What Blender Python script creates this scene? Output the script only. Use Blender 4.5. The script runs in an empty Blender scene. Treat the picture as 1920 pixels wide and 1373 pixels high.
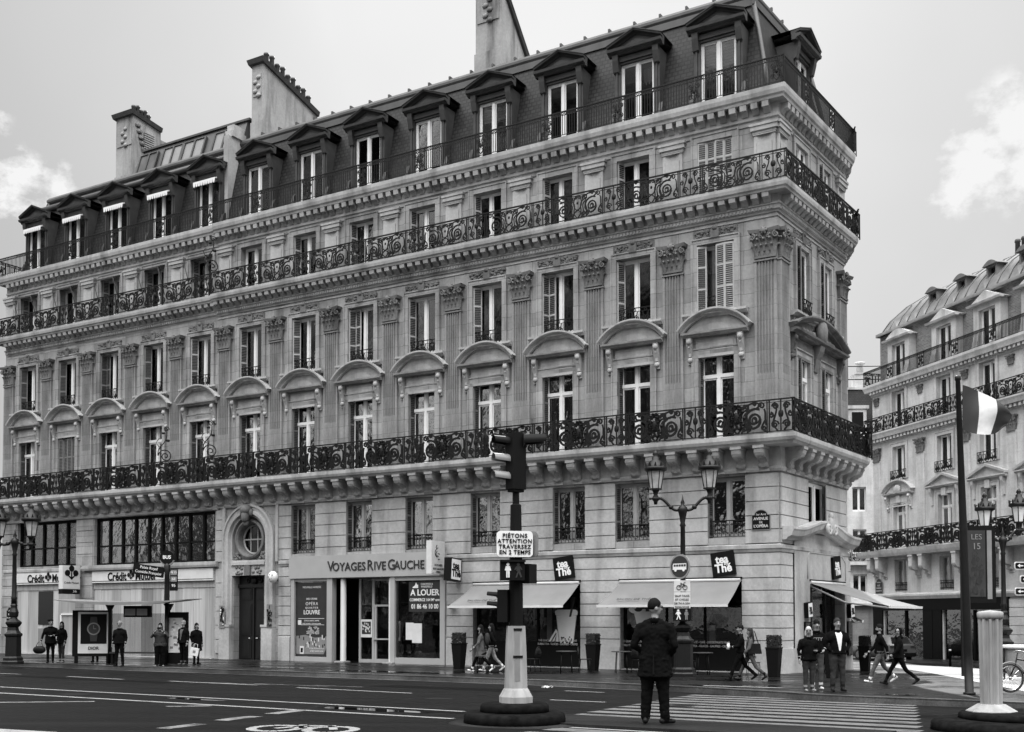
import bpy, bmesh, math, random
from mathutils import Matrix, Vector, kdtree
rnd = random.Random(7)
R = math.radians
PI = math.pi
scene = bpy.context.scene
COL = scene.collection

# ------------------------------------------------------------------ camera, sky, sun, exposure
camd = bpy.data.cameras.new("camera")
cam = bpy.data.objects.new("camera", camd)
COL.objects.link(cam)
cam.location = (0, 0, 1.6)
cam.rotation_euler = (R(92), 0, 0)
camd.sensor_width = 36
camd.lens = 36 * 2100 / 1920
camd.shift_y = (1157 - 2100 * math.tan(R(2)) - 686.5) / 1920
camd.clip_start = 0.1
camd.clip_end = 2000
scene.camera = cam

SUN_AZ, SUN_EL = R(10.0), R(38)
sd = Vector((math.sin(SUN_AZ) * math.cos(SUN_EL), math.cos(SUN_AZ) * math.cos(SUN_EL), math.sin(SUN_EL)))
sl = bpy.data.lights.new("sun", 'SUN')
sl.energy = 4.2
sl.angle = R(0.5)
sl.color = (1, 1, 1)
so = bpy.data.objects.new("sun", sl)
so.rotation_euler = (-sd).to_track_quat('-Z', 'Y').to_euler()
so.location = (30, 60, 80)
COL.objects.link(so)

world = bpy.data.worlds.new("World")
scene.world = world
world.use_nodes = True
wt = world.node_tree
wt.nodes.clear()


class NT:
    """small helper for building node trees"""
    def __init__(s, tree): s.t = tree; s.n = tree.nodes; s.l = tree.links
    def new(s, kind, **kw):
        nd = s.n.new(kind)
        for k, v in kw.items(): setattr(nd, k, v)
        return nd
    def put(s, sock, v):
        if hasattr(v, 'is_linked') or isinstance(v, bpy.types.NodeSocket): s.l.new(v, sock)
        else: sock.default_value = v
    def math(s, op, a, b=0.0, c=None, clamp=False):
        nd = s.n.new('ShaderNodeMath'); nd.operation = op; nd.use_clamp = clamp
        s.put(nd.inputs[0], a); s.put(nd.inputs[1], b)
        if c is not None: s.put(nd.inputs[2], c)
        return nd.outputs[0]
    def mapr(s, v, a, b, c, d):
        nd = s.n.new('ShaderNodeMapRange'); s.put(nd.inputs[0], v)
        for i, x in enumerate((a, b, c, d)): nd.inputs[i + 1].default_value = x
        return nd.outputs[0]
    def noise(s, vec, scale, detail=4, rough=0.55, sc=None):
        if sc is not None:
            m = s.n.new('ShaderNodeMapping'); s.l.new(vec, m.inputs['Vector']); m.inputs['Scale'].default_value = sc; vec = m.outputs[0]
        nd = s.n.new('ShaderNodeTexNoise'); s.l.new(vec, nd.inputs['Vector'])
        nd.inputs['Scale'].default_value = scale; nd.inputs['Detail'].default_value = detail; nd.inputs['Roughness'].default_value = rough
        return nd.outputs['Fac']
    def vmath(s, op, a, b):
        nd = s.n.new('ShaderNodeVectorMath'); nd.operation = op; s.put(nd.inputs[0], a); s.put(nd.inputs[1], b)
        return nd


w = NT(wt)
sky = w.new('ShaderNodeTexSky', sky_type='NISHITA', sun_disc=False, sun_elevation=SUN_EL, sun_rotation=SUN_AZ, altitude=50, air_density=1.0, dust_density=3.0, ozone_density=1.0)
bw = w.new('ShaderNodeRGBToBW')
w.l.new(sky.outputs[0], bw.inputs[0])
tc = w.new('ShaderNodeTexCoord')
dirv = tc.outputs['Generated']
flat = w.mapr(bw.outputs[0], 0, 14, 4.9, 8.6)          # thin bright overcast evens out the blue gradient
sy = w.new('ShaderNodeSeparateXYZ'); w.l.new(dirv, sy.inputs[0])
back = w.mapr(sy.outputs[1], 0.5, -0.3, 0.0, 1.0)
bfac = w.mapr(sy.outputs[2], 0.42, 0.92, 0.0, 1.0)      # unseen sky behind the camera, boosted overhead to light the shaded fronts
low_patches = w.mapr(w.noise(dirv, 7, 7, 0.7, (1, 1, .8)), 0.46, 0.57, 0.06, 2.3)  # uneven low band added for window reflections, in place of houses and trees
bfac = w.math('ADD', w.math('MULTIPLY', bfac, 19.0), w.math('MULTIPLY', w.math('SUBTRACT', 1.0, bfac), low_patches))
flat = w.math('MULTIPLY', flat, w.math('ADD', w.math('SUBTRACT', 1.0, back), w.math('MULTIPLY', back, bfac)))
cl = None
for (az, el, rad, sc) in ((-24.2, 19.6, 0.036, 1.0), (-26.0, 22.2, 0.03, 1), (-22.3, 19.8, 0.024, 1), (22.9, 20.8, 0.045, 1.0), (24.6, 22.2, 0.045, 1), (21.8, 19.6, 0.025, 1), (25.2, 20, .04, 1)):
    a, e = R(az), R(el)
    d = Vector((math.sin(a) * math.cos(e), math.cos(a) * math.cos(e), math.sin(e)))
    ln = w.vmath('LENGTH', w.vmath('SUBTRACT', dirv, d).outputs[0], (0, 0, 0)).outputs['Value']
    m = w.math('SUBTRACT', 1.0, w.math('DIVIDE', ln, rad), clamp=True)
    cl = m if cl is None else w.math('MAXIMUM', cl, m)
nz = w.noise(dirv, 34, 8, 0.62, (1, 1, 1.5))
nz2 = w.noise(dirv, 5, 3, 0.5)
cf = w.mapr(w.math('ADD', w.math('MULTIPLY', cl, .9), w.math('MULTIPLY', nz, 2.6)), 1.5, 2.0, 0, 1)
cf = w.math('MULTIPLY', cf, w.mapr(cl, 0.0, 0.3, 0, 1))
ga, ge = R(-3), R(35)                                      # brightest veil of thin cloud above the roofs
glow = w.vmath('DOT_PRODUCT', w.vmath('NORMALIZE', dirv, (0, 0, 0)).outputs[0], (math.sin(ga) * math.cos(ge), math.cos(ga) * math.cos(ge), math.sin(ge))).outputs['Value']
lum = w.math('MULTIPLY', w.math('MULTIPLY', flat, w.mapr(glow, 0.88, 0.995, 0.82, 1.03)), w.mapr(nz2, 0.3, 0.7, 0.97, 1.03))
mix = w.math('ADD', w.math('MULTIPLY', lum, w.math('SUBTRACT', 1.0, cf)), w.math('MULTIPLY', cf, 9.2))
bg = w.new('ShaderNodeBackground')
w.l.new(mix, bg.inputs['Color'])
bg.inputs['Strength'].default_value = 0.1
wo = w.new('ShaderNodeOutputWorld')
w.l.new(bg.outputs[0], wo.inputs[0])

scene.view_settings.view_transform = 'Standard'
scene.view_settings.look = 'None'
scene.view_settings.exposure = 0.0
scene.view_settings.gamma = 1.0
scene.render.engine = 'CYCLES'
scene.cycles.max_bounces = 6
scene.cycles.diffuse_bounces = 2
scene.cycles.glossy_bounces = 3
scene.cycles.transparent_max_bounces = 8
scene.cycles.use_denoising = True

# ------------------------------------------------------------------ materials (all greys: the photograph is black and white)
MAT = {}


def base_mat(name):
    m = bpy.data.materials.new(name); m.use_nodes = True
    t = NT(m.node_tree)
    b = m.node_tree.nodes['Principled BSDF']
    MAT[name] = m
    return m, t, b


def setv(t, b, v):
    cmb = t.new('ShaderNodeCombineColor')
    for i in range(3): t.put(cmb.inputs[i], v)
    t.l.new(cmb.outputs[0], b.inputs['Base Color'])


def bump(t, b, h, strength, dist=0.02):
    bp = t.new('ShaderNodeBump'); bp.inputs['Strength'].default_value = strength; bp.inputs['Distance'].default_value = dist
    t.l.new(h, bp.inputs['Height']); t.l.new(bp.outputs[0], b.inputs['Normal'])


def coords(t, rand=False):
    c = t.new('ShaderNodeTexCoord').outputs['Object']
    if rand:
        oi = t.new('ShaderNodeObjectInfo')
        ad = t.vmath('ADD', c, (0, 0, 0)); t.l.new(t.math('MULTIPLY', oi.outputs['Random'], 37.0), ad.inputs[1]); c = ad.outputs[0]
    return c


def stone(name, c, brick=None, streak=0.5, rough=0.85, fine=0.25, rand=False, bstr=0.35):
    m, t, b = base_mat(name)
    v = coords(t, rand)
    n1 = t.noise(v, 0.55, 6, 0.6)
    n2 = t.noise(v, 0.9, 4, 0.55, (1.5, 1.5, 0.22))
    n3 = t.noise(v, 9.0, 6, 0.65)
    f = t.math('MULTIPLY', t.mapr(n1, 0.3, 0.7, 0.76, 1.18), t.mapr(n2, 0.26, 0.52, 1 - streak * 1.5, 1.05))
    f = t.math('MULTIPLY', f, t.mapr(n3, 0.25, 0.75, 1 - fine * .6, 1 + fine * .6))
    h = n3
    if brick:
        sx = t.new('ShaderNodeSeparateXYZ'); t.l.new(v, sx.inputs[0])
        cx = t.new('ShaderNodeCombineXYZ'); t.l.new(sx.outputs[0], cx.inputs[0]); t.l.new(sx.outputs[2], cx.inputs[1])
        br = t.new('ShaderNodeTexBrick'); t.l.new(cx.outputs[0], br.inputs['Vector'])
        br.inputs['Scale'].default_value = 1.0
        br.inputs['Brick Width'].default_value = brick[0]; br.inputs['Row Height'].default_value = brick[1]
        br.inputs['Mortar Size'].default_value = brick[2]; br.inputs['Mortar Smooth'].default_value = 0.3
        br.inputs['Color1'].default_value = (1, 1, 1, 1); br.inputs['Color2'].default_value = (brick[3],) * 3 + (1,); br.inputs['Mortar'].default_value = (brick[4],) * 3 + (1,)
        bb = t.new('ShaderNodeRGBToBW'); t.l.new(br.outputs[0], bb.inputs[0])
        f = t.math('MULTIPLY', f, bb.outputs[0])
    setv(t, b, t.math('MULTIPLY', f, c))
    b.inputs['Roughness'].default_value = rough
    b.inputs['Specular IOR Level'].default_value = 0.3
    bump(t, b, h, bstr, 0.015)
    return m


def plain(name, c, rough=0.5, var=0.15, scale=6.0, metal=0.0, spec=0.5, bstr=0.0, rand=False, sc=None, rvar=0.0):
    m, t, b = base_mat(name)
    v = coords(t, rand)
    n = t.noise(v, scale, 4, 0.6, sc)
    setv(t, b, t.math('MULTIPLY', t.mapr(n, 0.3, 0.7, 1 - var, 1 + var), c))
    b.inputs['Roughness'].default_value = rough
    if rvar: t.l.new(t.mapr(t.noise(v, scale * 0.37, 3), 0.35, 0.65, max(0.02, rough - rvar), min(1, rough + rvar)), b.inputs['Roughness'])
    b.inputs['Metallic'].default_value = metal
    b.inputs['Specular IOR Level'].default_value = spec
    if bstr: bump(t, b, n, bstr, 0.01)
    return m


def glass(name, wav=0.12, tint=0.75, boost=1.0, scale=1.3):
    m, t, b = base_mat(name)
    t.n.remove(b)
    v = coords(t, True)
    tr = t.new('ShaderNodeBsdfTransparent'); tr.inputs[0].default_value = (tint,) * 3 + (1,)
    gl = t.new('ShaderNodeBsdfGlossy'); gl.inputs['Roughness'].default_value = 0.015; gl.inputs[0].default_value = (1, 1, 1, 1)
    n = t.noise(v, scale, 3, 0.5)
    bp = t.new('ShaderNodeBump'); bp.inputs['Strength'].default_value = wav; bp.inputs['Distance'].default_value = 0.1
    t.l.new(n, bp.inputs['Height']); t.l.new(bp.outputs[0], gl.inputs['Normal'])
    fr = t.new('ShaderNodeFresnel'); fr.inputs[0].default_value = 1.5
    mx = t.new('ShaderNodeMixShader'); t.l.new(t.math('MULTIPLY', fr.outputs[0], boost, clamp=True), mx.inputs[0])
    t.l.new(tr.outputs[0], mx.inputs[1]); t.l.new(gl.outputs[0], mx.inputs[2])
    t.l.new(mx.outputs[0], m.node_tree.nodes['Material Output'].inputs[0])
    return m


stone('stone', 0.36, (1.25, 0.52, 0.011, 0.74, 0.45), 0.40)
stone('stone_plain', 0.39, None, 0.36)
stone('stone_pale', 0.43, None, 0.25)
stone('stone_weathered', 0.29, (1.25, 0.52, 0.008, 0.85, 0.6), 0.36)
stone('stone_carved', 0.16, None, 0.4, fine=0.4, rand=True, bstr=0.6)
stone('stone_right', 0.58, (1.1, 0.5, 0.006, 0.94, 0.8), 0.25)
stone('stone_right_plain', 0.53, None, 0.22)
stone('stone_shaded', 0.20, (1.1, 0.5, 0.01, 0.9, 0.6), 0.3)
stone('render_chimney', 0.34, None, 0.62)
stone('slate', 0.028, (0.24, 0.17, 0.028, 0.5, 0.15), 0.3, rough=0.6, bstr=0.5)
stone('brick_pale', 0.22, (0.25, 0.09, 0.012, 0.6, 1.2), 0.2)
plain('zinc', 0.07, 0.5, 0.25, 1.5, sc=(1, 1, .3))
plain('zinc_pale', 0.17, 0.85, 0.25, 1.2, spec=.1)
plain('dormer_wood', 0.038, 0.6, 0.3, 3.0, bstr=.2, rand=True)
plain('iron', 0.006, 0.5, 0.3, 8, spec=.25)
plain('iron_grey', 0.016, 0.5, 0.3, 8, spec=.3)
plain('iron_green', 0.006, 0.45, 0.3, 6, spec=.35)
plain('white_paint', 0.80, 0.45, 0.06, 4, rand=True)
plain('grey_paint', 0.34, 0.5, 0.12, 3, rand=True)
plain('shutter', 0.40, 0.6, 0.15, 3, rand=True)
plain('shutter_dark', 0.16, 0.6, 0.2, 3, rand=True)
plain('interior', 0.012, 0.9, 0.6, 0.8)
plain('curtain', 0.46, 0.9, 0.25, 5.0, sc=(3, 3, .15), rand=True)
plain('blind', 0.62, 0.7, 0.1, 2)
glass('glass', 0.03, 0.72, 1.0)
glass('glass_wavy', 0.22, 0.55, 4.5, 1.3)
glass('glass_shop', 0.05, 0.75, 0.9)
plain('door_wood', 0.006, 0.45, 0.4, 3.0, sc=(3, 3, .4), bstr=.2)
plain('black', 0.004, 0.6, 0.2, spec=0.15)
plain('black_gloss', 0.010, 0.22, 0.2)
plain('off_white', 0.62, 0.55, 0.08, 3)
plain('white', 0.80, 0.5, 0.05, 3)
plain('cream', 0.36, 0.5, 0.07, 1.2)
plain('grey_mid', 0.20, 0.5, 0.12, 3)
plain('room_grey', 0.10, 0.9, 0.3, 1.0)
plain('grey_dark', 0.024, 0.5, 0.2, 3)
plain('awning', 0.18, 0.8, 0.12, 1.0, bstr=.1)
plain('wood_light', 0.46, 0.5, 0.2, 2.0, sc=(4, 4, .15))
plain('wood_mid', 0.34, 0.5, 0.25, 2.0, sc=(4, 4, .15))
plain('wood_grey', 0.22, 0.5, 0.25, 2.0, sc=(4, 4, .15))
plain('lamp_glass', 0.45, 0.25, 0.25, 5)
plain('chrome', 0.5, 0.25, 0.1, metal=1.0)
plain('leaf', 0.004, 0.6, 0.5, 12)
plain('soil', 0.02, 0.9, 0.4)
plain('skin', 0.24, 0.5, 0.08, 8)
plain('skin_dark', 0.2, 0.5, 0.1, 8)
plain('hair_dark', 0.007, 0.7, 0.4, 60, spec=.08)
plain('hair_grey', 0.2, 0.7, 0.4, 60, spec=.08)
plain('hair_pale', 0.42, 0.7, 0.3, 60, spec=.08)
plain('hair_brown', 0.03, 0.7, 0.4, 60, spec=.08)
plain('cloth_black', 0.003, 0.9, 0.4, 6, spec=.08)
plain('cloth_dark', 0.008, 0.9, 0.35, 6, spec=.1)
plain('cloth_charcoal', 0.03, 0.9, 0.3, 6, spec=.2)
plain('cloth_grey', 0.08, 0.9, 0.2, 6, spec=.2)
plain('cloth_light', 0.24, 0.9, 0.15, 6, spec=.2)
plain('cloth_white', 0.68, 0.8, 0.1, 6, spec=.2)
plain('leather', 0.008, 0.5, 0.3, 6, spec=.15)
plain('concrete_column', 0.30, 0.8, 0.3, 2.2, sc=(2, 2, .5), bstr=.25)
plain('concrete_dark', 0.008, 0.9, 0.6, 7.0, spec=.05, bstr=.8)
plain('car_paint', 0.10, 0.25, 0.05)
plain('car_glass', 0.012, 0.08, 0.05)
plain('tyre', 0.012, 0.8, 0.3)


def ground_mat(name, c, r0, r1, pb=0.35, wet=0.5, fine=60):
    m, t, b = base_mat(name)
    v = coords(t)
    big = t.noise(v, 0.22, 5, 0.6)
    mid = t.noise(v, 1.7, 5, 0.65)
    sm = t.noise(v, fine, 3, 0.6)
    f = t.math('MULTIPLY', t.mapr(big, 0.3, 0.7, 0.72, 1.25), t.mapr(sm, 0.25, 0.75, 0.6, 1.4))
    f = t.math('MULTIPLY', f, t.mapr(mid, 0.3, 0.7, 0.8, 1.25))
    mp = t.new('ShaderNodeMapping'); t.l.new(v, mp.inputs['Vector']); mp.inputs['Rotation'].default_value = (0, 0, R(30.76)); mp.inputs['Scale'].default_value = (.06, 1.1, 1)
    trk = t.noise(mp.outputs[0], 1.0, 4, 0.6)
    f = t.math('MULTIPLY', f, t.mapr(trk, 0.35, 0.65, 0.62, 1.4))
    setv(t, b, t.math('MULTIPLY', f, c))
    t.l.new(t.mapr(t.math('ADD', t.math('MULTIPLY', big, 0.35), t.math('ADD', t.math('MULTIPLY', mid, 0.3), t.math('MULTIPLY', trk, 0.35))), 0.40, 0.60, r0, r1), b.inputs['Roughness'])
    b.inputs['Specular IOR Level'].default_value = wet
    bump(t, b, sm, pb, 0.004)
    return m


ground_mat('asphalt', 0.007, 0.42, 0.85, 0.6, 0.07)
ground_mat('asphalt_patch', 0.004, 0.5, 0.7, 0.6, 0.04)
plain('crack', 0.002, 0.9, 0.2, spec=.05)
ground_mat('pavement_wet', 0.009, 0.08, 0.6, 0.2, 0.16, 40)
ground_mat('pavement_sunlit', 0.24, 0.5, 0.8, 0.3, 0.3, 20)
ground_mat('kerb_granite', 0.075, 0.45, 0.75, 0.3, 0.1, 30)
ground_mat('refuge', 0.02, 0.5, 0.8, 0.3, 0.06, 30)


def paint_mat(name, c, worn):
    m, t, b = base_mat(name)
    v = coords(t)
    n = t.noise(v, 2.2, 6, 0.7); n2 = t.noise(v, 30, 3, 0.6)
    k = t.mapr(t.math('ADD', t.math('MULTIPLY', n, 0.7), t.math('MULTIPLY', n2, 0.3)), worn, worn + 0.13, 0, 1)
    setv(t, b, t.math('ADD', 0.012, t.math('MULTIPLY', k, c)))
    b.inputs['Roughness'].default_value = 0.6
    return m


paint_mat('road_paint', 0.26, 0.32)
paint_mat('zebra_paint', 0.12, 0.36)
paint_mat('road_paint_worn', 0.17, 0.40)
m_, t_, b_ = base_mat('puddle')
b_.inputs['Base Color'].default_value = (.01, .01, .01, 1); b_.inputs['Roughness'].default_value = 0.03
b_.inputs['Specular IOR Level'].default_value = 0.7

# ------------------------------------------------------------------ mesh builder
WM = {}


class MB:
    def __init__(s): s.v = []; s.f = []; s.m = []; s.sm = []; s.T = None; s.mi = 0
    def vert(s, p):
        p = Vector(p)
        if s.T is not None: p = s.T @ p
        s.v.append(p); return len(s.v) - 1
    def face(s, idx, m=None, sm=False):
        s.f.append(list(idx)); s.m.append(s.mi if m is None else m); s.sm.append(sm)
    def poly(s, pts, m=None): s.face([s.vert(p) for p in pts], m)
    def box(s, x0, x1, y0, y1, z0, z1, m=None):
        a = [s.vert(p) for p in ((x0, y0, z0), (x1, y0, z0), (x1, y1, z0), (x0, y1, z0), (x0, y0, z1), (x1, y0, z1), (x1, y1, z1), (x0, y1, z1))]
        for q in ((0, 3, 2, 1), (4, 5, 6, 7), (0, 1, 5, 4), (1, 2, 6, 5), (2, 3, 7, 6), (3, 0, 4, 7)): s.face([a[i] for i in q], m)
    def loft(s, rings, m=None, cap=True, sm=False, closed=True):
        ids = [[s.vert(p) for p in r] for r in rings]
        n = len(ids[0])
        for a, b in zip(ids, ids[1:]):
            for i in range(n if closed else n - 1):
                j = (i + 1) % n; s.face((a[i], a[j], b[j], b[i]), m, sm)
        if cap: s.face(ids[0][::-1], m); s.face(ids[-1], m)
    def prism(s, poly, axis, a0, a1, m=None):
        f = {'x': lambda p, a: (a, p[0], p[1]), 'y': lambda p, a: (p[0], a, p[1]), 'z': lambda p, a: (p[0], p[1], a)}[axis]
        s.loft([[f(p, a0) for p in poly], [f(p, a1) for p in poly]], m)
    def tube(s, pts, r, n=6, m=None, closed=False, sm=True, cap=True):
        pts = [Vector(p) for p in pts]; N = len(pts); rings = []; up = None
        for i, p in enumerate(pts):
            if closed: d = pts[(i + 1) % N] - pts[i - 1]
            else: d = pts[min(i + 1, N - 1)] - pts[max(i - 1, 0)]
            if d.length < 1e-9: d = Vector((0, 0, 1))
            d.normalize()
            if up is None:
                up = Vector((0, 1, 0)) if abs(d.y) < 0.9 else Vector((1, 0, 0))
            u = (up - d * up.dot(d))
            if u.length < 1e-4: u = d.orthogonal()
            u.normalize(); up = u; w_ = d.cross(u)
            rr = r[i] if isinstance(r, (list, tuple)) else r
            rings.append([p + (u * math.cos(2 * PI * (k + .5) / n) + w_ * math.sin(2 * PI * (k + .5) / n)) * rr for k in range(n)])
        if closed: rings.append(rings[0]); s.loft(rings, m, False, sm)
        else: s.loft(rings, m, cap, sm)
    def lathe(s, prof, n=12, c=(0, 0, 0), m=None, sm=True, sq=1.0):
        rings = []
        for r, z in prof:
            rings.append([(c[0] + r * math.cos(2 * PI * k / n), c[1] + r * sq * math.sin(2 * PI * k / n), c[2] + z) for k in range(n)])
        s.loft(rings, m, True, sm)
    def ball(s, c, r, nu=8, nv=5, m=None, sm=True):
        rx, ry, rz = r if isinstance(r, (tuple, list)) else (r, r, r)
        rings = []
        for j in range(1, nv):
            a = -PI / 2 + PI * j / nv
            rings.append([(c[0] + rx * math.cos(a) * math.cos(2 * PI * k / nu), c[1] + ry * math.cos(a) * math.sin(2 * PI * k / nu), c[2] + rz * math.sin(a)) for k in range(nu)])
        s.loft(rings, m, True, sm)
    def caps(s, a, b, ra, rb, n=8, m=None, sy=1.0):
        """tapered capsule from a to b"""
        a = Vector(a); b = Vector(b); d = b - a; L = d.length
        if L < 1e-6: d = Vector((0, 0, 1))
        d.normalize()
        u = Vector((1, 0, 0)) - d * d.x
        if u.length < 0.2: u = Vector((0, 1, 0)) - d * d.y
        u.normalize(); w_ = d.cross(u); rings = []
        for (t, k) in ((-.95, .3), (-.7, .71), (0, 1)): rings.append((a + d * ra * t, ra * k))
        for (t, k) in ((0, 1), (.7, .71), (.95, .3)): rings.append((b + d * rb * t, rb * k))
        out = []
        for p, r in rings:
            ring = []
            for k in range(n):
                q = u * math.cos(2 * PI * k / n) * r + w_ * math.sin(2 * PI * k / n) * r
                q.y *= sy
                ring.append(p + q)
            out.append(ring)
        s.loft(out, m, True, True)
    def mesh(s, name, mats):
        me = bpy.data.meshes.new(name)
        me.from_pydata([tuple(v) for v in s.v], [], s.f)
        for k in mats: me.materials.append(MAT[k])
        me.polygons.foreach_set('material_index', s.m)
        me.polygons.foreach_set('use_smooth', s.sm)
        me.update()
        return me


def link(name, data, parent=None, W=None):
    o = bpy.data.objects.new(name, data); COL.objects.link(o)
    W = Matrix(W) if W is not None else (WM[parent.name].copy() if parent else Matrix())
    if parent:
        o.parent = parent; o.matrix_local = WM[parent.name].inverted() @ W
    else: o.matrix_local = W
    WM[o.name] = W
    return o


def obj(name, mb, mats, parent=None, W=None):
    if isinstance(mats, str): mats = [mats]
    return link(name, mb.mesh(name, mats), parent, W)


def tag(o, label=None, cat=None, group=None, kind=None):
    if label: o['label'] = label
    if cat: o['category'] = cat
    if group: o['group'] = group
    if kind: o['kind'] = kind
    return o


def thing(name, label, cat, W=None, group=None):
    return tag(link(name, None, None, W), label, cat, group)


def dup(root, W, parent=None, label=None, mats=None):
    """copy of a thing or part with copies of all its parts"""
    def rec(o, par, W_):
        c = o.copy(); COL.objects.link(c)
        if par: c.parent = par
        WM[c.name] = W_
        for ch in o.children: rec(ch, c, W_ @ (WM[o.name].inverted() @ WM[ch.name]))
        return c
    c = rec(root, parent, W)
    c.matrix_local = (WM[parent.name].inverted() @ W) if parent else W
    if label: c['label'] = label
    return c


def TR(x, y, z=0.0, rz=0.0): return Matrix.Translation((x, y, z)) @ Matrix.Rotation(rz, 4, 'Z')


def struct(name, mb, mats, W=None): return tag(obj(name, mb, mats, None, W), kind='structure')


def text_mesh(txt, size, depth=0.006, align='CENTER', sx=1.0, bold=0.0, sp=1.0):
    cu = bpy.data.curves.new('t', 'FONT')
    cu.body = txt; cu.size = size; cu.extrude = depth; cu.align_x = align; cu.align_y = 'CENTER'; cu.offset = bold; cu.resolution_u = 3; cu.space_character = sp
    o = bpy.data.objects.new('t', cu)
    me = bpy.data.meshes.new_from_object(o)
    bpy.data.objects.remove(o); bpy.data.curves.remove(cu)
    if sx != 1.0: me.transform(Matrix.Diagonal((sx, 1, 1, 1)))
    return me


def lettering(lines, parent, W, mat, name='lettering'):
    """lines: (text, size, x, y[, sx, bold, align, spacing]); W maps text plane XY to the world; one mesh"""
    bm = bmesh.new()
    for L in lines:
        txt, size, x, y = L[:4]; sx = L[4] if len(L) > 4 else 1.0; bold = L[5] if len(L) > 5 else 0.0; al = L[6] if len(L) > 6 else 'CENTER'; sp = L[7] if len(L) > 7 else 1.0
        me = text_mesh(txt, size, 0.004, al, sx, bold, sp)
        me.transform(Matrix.Translation((x, y, 0)))
        bm.from_mesh(me); bpy.data.meshes.remove(me)
    me = bpy.data.meshes.new(name); bm.to_mesh(me); bm.free()
    me.materials.clear(); me.materials.append(MAT[mat])
    return link(name, me, parent, W)


# facade-local (x = viewer's left, y = outward, z = up)  ->  text plane (x right, y up, z out)
FT = Matrix(((-1, 0, 0, 0), (0, 0, 1, 0), (0, 1, 0, 0), (0, 0, 0, 1)))

# ------------------------------------------------------------------ frames of the place
def frame(ox, oy, dx, dy):
    d = Vector((dx, dy)).normalized()
    return Matrix(((d.x, -d.y, 0, ox), (d.y, d.x, 0, oy), (0, 0, 1, 0), (0, 0, 0, 1)))


D1 = Vector((-math.cos(R(30.76)), math.sin(R(30.76))))
N1 = Vector((-D1.y, D1.x))
D2 = Vector((math.cos(R(54.76)), math.sin(R(54.76))))
CX, CY = 9.35, 39.0
SS = 0.9933                                                          # bay scale along the avenue
W2 = 6.98
EX, EY = CX + D2.x * W2, CY + D2.y * W2
F1 = frame(CX, CY, D1.x, D1.y) @ Matrix.Diagonal((SS, 1, 1, 1))
F2 = frame(EX, EY, -D2.x, -D2.y)
E3 = Vector((0.1, 1)).normalized()
F3 = frame(EX + E3.x * 12, EY + E3.y * 12, -E3.x, -E3.y)

TB = [(-60, 0), (13, 0), (27, -.36), (38.8, -.53), (75, -1.15), (220, -3.4)]


def prof(t):
    for (a, za), (b, zb) in zip(TB, TB[1:]):
        if t <= b: return za + (zb - za) * (t - a) / (b - a)
    return TB[-1][1]


def gz(x, y): return prof(-(N1.x * x + N1.y * y))


def gw(a, t): return (D1.x * a - N1.x * t, D1.y * a - N1.y * t)     # along-facade / towards-facade coordinates


def ground_poly(name, pts, mats, lift=0.0, skirt=0.0, kind='structure', skirt_m=0):
    """a sheet that follows the ground profile; optional vertical skirt down (kerb)"""
    bm = bmesh.new()
    for pl in (pts if isinstance(pts[0], list) else [pts]):
        bm.faces.new([bm.verts.new((p[0], p[1], 0)) for p in pl])
    for tb, _ in TB:
        bmesh.ops.bisect_plane(bm, geom=bm.verts[:] + bm.edges[:] + bm.faces[:], plane_co=(-N1.x * tb, -N1.y * tb, 0), plane_no=(N1.x, N1.y, 0))
    for v in bm.verts: v.co.z = gz(v.co.x, v.co.y) + lift
    for f in bm.faces:
        f.normal_update()
        if f.normal.z < 0: f.normal_flip()
    if skirt:
        be = [e for e in bm.edges if len(e.link_faces) == 1]
        r = bmesh.ops.extrude_edge_only(bm, edges=be)
        for g in r['geom']:
            if isinstance(g, bmesh.types.BMVert): g.co.z -= skirt
            elif isinstance(g, bmesh.types.BMFace): g.material_index = skirt_m
    me = bpy.data.meshes.new(name); bm.to_mesh(me); bm.free()
    for k in ([mats] if isinstance(mats, str) else mats): me.materials.append(MAT[k])
    o = link(name, me)
    if kind: o['kind'] = kind
    return o


# ------------------------------------------------------------------ ground
ground_poly('road', [gw(-260, -60), gw(260, -60), gw(260, 219), gw(-260, 219)], ['asphalt'])
KERB = [(-60.4, 71.4), (-15.2, 42.2), (-4.5, 35.9), (0.6, 32.7), (3.6, 30.1)]
RAMP = [(4.9, 28.9), (6.0, 27.4)]
KERB2 = [(6.5, 26.6), (7.0, 25.7), (7.7, 25.1), (10.4, 23.35), (15, 20.6), (19.5, 17.9), (22.5, 17.6), (23.6, 20.5), (20.9, 43.5), (18.5, 54), (12, 84)]
pav = KERB + RAMP + KERB2 + [(-45, 120)]
ground_poly('pavement', pav, ['pavement_wet', 'kerb_granite'], 0.15, 0.3, skirt_m=1)
# kerb stones: a paler granite strip that follows the edge


def strip(pts, wd):
    out = []
    for i, p in enumerate(pts):
        a = Vector(pts[max(i - 1, 0)]); b = Vector(pts[min(i + 1, len(pts) - 1)]); d = (b - a).normalized(); n = Vector((-d.y, d.x))
        out.append(Vector(p) + n * wd)
    return list(pts) + [tuple(q) for q in out[::-1]]


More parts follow.
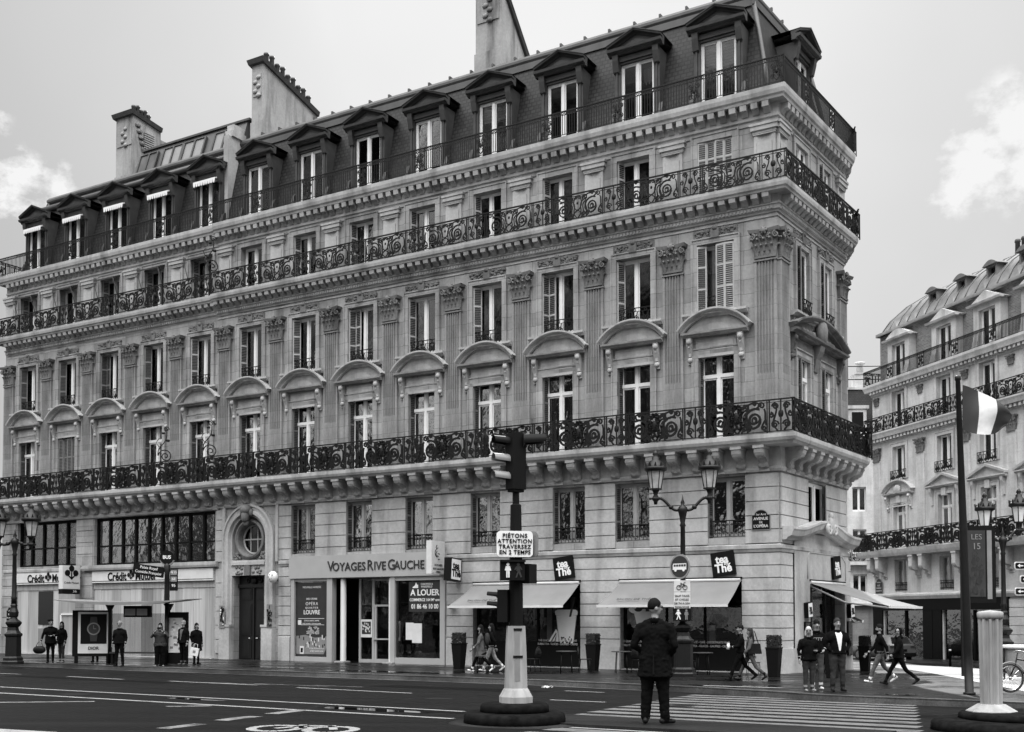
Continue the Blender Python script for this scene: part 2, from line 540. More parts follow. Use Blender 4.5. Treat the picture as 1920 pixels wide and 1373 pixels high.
ground_poly('kerb', strip(KERB, 0.3), ['kerb_granite'], 0.156, 0.04)
ground_poly('kerb', strip(KERB2[:-3], 0.3), ['kerb_granite'], 0.156, 0.04)
ground_poly('kerb', strip([KERB[-1]] + RAMP + [KERB2[0]], 0.35), ['kerb_granite'], 0.16, 0.04)
ground_poly('pavement', [(15.2, 40.6), (17.6, 56), (18.3, 54), (20.7, 43.5), (23.3, 20.7), (22.3, 18.0), (19.6, 18.2), (13.5, 21.9), (11.9, 23), (12.6, 27)], ['pavement_sunlit'], 0.157)  # paler sheet over the sunlit area, sunlight put into its colour
ground_poly('pavement', [(28.0, 44), (21.0, 72), (14, 96), (19, 100), (24.6, 74), (33, 42)], ['pavement_wet', 'kerb_granite'], 0.13, 0.25, skirt_m=1)
ground_poly('gutter', [(KERB[i][0] - .12, KERB[i][1] - .2) for i in range(5)] + [KERB[i] for i in range(4, -1, -1)], ['kerb_granite'], 0.004)
ground_poly('tactile_strip', [(5.0, 29.55), (6.85, 28.55), (7.0, 28.85), (5.15, 29.9)], ['grey_mid'], 0.164)

# road markings: each a 4 mm sheet
def mark(pts, m='road_paint', lift=0.004): return ground_poly('road_marking', pts, [m], lift)


def bar_pts(x0, y0, x1, y1, wd):
    a = Vector((x0, y0)); b = Vector((x1, y1)); n = Vector((-(b - a).normalized().y, (b - a).normalized().x)) * wd / 2
    return [tuple(a - n), tuple(b - n), tuple(b + n), tuple(a + n)]


def dash(x0, y0, x1, y1, wd=0.16, m='road_paint'): return mark(bar_pts(x0, y0, x1, y1, wd), m)


def solve_a(x, y): return D1.x * x + D1.y * y
def solve_t(x, y): return -(N1.x * x + N1.y * y)


t0 = 17.35
for i in range(10):                                              # zebra: stripes run along the avenue
    ta = t0 + 0.96 * i; tb_ = ta + 0.53
    k = (ta - 17.3) / 9.0
    aL = solve_a(1.05 + 3.3 * k, 19.7 + 8.2 * k); aR = solve_a(6.35 + 2.75 * k, 17.2 + 8.2 * k)
    mark([gw(aL, ta), gw(aR, ta), gw(aR, tb_), gw(aL, tb_)], 'zebra_paint')
for i in range(4):
    ta = 14.15 - 0.85 * i
    aL = solve_a(0.6, 16.9) - .2; aR = aL - 5.3
    mark([gw(aL, ta), gw(aR, ta), gw(aR, ta + .5), gw(aL, ta + .5)], 'zebra_paint')
a_l = solve_a(1.31, 19.71)
ground_poly('refuge', [gw(a_l + .5, 14.95), gw(a_l - 5.4, 14.95), gw(a_l - 5.4, 16.9), gw(a_l + .5, 16.9)], ['refuge'], 0.05, 0.08)
dash(*gw(a_l + .45, 17.02), *gw(a_l - 2.6, 17.02), .12, 'road_paint_worn')
dash(*gw(a_l + .4, 14.86), *gw(a_l - 5.4, 14.86), .14)
dash(-30.5, 38.52, -0.86, 20.2, 0.16)
dash(-30.5, 36.28, -0.96, 18.3, 0.17)
for (p, q) in (((-13.9, 35.1), (-11.5, 33.2)), ((-9.9, 32.4), (-6.9, 30.4)), ((-5.6, 29.2), (-2.4, 26.9)), ((.85, 24.7), (2.0, 24.0)), ((-19, 38.3), (-16, 36.5)), ((1.4, 29.4), (2.35, 28.7))):
    dash(*p, *q, 0.15)
for (p, q) in (((-4.05, 18.89), (-3.72, 20.1)), ((-4.5, 17.35), (-4.15, 18.25)), ((-5.0, 16.1), (-4.65, 16.8)), ((-6.3, 20.5), (-5.6, 20.9)), ((-9.8, 21.0), (-8.1, 21.8))):
    dash(*p, *q, 0.26, 'road_paint_worn')
mark([(-9.5, 16.6), (-6.3, 15.2), (-6.3, 15.6), (-9.4, 17.0)])
mark([bar_pts(x - .8, y + .5, x + .6, y - .25, 0.12) for (x, y) in ((-8.2, 31.4), (-7.3, 31.0), (-6.4, 30.9), (-5.5, 30.4), (-4.6, 30.3))], 'road_paint_worn')
# bicycle pictogram on the lane
bx, by = -2.95, 16.05
bike = []
for ox in (-.45, .38):
    ring = [(bx + ox + .34 * math.cos(a), by + (.42 * math.sin(a)) - ox * .25) for a in [2 * PI * k / 20 for k in range(20)]]
    for i in range(20): bike.append(bar_pts(*ring[i], *ring[(i + 1) % 20], 0.15))
for (p, q) in (((-.45, .1), (-.05, .5)), ((-.05, .5), (.3, .45)), ((-.1, .1), (.3, .45)), ((.3, .5), (.42, -.1)), ((-.15, .62), (-.05, .1))):
    bike.append(bar_pts(bx + p[0], by + p[1], bx + q[0], by + q[1], 0.12))
mark(bike)


def blob(name, cx, cy, rx, ry, ang, mat, seed, lift):
    r_ = random.Random(seed); pts = []
    for k in range(22):
        a = 2 * PI * k / 22; q = 1 + r_.uniform(-.25, .25)
        x = rx * q * math.cos(a); y = ry * q * math.sin(a)
        pts.append((cx + x * math.cos(ang) - y * math.sin(ang), cy + x * math.sin(ang) + y * math.cos(ang)))
    return ground_poly(name, pts, [mat], lift)


# repairs, cracks and covers in the carriageway
for (aa, tt, la, lt) in ((14, 24.2, 5.0, 1.3), (2.5, 21.0, 3.2, 1.1), (24, 21.5, 7, .9), (-4.5, 22.5, 2.4, 1.6), (9.5, 16.3, 4.5, 1.0)):
    ground_poly('road_patch', [gw(aa, tt), gw(aa + la, tt + .1), gw(aa + la, tt + lt), gw(aa, tt + lt - .1)], ['asphalt_patch'], .002)
rk_ = random.Random(21); cr = []
for (aa, tt) in ((11, 22.6), (20, 19.0), (3, 24.9), (-2, 19.5), (16, 26.3)):
    p = gw(aa, tt)
    for i in range(14):
        aa += rk_.uniform(.15, .45); tt += rk_.uniform(-.12, .12); q = gw(aa, tt); cr.append(bar_pts(*p, *q, rk_.uniform(.012, .03))); p = q
ground_poly('road_cracks', cr, ['crack'], .0045)
for (x, y) in ((-9.5, 24.4), (3.4, 22.9), (-1.6, 24.5)):
    ground_poly('manhole_cover', [(x + .32 * math.cos(2 * PI * i / 18), y + .32 * math.sin(2 * PI * i / 18)) for i in range(18)], ['iron'], .005)
blob('puddle', -2.6, 20.35, 1.25, .28, R(149), 'puddle', 3, .006)
blob('puddle', -6.5, 23.0, .9, .16, R(149), 'puddle', 8, .006)
blob('puddle', 2.95, 17.55, .42, .14, R(149), 'puddle', 4, .007)
blob('puddle', 8.9, 26.0, .5, .2, R(149), 'puddle', 5, .162)
blob('puddle', -3.6, 37.6, 2.2, .35, R(149), 'puddle', 6, .158)
blob('puddle', -8.6, 41.5, 1.8, .3, R(149), 'puddle', 9, .158)
blob('puddle', -14.0, 42.9, 1.6, .3, R(149), 'puddle', 10, .158)
# ------------------------------------------------------------------ building parts (facade-local: x = viewer's left, y = outward, z = up)
def holes_wall(mb, s0, s1, z0, z1, holes, depth=0.35, o=0.0, m=0, mr=0):
    xs = sorted({s0, s1, *[h[0] for h in holes], *[h[1] for h in holes]}); zs = sorted({z0, z1, *[h[2] for h in holes], *[h[3] for h in holes]})
    xs = [x for x in xs if s0 <= x <= s1]; zs = [z for z in zs if z0 <= z <= z1]
    for a, b in zip(xs, xs[1:]):
        for c, d in zip(zs, zs[1:]):
            cx, cz = (a + b) / 2, (c + d) / 2
            if any(h[0] < cx < h[1] and h[2] < cz < h[3] for h in holes): continue
            mb.poly([(b, o, c), (a, o, c), (a, o, d), (b, o, d)], m)
    for h in holes:
        a, b, c, d = h[:4]; q = o - (h[4] if len(h) > 4 else depth)
        mb.poly([(a, o, c), (a, q, c), (a, q, d), (a, o, d)], mr); mb.poly([(b, q, c), (b, o, c), (b, o, d), (b, q, d)], mr)
        mb.poly([(a, o, c), (b, o, c), (b, q, c), (a, q, c)], mr); mb.poly([(a, q, d), (b, q, d), (b, o, d), (a, o, d)], mr)


def courses(mb, s0, s1, z0, z1, n, holes, o=0.045, gap=0.035, m=0):
    """rusticated courses: proud blocks between the openings"""
    hz = (z1 - z0) / n
    for i in range(n):
        a, b = z0 + i * hz + gap / 2, z0 + (i + 1) * hz - gap / 2
        hs = sorted((h[0], h[1]) for h in holes if h[2] < b - .02 and h[3] > a + .02 and h[1] > s0 and h[0] < s1)
        x = s0
        for (p, q) in hs + [(s1, s1)]:
            if p > x + .02: mb.box(x, min(p, s1), 0.0, o, a, b, m)
            x = max(x, q)


def sweep(mb, path, profile, m=0, z=0.0, caps=True):
    """sweep an (outward, up) profile along a footprint path with mitred corners"""
    P = [Vector(p) for p in path]; rings = []
    for i, p in enumerate(P):
        ns = []
        if i > 0: d = (P[i] - P[i - 1]).normalized(); ns.append(Vector((-d.y, d.x)))
        if i < len(P) - 1: d = (P[i + 1] - P[i]).normalized(); ns.append(Vector((-d.y, d.x)))
        if len(ns) == 2:
            n = ns[0] + ns[1]; n = n / (1 + ns[0].dot(ns[1]))
        else: n = ns[0]
        rings.append([(p.x + n.x * o, p.y + n.y * o, z + h) for o, h in profile])
    mb.loft(rings, m, caps)


def spiral(cx, cz, r0, r1, turns, a0, cw=1, n=20):
    out = []
    for i in range(n + 1):
        t = i / n; a = a0 + cw * turns * 2 * PI * t; r = r0 + (r1 - r0) * t ** .8
        out.append((cx + r * math.cos(a), 0, cz + r * math.sin(a)))
    return out


def arc(cx, cz, rx, rz, a0, a1, n=12, y=0): return [(cx + rx * math.cos(a0 + (a1 - a0) * i / n), y, cz + rz * math.sin(a0 + (a1 - a0) * i / n)) for i in range(n + 1)]


def bez(p0, p1, p2, p3, n=10):
    out = []
    for i in range(n + 1):
        t = i / n; q = 1 - t
        out.append((q**3 * p0[0] + 3 * q * q * t * p1[0] + 3 * q * t * t * p2[0] + t**3 * p3[0], 0, q**3 * p0[1] + 3 * q * q * t * p1[1] + 3 * q * t * t * p2[1] + t**3 * p3[1]))
    return out


def mir(pts, x): return [(2 * x - p[0], p[1], p[2]) for p in pts]


def rail_scroll(W, H, k, big=True, mask=True):
    """one bay of wrought iron: two great scrolls round a mask, then a narrow lyre panel; runs 0..W"""
    mb = MB(); r = .019 * k; nw = W * .31
    mb.box(0, W, -.03, .03, H - .045, H); mb.box(0, W, -.015, .015, .04, .07); mb.box(0, W, -.012, .012, H - .12, H - .1)
    for x in (0.0, nw): mb.box(x - .018, x + .018, -.02, .02, 0, H)
    L, Rr = nw, W; c = (L + Rr) / 2; h = H - .12; b = .07
    def both(pts, rr=r):
        mb.tube(pts, rr, 4, sm=False); mb.tube(mir(pts, c), rr, 4, sm=False)
    q = (Rr - L) / 2
    both(spiral(L + q * .44, b + h * .40, h * .40, h * .05, 2.1, R(120), -1, 30), r * 1.35)
    both(bez((L + q * .36, b + h * .78), (L + q * .05, b + h * .95), (L + q * .5, b + h * 1.1), (L + q * .8, b + h * .8)))
    both(spiral(L + q * .18, b + h * .86, h * .13, h * .03, 1.3, R(-20), 1, 12))
    both(spiral(L + q * .74, b + h * .80, h * .15, h * .03, 1.4, R(200), -1, 12))
    both(bez((L + q * .98, b), (L + q * .70, b + h * .25), (L + q * 1.02, b + h * .5), (L + q * .78, b + h * .72)))
    both(bez((L + q * .86, b), (L + q * .62, b + h * .25), (L + q * .92, b + h * .45), (L + q * .7, b + h * .66)))
    both(spiral(L + q * .78, b + h * .14, h * .12, h * .03, 1.2, R(90), 1, 10))
    both(spiral(L + q * .1, b + h * .12, h * .10, h * .03, 1.2, R(60), -1, 10))
    both(bez((L + q * .03, b + h * .2), (L + q * .1, b + h * .5), (L + q * .02, b + h * .6), (L + q * .1, b + h * .75)))
    both(spiral(L + q * .40, b + h * .42, h * .26, h * .05, 1.7, R(-60), 1, 20), r * .8)
    both(spiral(L + q * .60, b + h * .12, h * .13, h * .03, 1.3, R(150), -1, 10)); both(spiral(L + q * .42, b + h * .93, h * .08, h * .02, 1.2, R(0), 1, 8)); both(spiral(L + q * .93, b + h * .88, h * .1, h * .02, 1.2, R(180), 1, 8))
    both(bez((L + q * .66, b), (L + q * .5, b + h * .3), (L + q * .8, b + h * .4), (L + q * .62, b + h * .9))); both(bez((L + q * .02, b), (L + q * .3, b + h * .1), (L + q * .1, b + h * .3), (L + q * .04, b + h * .4)))
    if mask:
        mb.ball((c, .03, b + h * .5), (q * .15, .06, h * .22), 10, 7); rq = random.Random(5)
        for i in range(26): a = rq.uniform(0, 2 * PI); t = rq.uniform(.4, 1.1); leaf(mb, c + q * .22 * t * math.cos(a), .04, b + h * .46 + h * .34 * t * math.sin(a), .13, .16, .06, rq.uniform(-.5, .5))
        for i in range(10):
            a = 2 * PI * i / 10; mb.ball((c + q * .24 * math.cos(a), .03, b + h * .5 + h * .36 * math.sin(a)), (.07, .04, .08), 6, 4)
    else:
        mb.tube(arc(c, b + h * .62, h * .2, h * .3, 0, 2 * PI, 16), r, 4, closed=False, sm=False); mb.ball((c, 0, b + h * .62), (.05, .03, .07), 6, 4)
        both(bez((c, b + h * .3), (c - q * .2, b + h * .25), (c - q * .1, b), (c - q * .3, b)))
    c2 = nw / 2
    def both2(pts, rr=r):
        mb.tube(pts, rr, 4, sm=False); mb.tube(mir(pts, c2), rr, 4, sm=False)
    both2(bez((c2 - nw * .12, b), (c2 - nw * .5, b + h * .35), (c2 - nw * .02, b + h * .5), (c2 - nw * .2, b + h * .9)))
    both2(spiral(c2 - nw * .22, b + h * .2, h * .15, h * .03, 1.5, R(0), 1, 14))
    both2(spiral(c2 - nw * .2, b + h * .8, h * .13, h * .03, 1.4, R(180), -1, 12))
    both2(spiral(c2 - nw * .36, b + h * .52, h * .1, h * .03, 1.2, R(90), -1, 10))
    both2([(c2 - nw * .42, 0, b), (c2 - nw * .42, 0, b + h)], r * .8)
    mb.ball((c2, 0, b + h * .55), (nw * .1, .03, h * .14), 6, 5); mb.tube([(c2, 0, b), (c2, 0, b + h)], r * .8, 4, sm=False)
    return mb


def rail_plain(W, H, orn=True):
    """upper balcony: upright bars, a ring frieze and one square scroll panel"""
    mb = MB(); ow = .58 if orn else 0
    mb.box(0, W, -.025, .025, H - .04, H); mb.box(0, W, -.012, .012, H - .17, H - .15); mb.box(0, W, -.012, .012, .05, .07)
    n = int((W - ow) / .108)
    for i in range(n + 1):
        x = ow + (W - ow) * i / n; mb.box(x - .013, x + .013, -.011, .011, .05, H - .15)
    n = int(W / .13)
    for i in range(n):
        x = (i + .5) * W / n; mb.tube(arc(x, H - .095, .045, .045, 0, 2 * PI, 6), .02, 3, sm=False)
    if orn:
        c = ow / 2; h = H - .22; b = .07
        for x in (0.0, ow): mb.box(x - .016, x + .016, -.016, .016, 0, H)
        for sg in (0, 1):
            f = (lambda p: mir(p, c)) if sg else (lambda p: p)
            for pts in (spiral(c - .15, b + h * .24, .11, .02, 1.6, R(20), 1, 14), spiral(c - .15, b + h * .76, .11, .02, 1.6, R(-20), -1, 14), bez((c, b + .05), (c - .3, b + h * .4), (c + .1, b + h * .6), (c - .1, b + h * .95)), spiral(c - .09, b + h * .5, .08, .02, 1.2, R(90), 1, 10)):
                mb.tube(f(pts), .021, 4, sm=False)
        mb.ball((c, 0, b + h * .5), (.05, .03, .12), 6, 5)
    return mb


def guard(w, h=.62):
    """window-guard ironwork centred on x"""
    mb = MB(); mb.box(-w / 2, w / 2, -.02, .02, h - .03, h); mb.box(-w / 2, w / 2, -.012, .012, .03, .05); mb.box(-w / 2, w / 2, -.01, .01, h - .16, h - .145)
    n = 3
    for i in range(n):
        c = -w / 2 + (i + .5) * w / n; q = w / n
        for sg in (-1, 1):
            mb.tube(spiral(c + sg * q * .22, .22, .12, .02, 1.6, R(90 if sg > 0 else 90), sg, 12), .021, 4, sm=False)
            mb.tube(bez((c, .04), (c + sg * q * .45, .2), (c + sg * q * .05, .3), (c + sg * q * .3, h - .16)), .019, 4, sm=False)
        mb.box(c + q / 2 - .008, c + q / 2 + .008, -.008, .008, .03, h)
        mb.tube(arc(c, h - .09, .05, .05, 0, 2 * PI, 8), .016, 4, sm=False)
    return mb


def guard_slim(w, h=.62):
    mb = MB(); mb.box(-w / 2, w / 2, -.018, .018, h - .03, h); mb.box(-w / 2, w / 2, -.01, .01, .03, .05); mb.box(-w / 2 - .12, w / 2 + .12, -.01, .01, h - .02, h + .01)
    n = 9
    for i in range(n + 1):
        x = -w / 2 + i * w / n; mb.box(x - .011, x + .011, -.008, .008, .03, h)
    for i in range(n):
        c = -w / 2 + (i + .5) * w / n; mb.tube(spiral(c, .16, .05, .012, 1.2, 0, 1, 8), .015, 4, sm=False); mb.tube(spiral(c, h - .14, .05, .012, 1.2, 0, -1, 8), .015, 4, sm=False)
    return mb


def window_meshes(w, h, transom=0, style='white_paint', rec=.28, nbar=0):
    f = MB(); g = MB(); y0, y1 = -rec - .06, -rec
    f.box(-w / 2, -w / 2 + .07, y0, y1, 0, h); f.box(w / 2 - .07, w / 2, y0, y1, 0, h); f.box(-w / 2 + .07, w / 2 - .07, y0, y1, h - .08, h); f.box(-w / 2 + .07, w / 2 - .07, y0, y1, 0, .12)
    f.box(-.06, .06, y0, y1 + .03, .12, h - .08)
    top = h - .08
    if transom:
        f.box(-w / 2 + .07, w / 2 - .07, y0, y1 + .025, transom, transom + .13); top = transom
    for sg in (-1, 1):
        a, b = sorted((sg * .06, sg * (w / 2 - .07)))
        f.box(a, a + .05, y0, y1 - .015, .12, top); f.box(b - .05, b, y0, y1 - .015, .12, top); f.box(a + .05, b - .05, y0, y1 - .015, .12, .2)
        f.box(a + .05, b - .05, y0, y1 - .015, top - .06, top)
        if transom:
            f.box(a, a + .045, y0, y1 - .015, transom + .13, h - .08); f.box(b - .045, b, y0, y1 - .015, transom + .13, h - .08)
        for i in range(nbar):
            z = .2 + (top - .26) * (i + 1) / (nbar + 1); f.box(a + .05, b - .05, y0, y1 - .03, z - .015, z + .015)
    g.box(-w / 2 + .05, w / 2 - .05, -rec - .045, -rec - .037, .1, h - .06)
    return f, g


def shutter_mesh(w, h, full=True):
    """one louvred leaf, hinge at x=0, extends to +x, in the xz plane"""
    mb = MB()
    mb.box(0, .05, -.02, .02, 0, h); mb.box(w - .05, w, -.02, .02, 0, h)
    for z in (0, h * .34, h * .67, h - .07): mb.box(.05, w - .05, -.018, .018, z, z + .07)
    n = int(h / .078)
    for i in range(n):
        z = .07 + (h - .14) * (i + .5) / n
        mb.poly([(.05, -.016, z + .03), (w - .05, -.016, z + .03), (w - .05, .016, z - .01), (.05, .016, z - .01)])
    mb.box(.05, w - .05, -.004, .004, .05, h - .05, 1)  # dark backing sheet: shade in the slat gaps put into its colour
    return mb


def make_window(name, parent, W, fr, gl, fmat='white_paint', gmat='glass'):
    o = obj(name, fr, fmat, parent, W)
    obj('pane', gl, gmat, o, W)
    return o


def curtain_mesh(x0, x1, z0, z1, y, waves=True):
    mb = MB(); n = max(4, int((x1 - x0) / .035)); pts = []
    for i in range(n + 1):
        x = x0 + (x1 - x0) * i / n; pts.append((x, y + (.02 * math.sin(i * 1.7) if waves else 0)))
    rings = [[(x, yy, z) for x, yy in pts] for z in (z0, z1)]
    mb.loft(rings, 0, False, True, closed=False)
    return mb


def leaf(mb, x, y, z, w, h, lean, yaw=0.0, m=0):
    """acanthus leaf: rises and curls outward; a tapered solid strip"""
    rings = []
    for t, dy, ww in ((0, 0, .8), (.35, .05, 1), (.7, .22, .95), (.92, .7, .7), (.98, 1.0, .5), (.84, 1.15, .3)):
        cz = z + h * t; cy = y + lean * dy; hw = w * ww / 2; th = .02
        c, s = math.cos(yaw), math.sin(yaw)
        ring = []
        for px, py in ((-hw, -th), (hw, -th), (hw * .5, th * 1.6), (-hw * .5, th * 1.6)):
            X, Y = px, (cy - y) + py
            ring.append((x + X * c - Y * s, y + X * s + Y * c, cz))
        rings.append(ring)
    mb.loft(rings, m, True, False)


def capital_mesh(w=.86, h=.98, d=.15, sides=(0, 0)):
    mb = MB()
    mb.loft([[(-w * .42, 0, 0), (w * .42, 0, 0), (w * .42, d, 0), (-w * .42, d, 0)], [(-w * .42, 0, h * .6), (w * .42, 0, h * .6), (w * .42, d, h * .6), (-w * .42, d, h * .6)], [(-w * .52, 0, h * .9), (w * .52, 0, h * .9), (w * .52, d + .1, h * .9), (-w * .52, d + .1, h * .9)]])
    mb.box(-w * .46, w * .46, 0, d + .03, -.02, .06)
    for i in range(4): leaf(mb, -w * .33 + w * .22 * i, d, .06, w * .24, h * .40, .12)
    for i in range(3): leaf(mb, -w * .26 + w * .26 * i, d + .01, h * .22, w * .26, h * .46, .16)
    for sg in (-1, 1):
        leaf(mb, sg * w * .43, d * .5, .06, .2, h * .42, .12, -sg * PI / 2)
        leaf(mb, sg * w * .44, d * .6, h * .3, .2, h * .4, .14, -sg * PI / 3)
        mb.tube([(p[0], d + .1, p[2]) for p in spiral(sg * w * .50, h * .74, .13, .02, 1.6, R(90), sg, 14)], [.042 - .0018 * i for i in range(15)], 5)
        mb.tube([(p[0], d + .09, p[2]) for p in spiral(sg * w * .14, h * .74, .08, .02, 1.3, R(90), -sg, 10)], .024, 5)
        leaf(mb, sg * w * .28, d + .02, h * .45, .16, h * .36, .12)
    mb.loft([[(-w * .62, 0, h * .88), (w * .62, 0, h * .88), (w * .62, d + .17, h * .88), (w * .2, d + .08, h * .88), (-w * .2, d + .08, h * .88), (-w * .62, d + .17, h * .88)], [(-w * .66, 0, h), (w * .66, 0, h), (w * .66, d + .21, h), (w * .2, d + .11, h), (-w * .2, d + .11, h), (-w * .66, d + .21, h)]])
    mb.ball((0, d + .13, h * .93), (.11, .08, .12), 8, 5)
    for i in range(6):
        a = 2 * PI * i / 6; mb.ball((.1 * math.cos(a), d + .13, h * .93 + .1 * math.sin(a)), .05, 5, 4)
    return mb


def shaft_mesh(w, z0, z1, d=.12, n=6, zf=None):
    """fluted pilaster shaft, flutes as grooves in plan; lower third filled"""
    mb = MB(); pts = [(-w / 2, 0), (-w / 2, d)]; e = .07; fw = (w - 2 * e) / n
    flat = [(-w / 2, 0), (-w / 2, d)]
    for i in range(n):
        a = -w / 2 + e + i * fw
        pts += [(a + .012, d), (a + fw * .3, d - .06), (a + fw * .7, d - .06), (a + fw - .012, d)]
        flat += [(a + .012, d), (a + fw * .3, d - .02), (a + fw * .7, d - .02), (a + fw - .012, d)]
    pts += [(w / 2, d), (w / 2, 0)]; flat += [(w / 2, d), (w / 2, 0)]
    pts.reverse(); flat.reverse()
    zf = zf if zf is not None else z0
    if zf > z0: mb.prism(flat, 'z', z0 + .5, zf); mb.prism(pts, 'z', zf + .0, z1)
    else: mb.prism(pts, 'z', z0, z1)
    mb.box(-w / 2 - .05, w / 2 + .05, 0, d + .05, z0, z0 + .38) if zf > z0 else None
    if zf > z0: mb.box(-w / 2 - .025, w / 2 + .025, 0, d + .025, z0 + .38, z0 + .5)
    mb.box(-w / 2 - .03, w / 2 + .03, 0, d + .03, z1, z1 + .06)
    return mb


def bracket_mesh(w=.32, d=.80, h=.72):
    k = d / .80
    """scrolled stone console under the great balcony"""
    p = [(0, 0), (.1, .0), (.16, .06), (.17, .16), (.24, .26), (.38, .32), (.55, .34), (.66, .39), (.72, .48), (.75, .56), (.75, h - .1), (0, h - .1)]
    p = [(a_ * k, b_) for a_, b_ in p]
    mb = MB(); mb.prism(p, 'x', -w / 2, w / 2); mb.box(-w / 2 - .04, w / 2 + .04, 0, d, h - .1, h)
    mb.tube([(-w / 2 - .015, .12, .1), (w / 2 + .015, .12, .1)], .085, 10)
    mb.tube([(-w / 2 - .015, d - .16, h - .21), (w / 2 + .015, d - .16, h - .21)], .1, 10)
    leaf(mb, 0, .16, .02, w * .8, .34, .26)
    mb.box(-w / 2 - .03, w / 2 + .03, 0, .06, -.12, -.02)
    return mb


def segment_pediment(w=2.5, proj=.40):
    """arched hood on consoles over the tall first floor windows; base at z=0"""
    mb = MB(); rise = .62; hw = w / 2
    a = math.atan2(hw, (hw * hw - rise * rise) / (2 * rise)); rad = hw / math.sin(a); cz = .14 + rise - rad
    prof = [(0, 0), (proj * .55, 0), (proj * .6, .05), (proj * .9, .1), (proj, .14), (proj, .2), (0, .2)]
    rings = []
    for i in range(17):
        t = -a + 2 * a * i / 16
        rings.append([(-(rad + hh) * math.sin(t) * (hw / (rad * math.sin(a))), oo, cz + (rad + hh) * math.cos(t)) for oo, hh in prof])
    mb.loft(rings)
    mb.prism([(0, 0), (proj * .55, 0), (proj * .62, .05), (proj * .9, .08), (proj * .95, .15), (0, .17)], 'x', -hw, hw)
    tym = [(-hw + .18, .14)] + [(-(rad) * math.sin(-a + 2 * a * i / 16) * .94, cz + rad * math.cos(-a + 2 * a * i / 16) + .01) for i in range(17)][::-1] + [(hw - .18, .14)]
    mb.prism(tym[::-1], 'y', 0, .09)
    mb.loft([[(x * .82, y, .16 + (z - .16) * .72) for x, z in arc2] for y in (.09, .13) for arc2 in [[(p[0], p[2]) for p in arc(0, .16, hw * .62, .42, PI, 0, 10)]]])
    for sg in (-1, 1):
        x = sg * (hw - .28)
        mb.prism([(0, -.95), (.07, -.95), (.08, -.7), (.16, -.5), (.24, -.3), (.27, -.02), (0, -.02)], 'x', x - .1, x + .1)
        mb.ball((x, .24, -.16), (.12, .09, .12), 8, 5); mb.ball((x, .1, -.8), (.11, .06, .1), 8, 5); leaf(mb, x, .1, -.68, .18, .36, .1)
    mb.box(-hw + .48, hw - .48, 0, .05, -.6, -.08); mb.box(-hw + .58, hw - .58, .05, .075, -.5, -.18)
    mb.box(-hw + .42, hw - .42, 0, .07, -.74, -.64)
    return mb


def sill_mesh(w=2.45, d=.3):
    mb = MB(); mb.prism([(0, 0), (d * .5, 0), (d * .7, .06), (d, .09), (d, .17), (0, .19)], 'x', -w / 2, w / 2)
    for sg in (-1, 1): mb.box(sg * (w / 2 - .3) - .12, sg * (w / 2 - .3) + .12, 0, .1, -.14, 0)
    return mb


def carved_mesh(w, h, seed, n=26, d=.06):
    r_ = random.Random(seed); mb = MB(); mb.box(-w / 2, w / 2, 0, .03, 0, h)
    for i in range(n):
        x = r_.uniform(.06, .5); z = r_.uniform(.1, .9) * h; s_ = r_.uniform(.035, .075)
        for sg in (-1, 1): mb.ball((sg * x * w, d * .6, z), (s_ * 1.3, d, s_), 6, 4)
    for sg in (-1, 1):
        for k in range(2): mb.tube([(p[0], .05, p[2]) for p in spiral(sg * w * (.16 + .2 * k), h * .5, h * .34, .02, 1.4, R(30), sg, 12)], .022, 4)
    mb.box(-.16, .16, .03, .12, h * .08, h * .95); mb.ball((0, .1, h * 1.0), (.13, .07, .1), 6, 4)
    return mb


def dormer_mesh(w=2.12, ww=1.40, wh=2.45, sill=.12, h=2.98, back=1.5):
    """stone and zinc dormer with a triangular pediment, front plane y=0"""
    mb = MB(); hw = w / 2 - .12; x = ww / 2
    for sg in (-1, 1):
        a, b = sorted((sg * x, sg * hw)); mb.box(a, b, -back, 0, 0, h - .1)
        a, b = sorted((sg * (x + .1), sg * (hw - .08))); mb.box(a, b, 0, .05, 0, h - .4)
        mb.prism([(0, h - .75), (.1, h - .7), (.2, h - .3), (.22, h - .1), (0, h - .1)], 'x', sg * (hw - .1) - .12, sg * (hw - .1) + .12)
        mb.prism([(-.1, 0), (.14, 0), (.16, .3), (.04, .7), (-.1, .8)], 'x', sg * hw - .01 + (0 if sg > 0 else -.13), sg * hw + .01 + (.13 if sg > 0 else 0))
    mb.box(-x, x, -back, 0, sill + wh, h - .1); mb.box(-x, x, -back, -.02, 0, sill)
    mb.box(-x - .05, x + .05, 0, .06, sill + wh + .08, sill + wh + .26)
    hw2 = w / 2 + .07
    prf = [(0, 0), (.16, 0), (.2, .06), (.34, .1), (.36, .2), (0, .2)]
    mb.prism(prf_shift(prf, h - .1), 'x', -hw2, hw2)
    rise = .46
    tri = [(-hw2, h + .1), (hw2, h + .1), (0, h + .1 + rise)]
    mb.prism(tri, 'y', -back - .9, .1)
    for sg in (-1, 1):
        d = Vector((hw2, rise)).normalized()
        rings = []
        for t in (0, 1):
            X = sg * hw2 * (1 - t); Z = h + .1 + rise * t
            rings.append([(X, oo - .02, Z + hh * .8) for oo, hh in prf])
        mb.loft(rings)
    mb.prism([(-hw2 * .55, h + .17), (hw2 * .55, h + .17), (0, h + .1 + rise * .62)], 'y', .1, .14)
    # roof of the dormer runs back into the slope
    mb.loft([[(-hw2 - .02, .36, h + .1 + .16), (0, .36, h + .1 + rise + .18), (hw2 + .02, .36, h + .1 + .16), (0, .36, h + .1 + rise + .13)], [(-hw2 - .02, -back - .9, h + .1 + .16), (0, -back - .9, h + .1 + rise + .18), (hw2 + .02, -back - .9, h + .1 + .16), (0, -back - .9, h + .1 + rise + .13)]])
    return mb


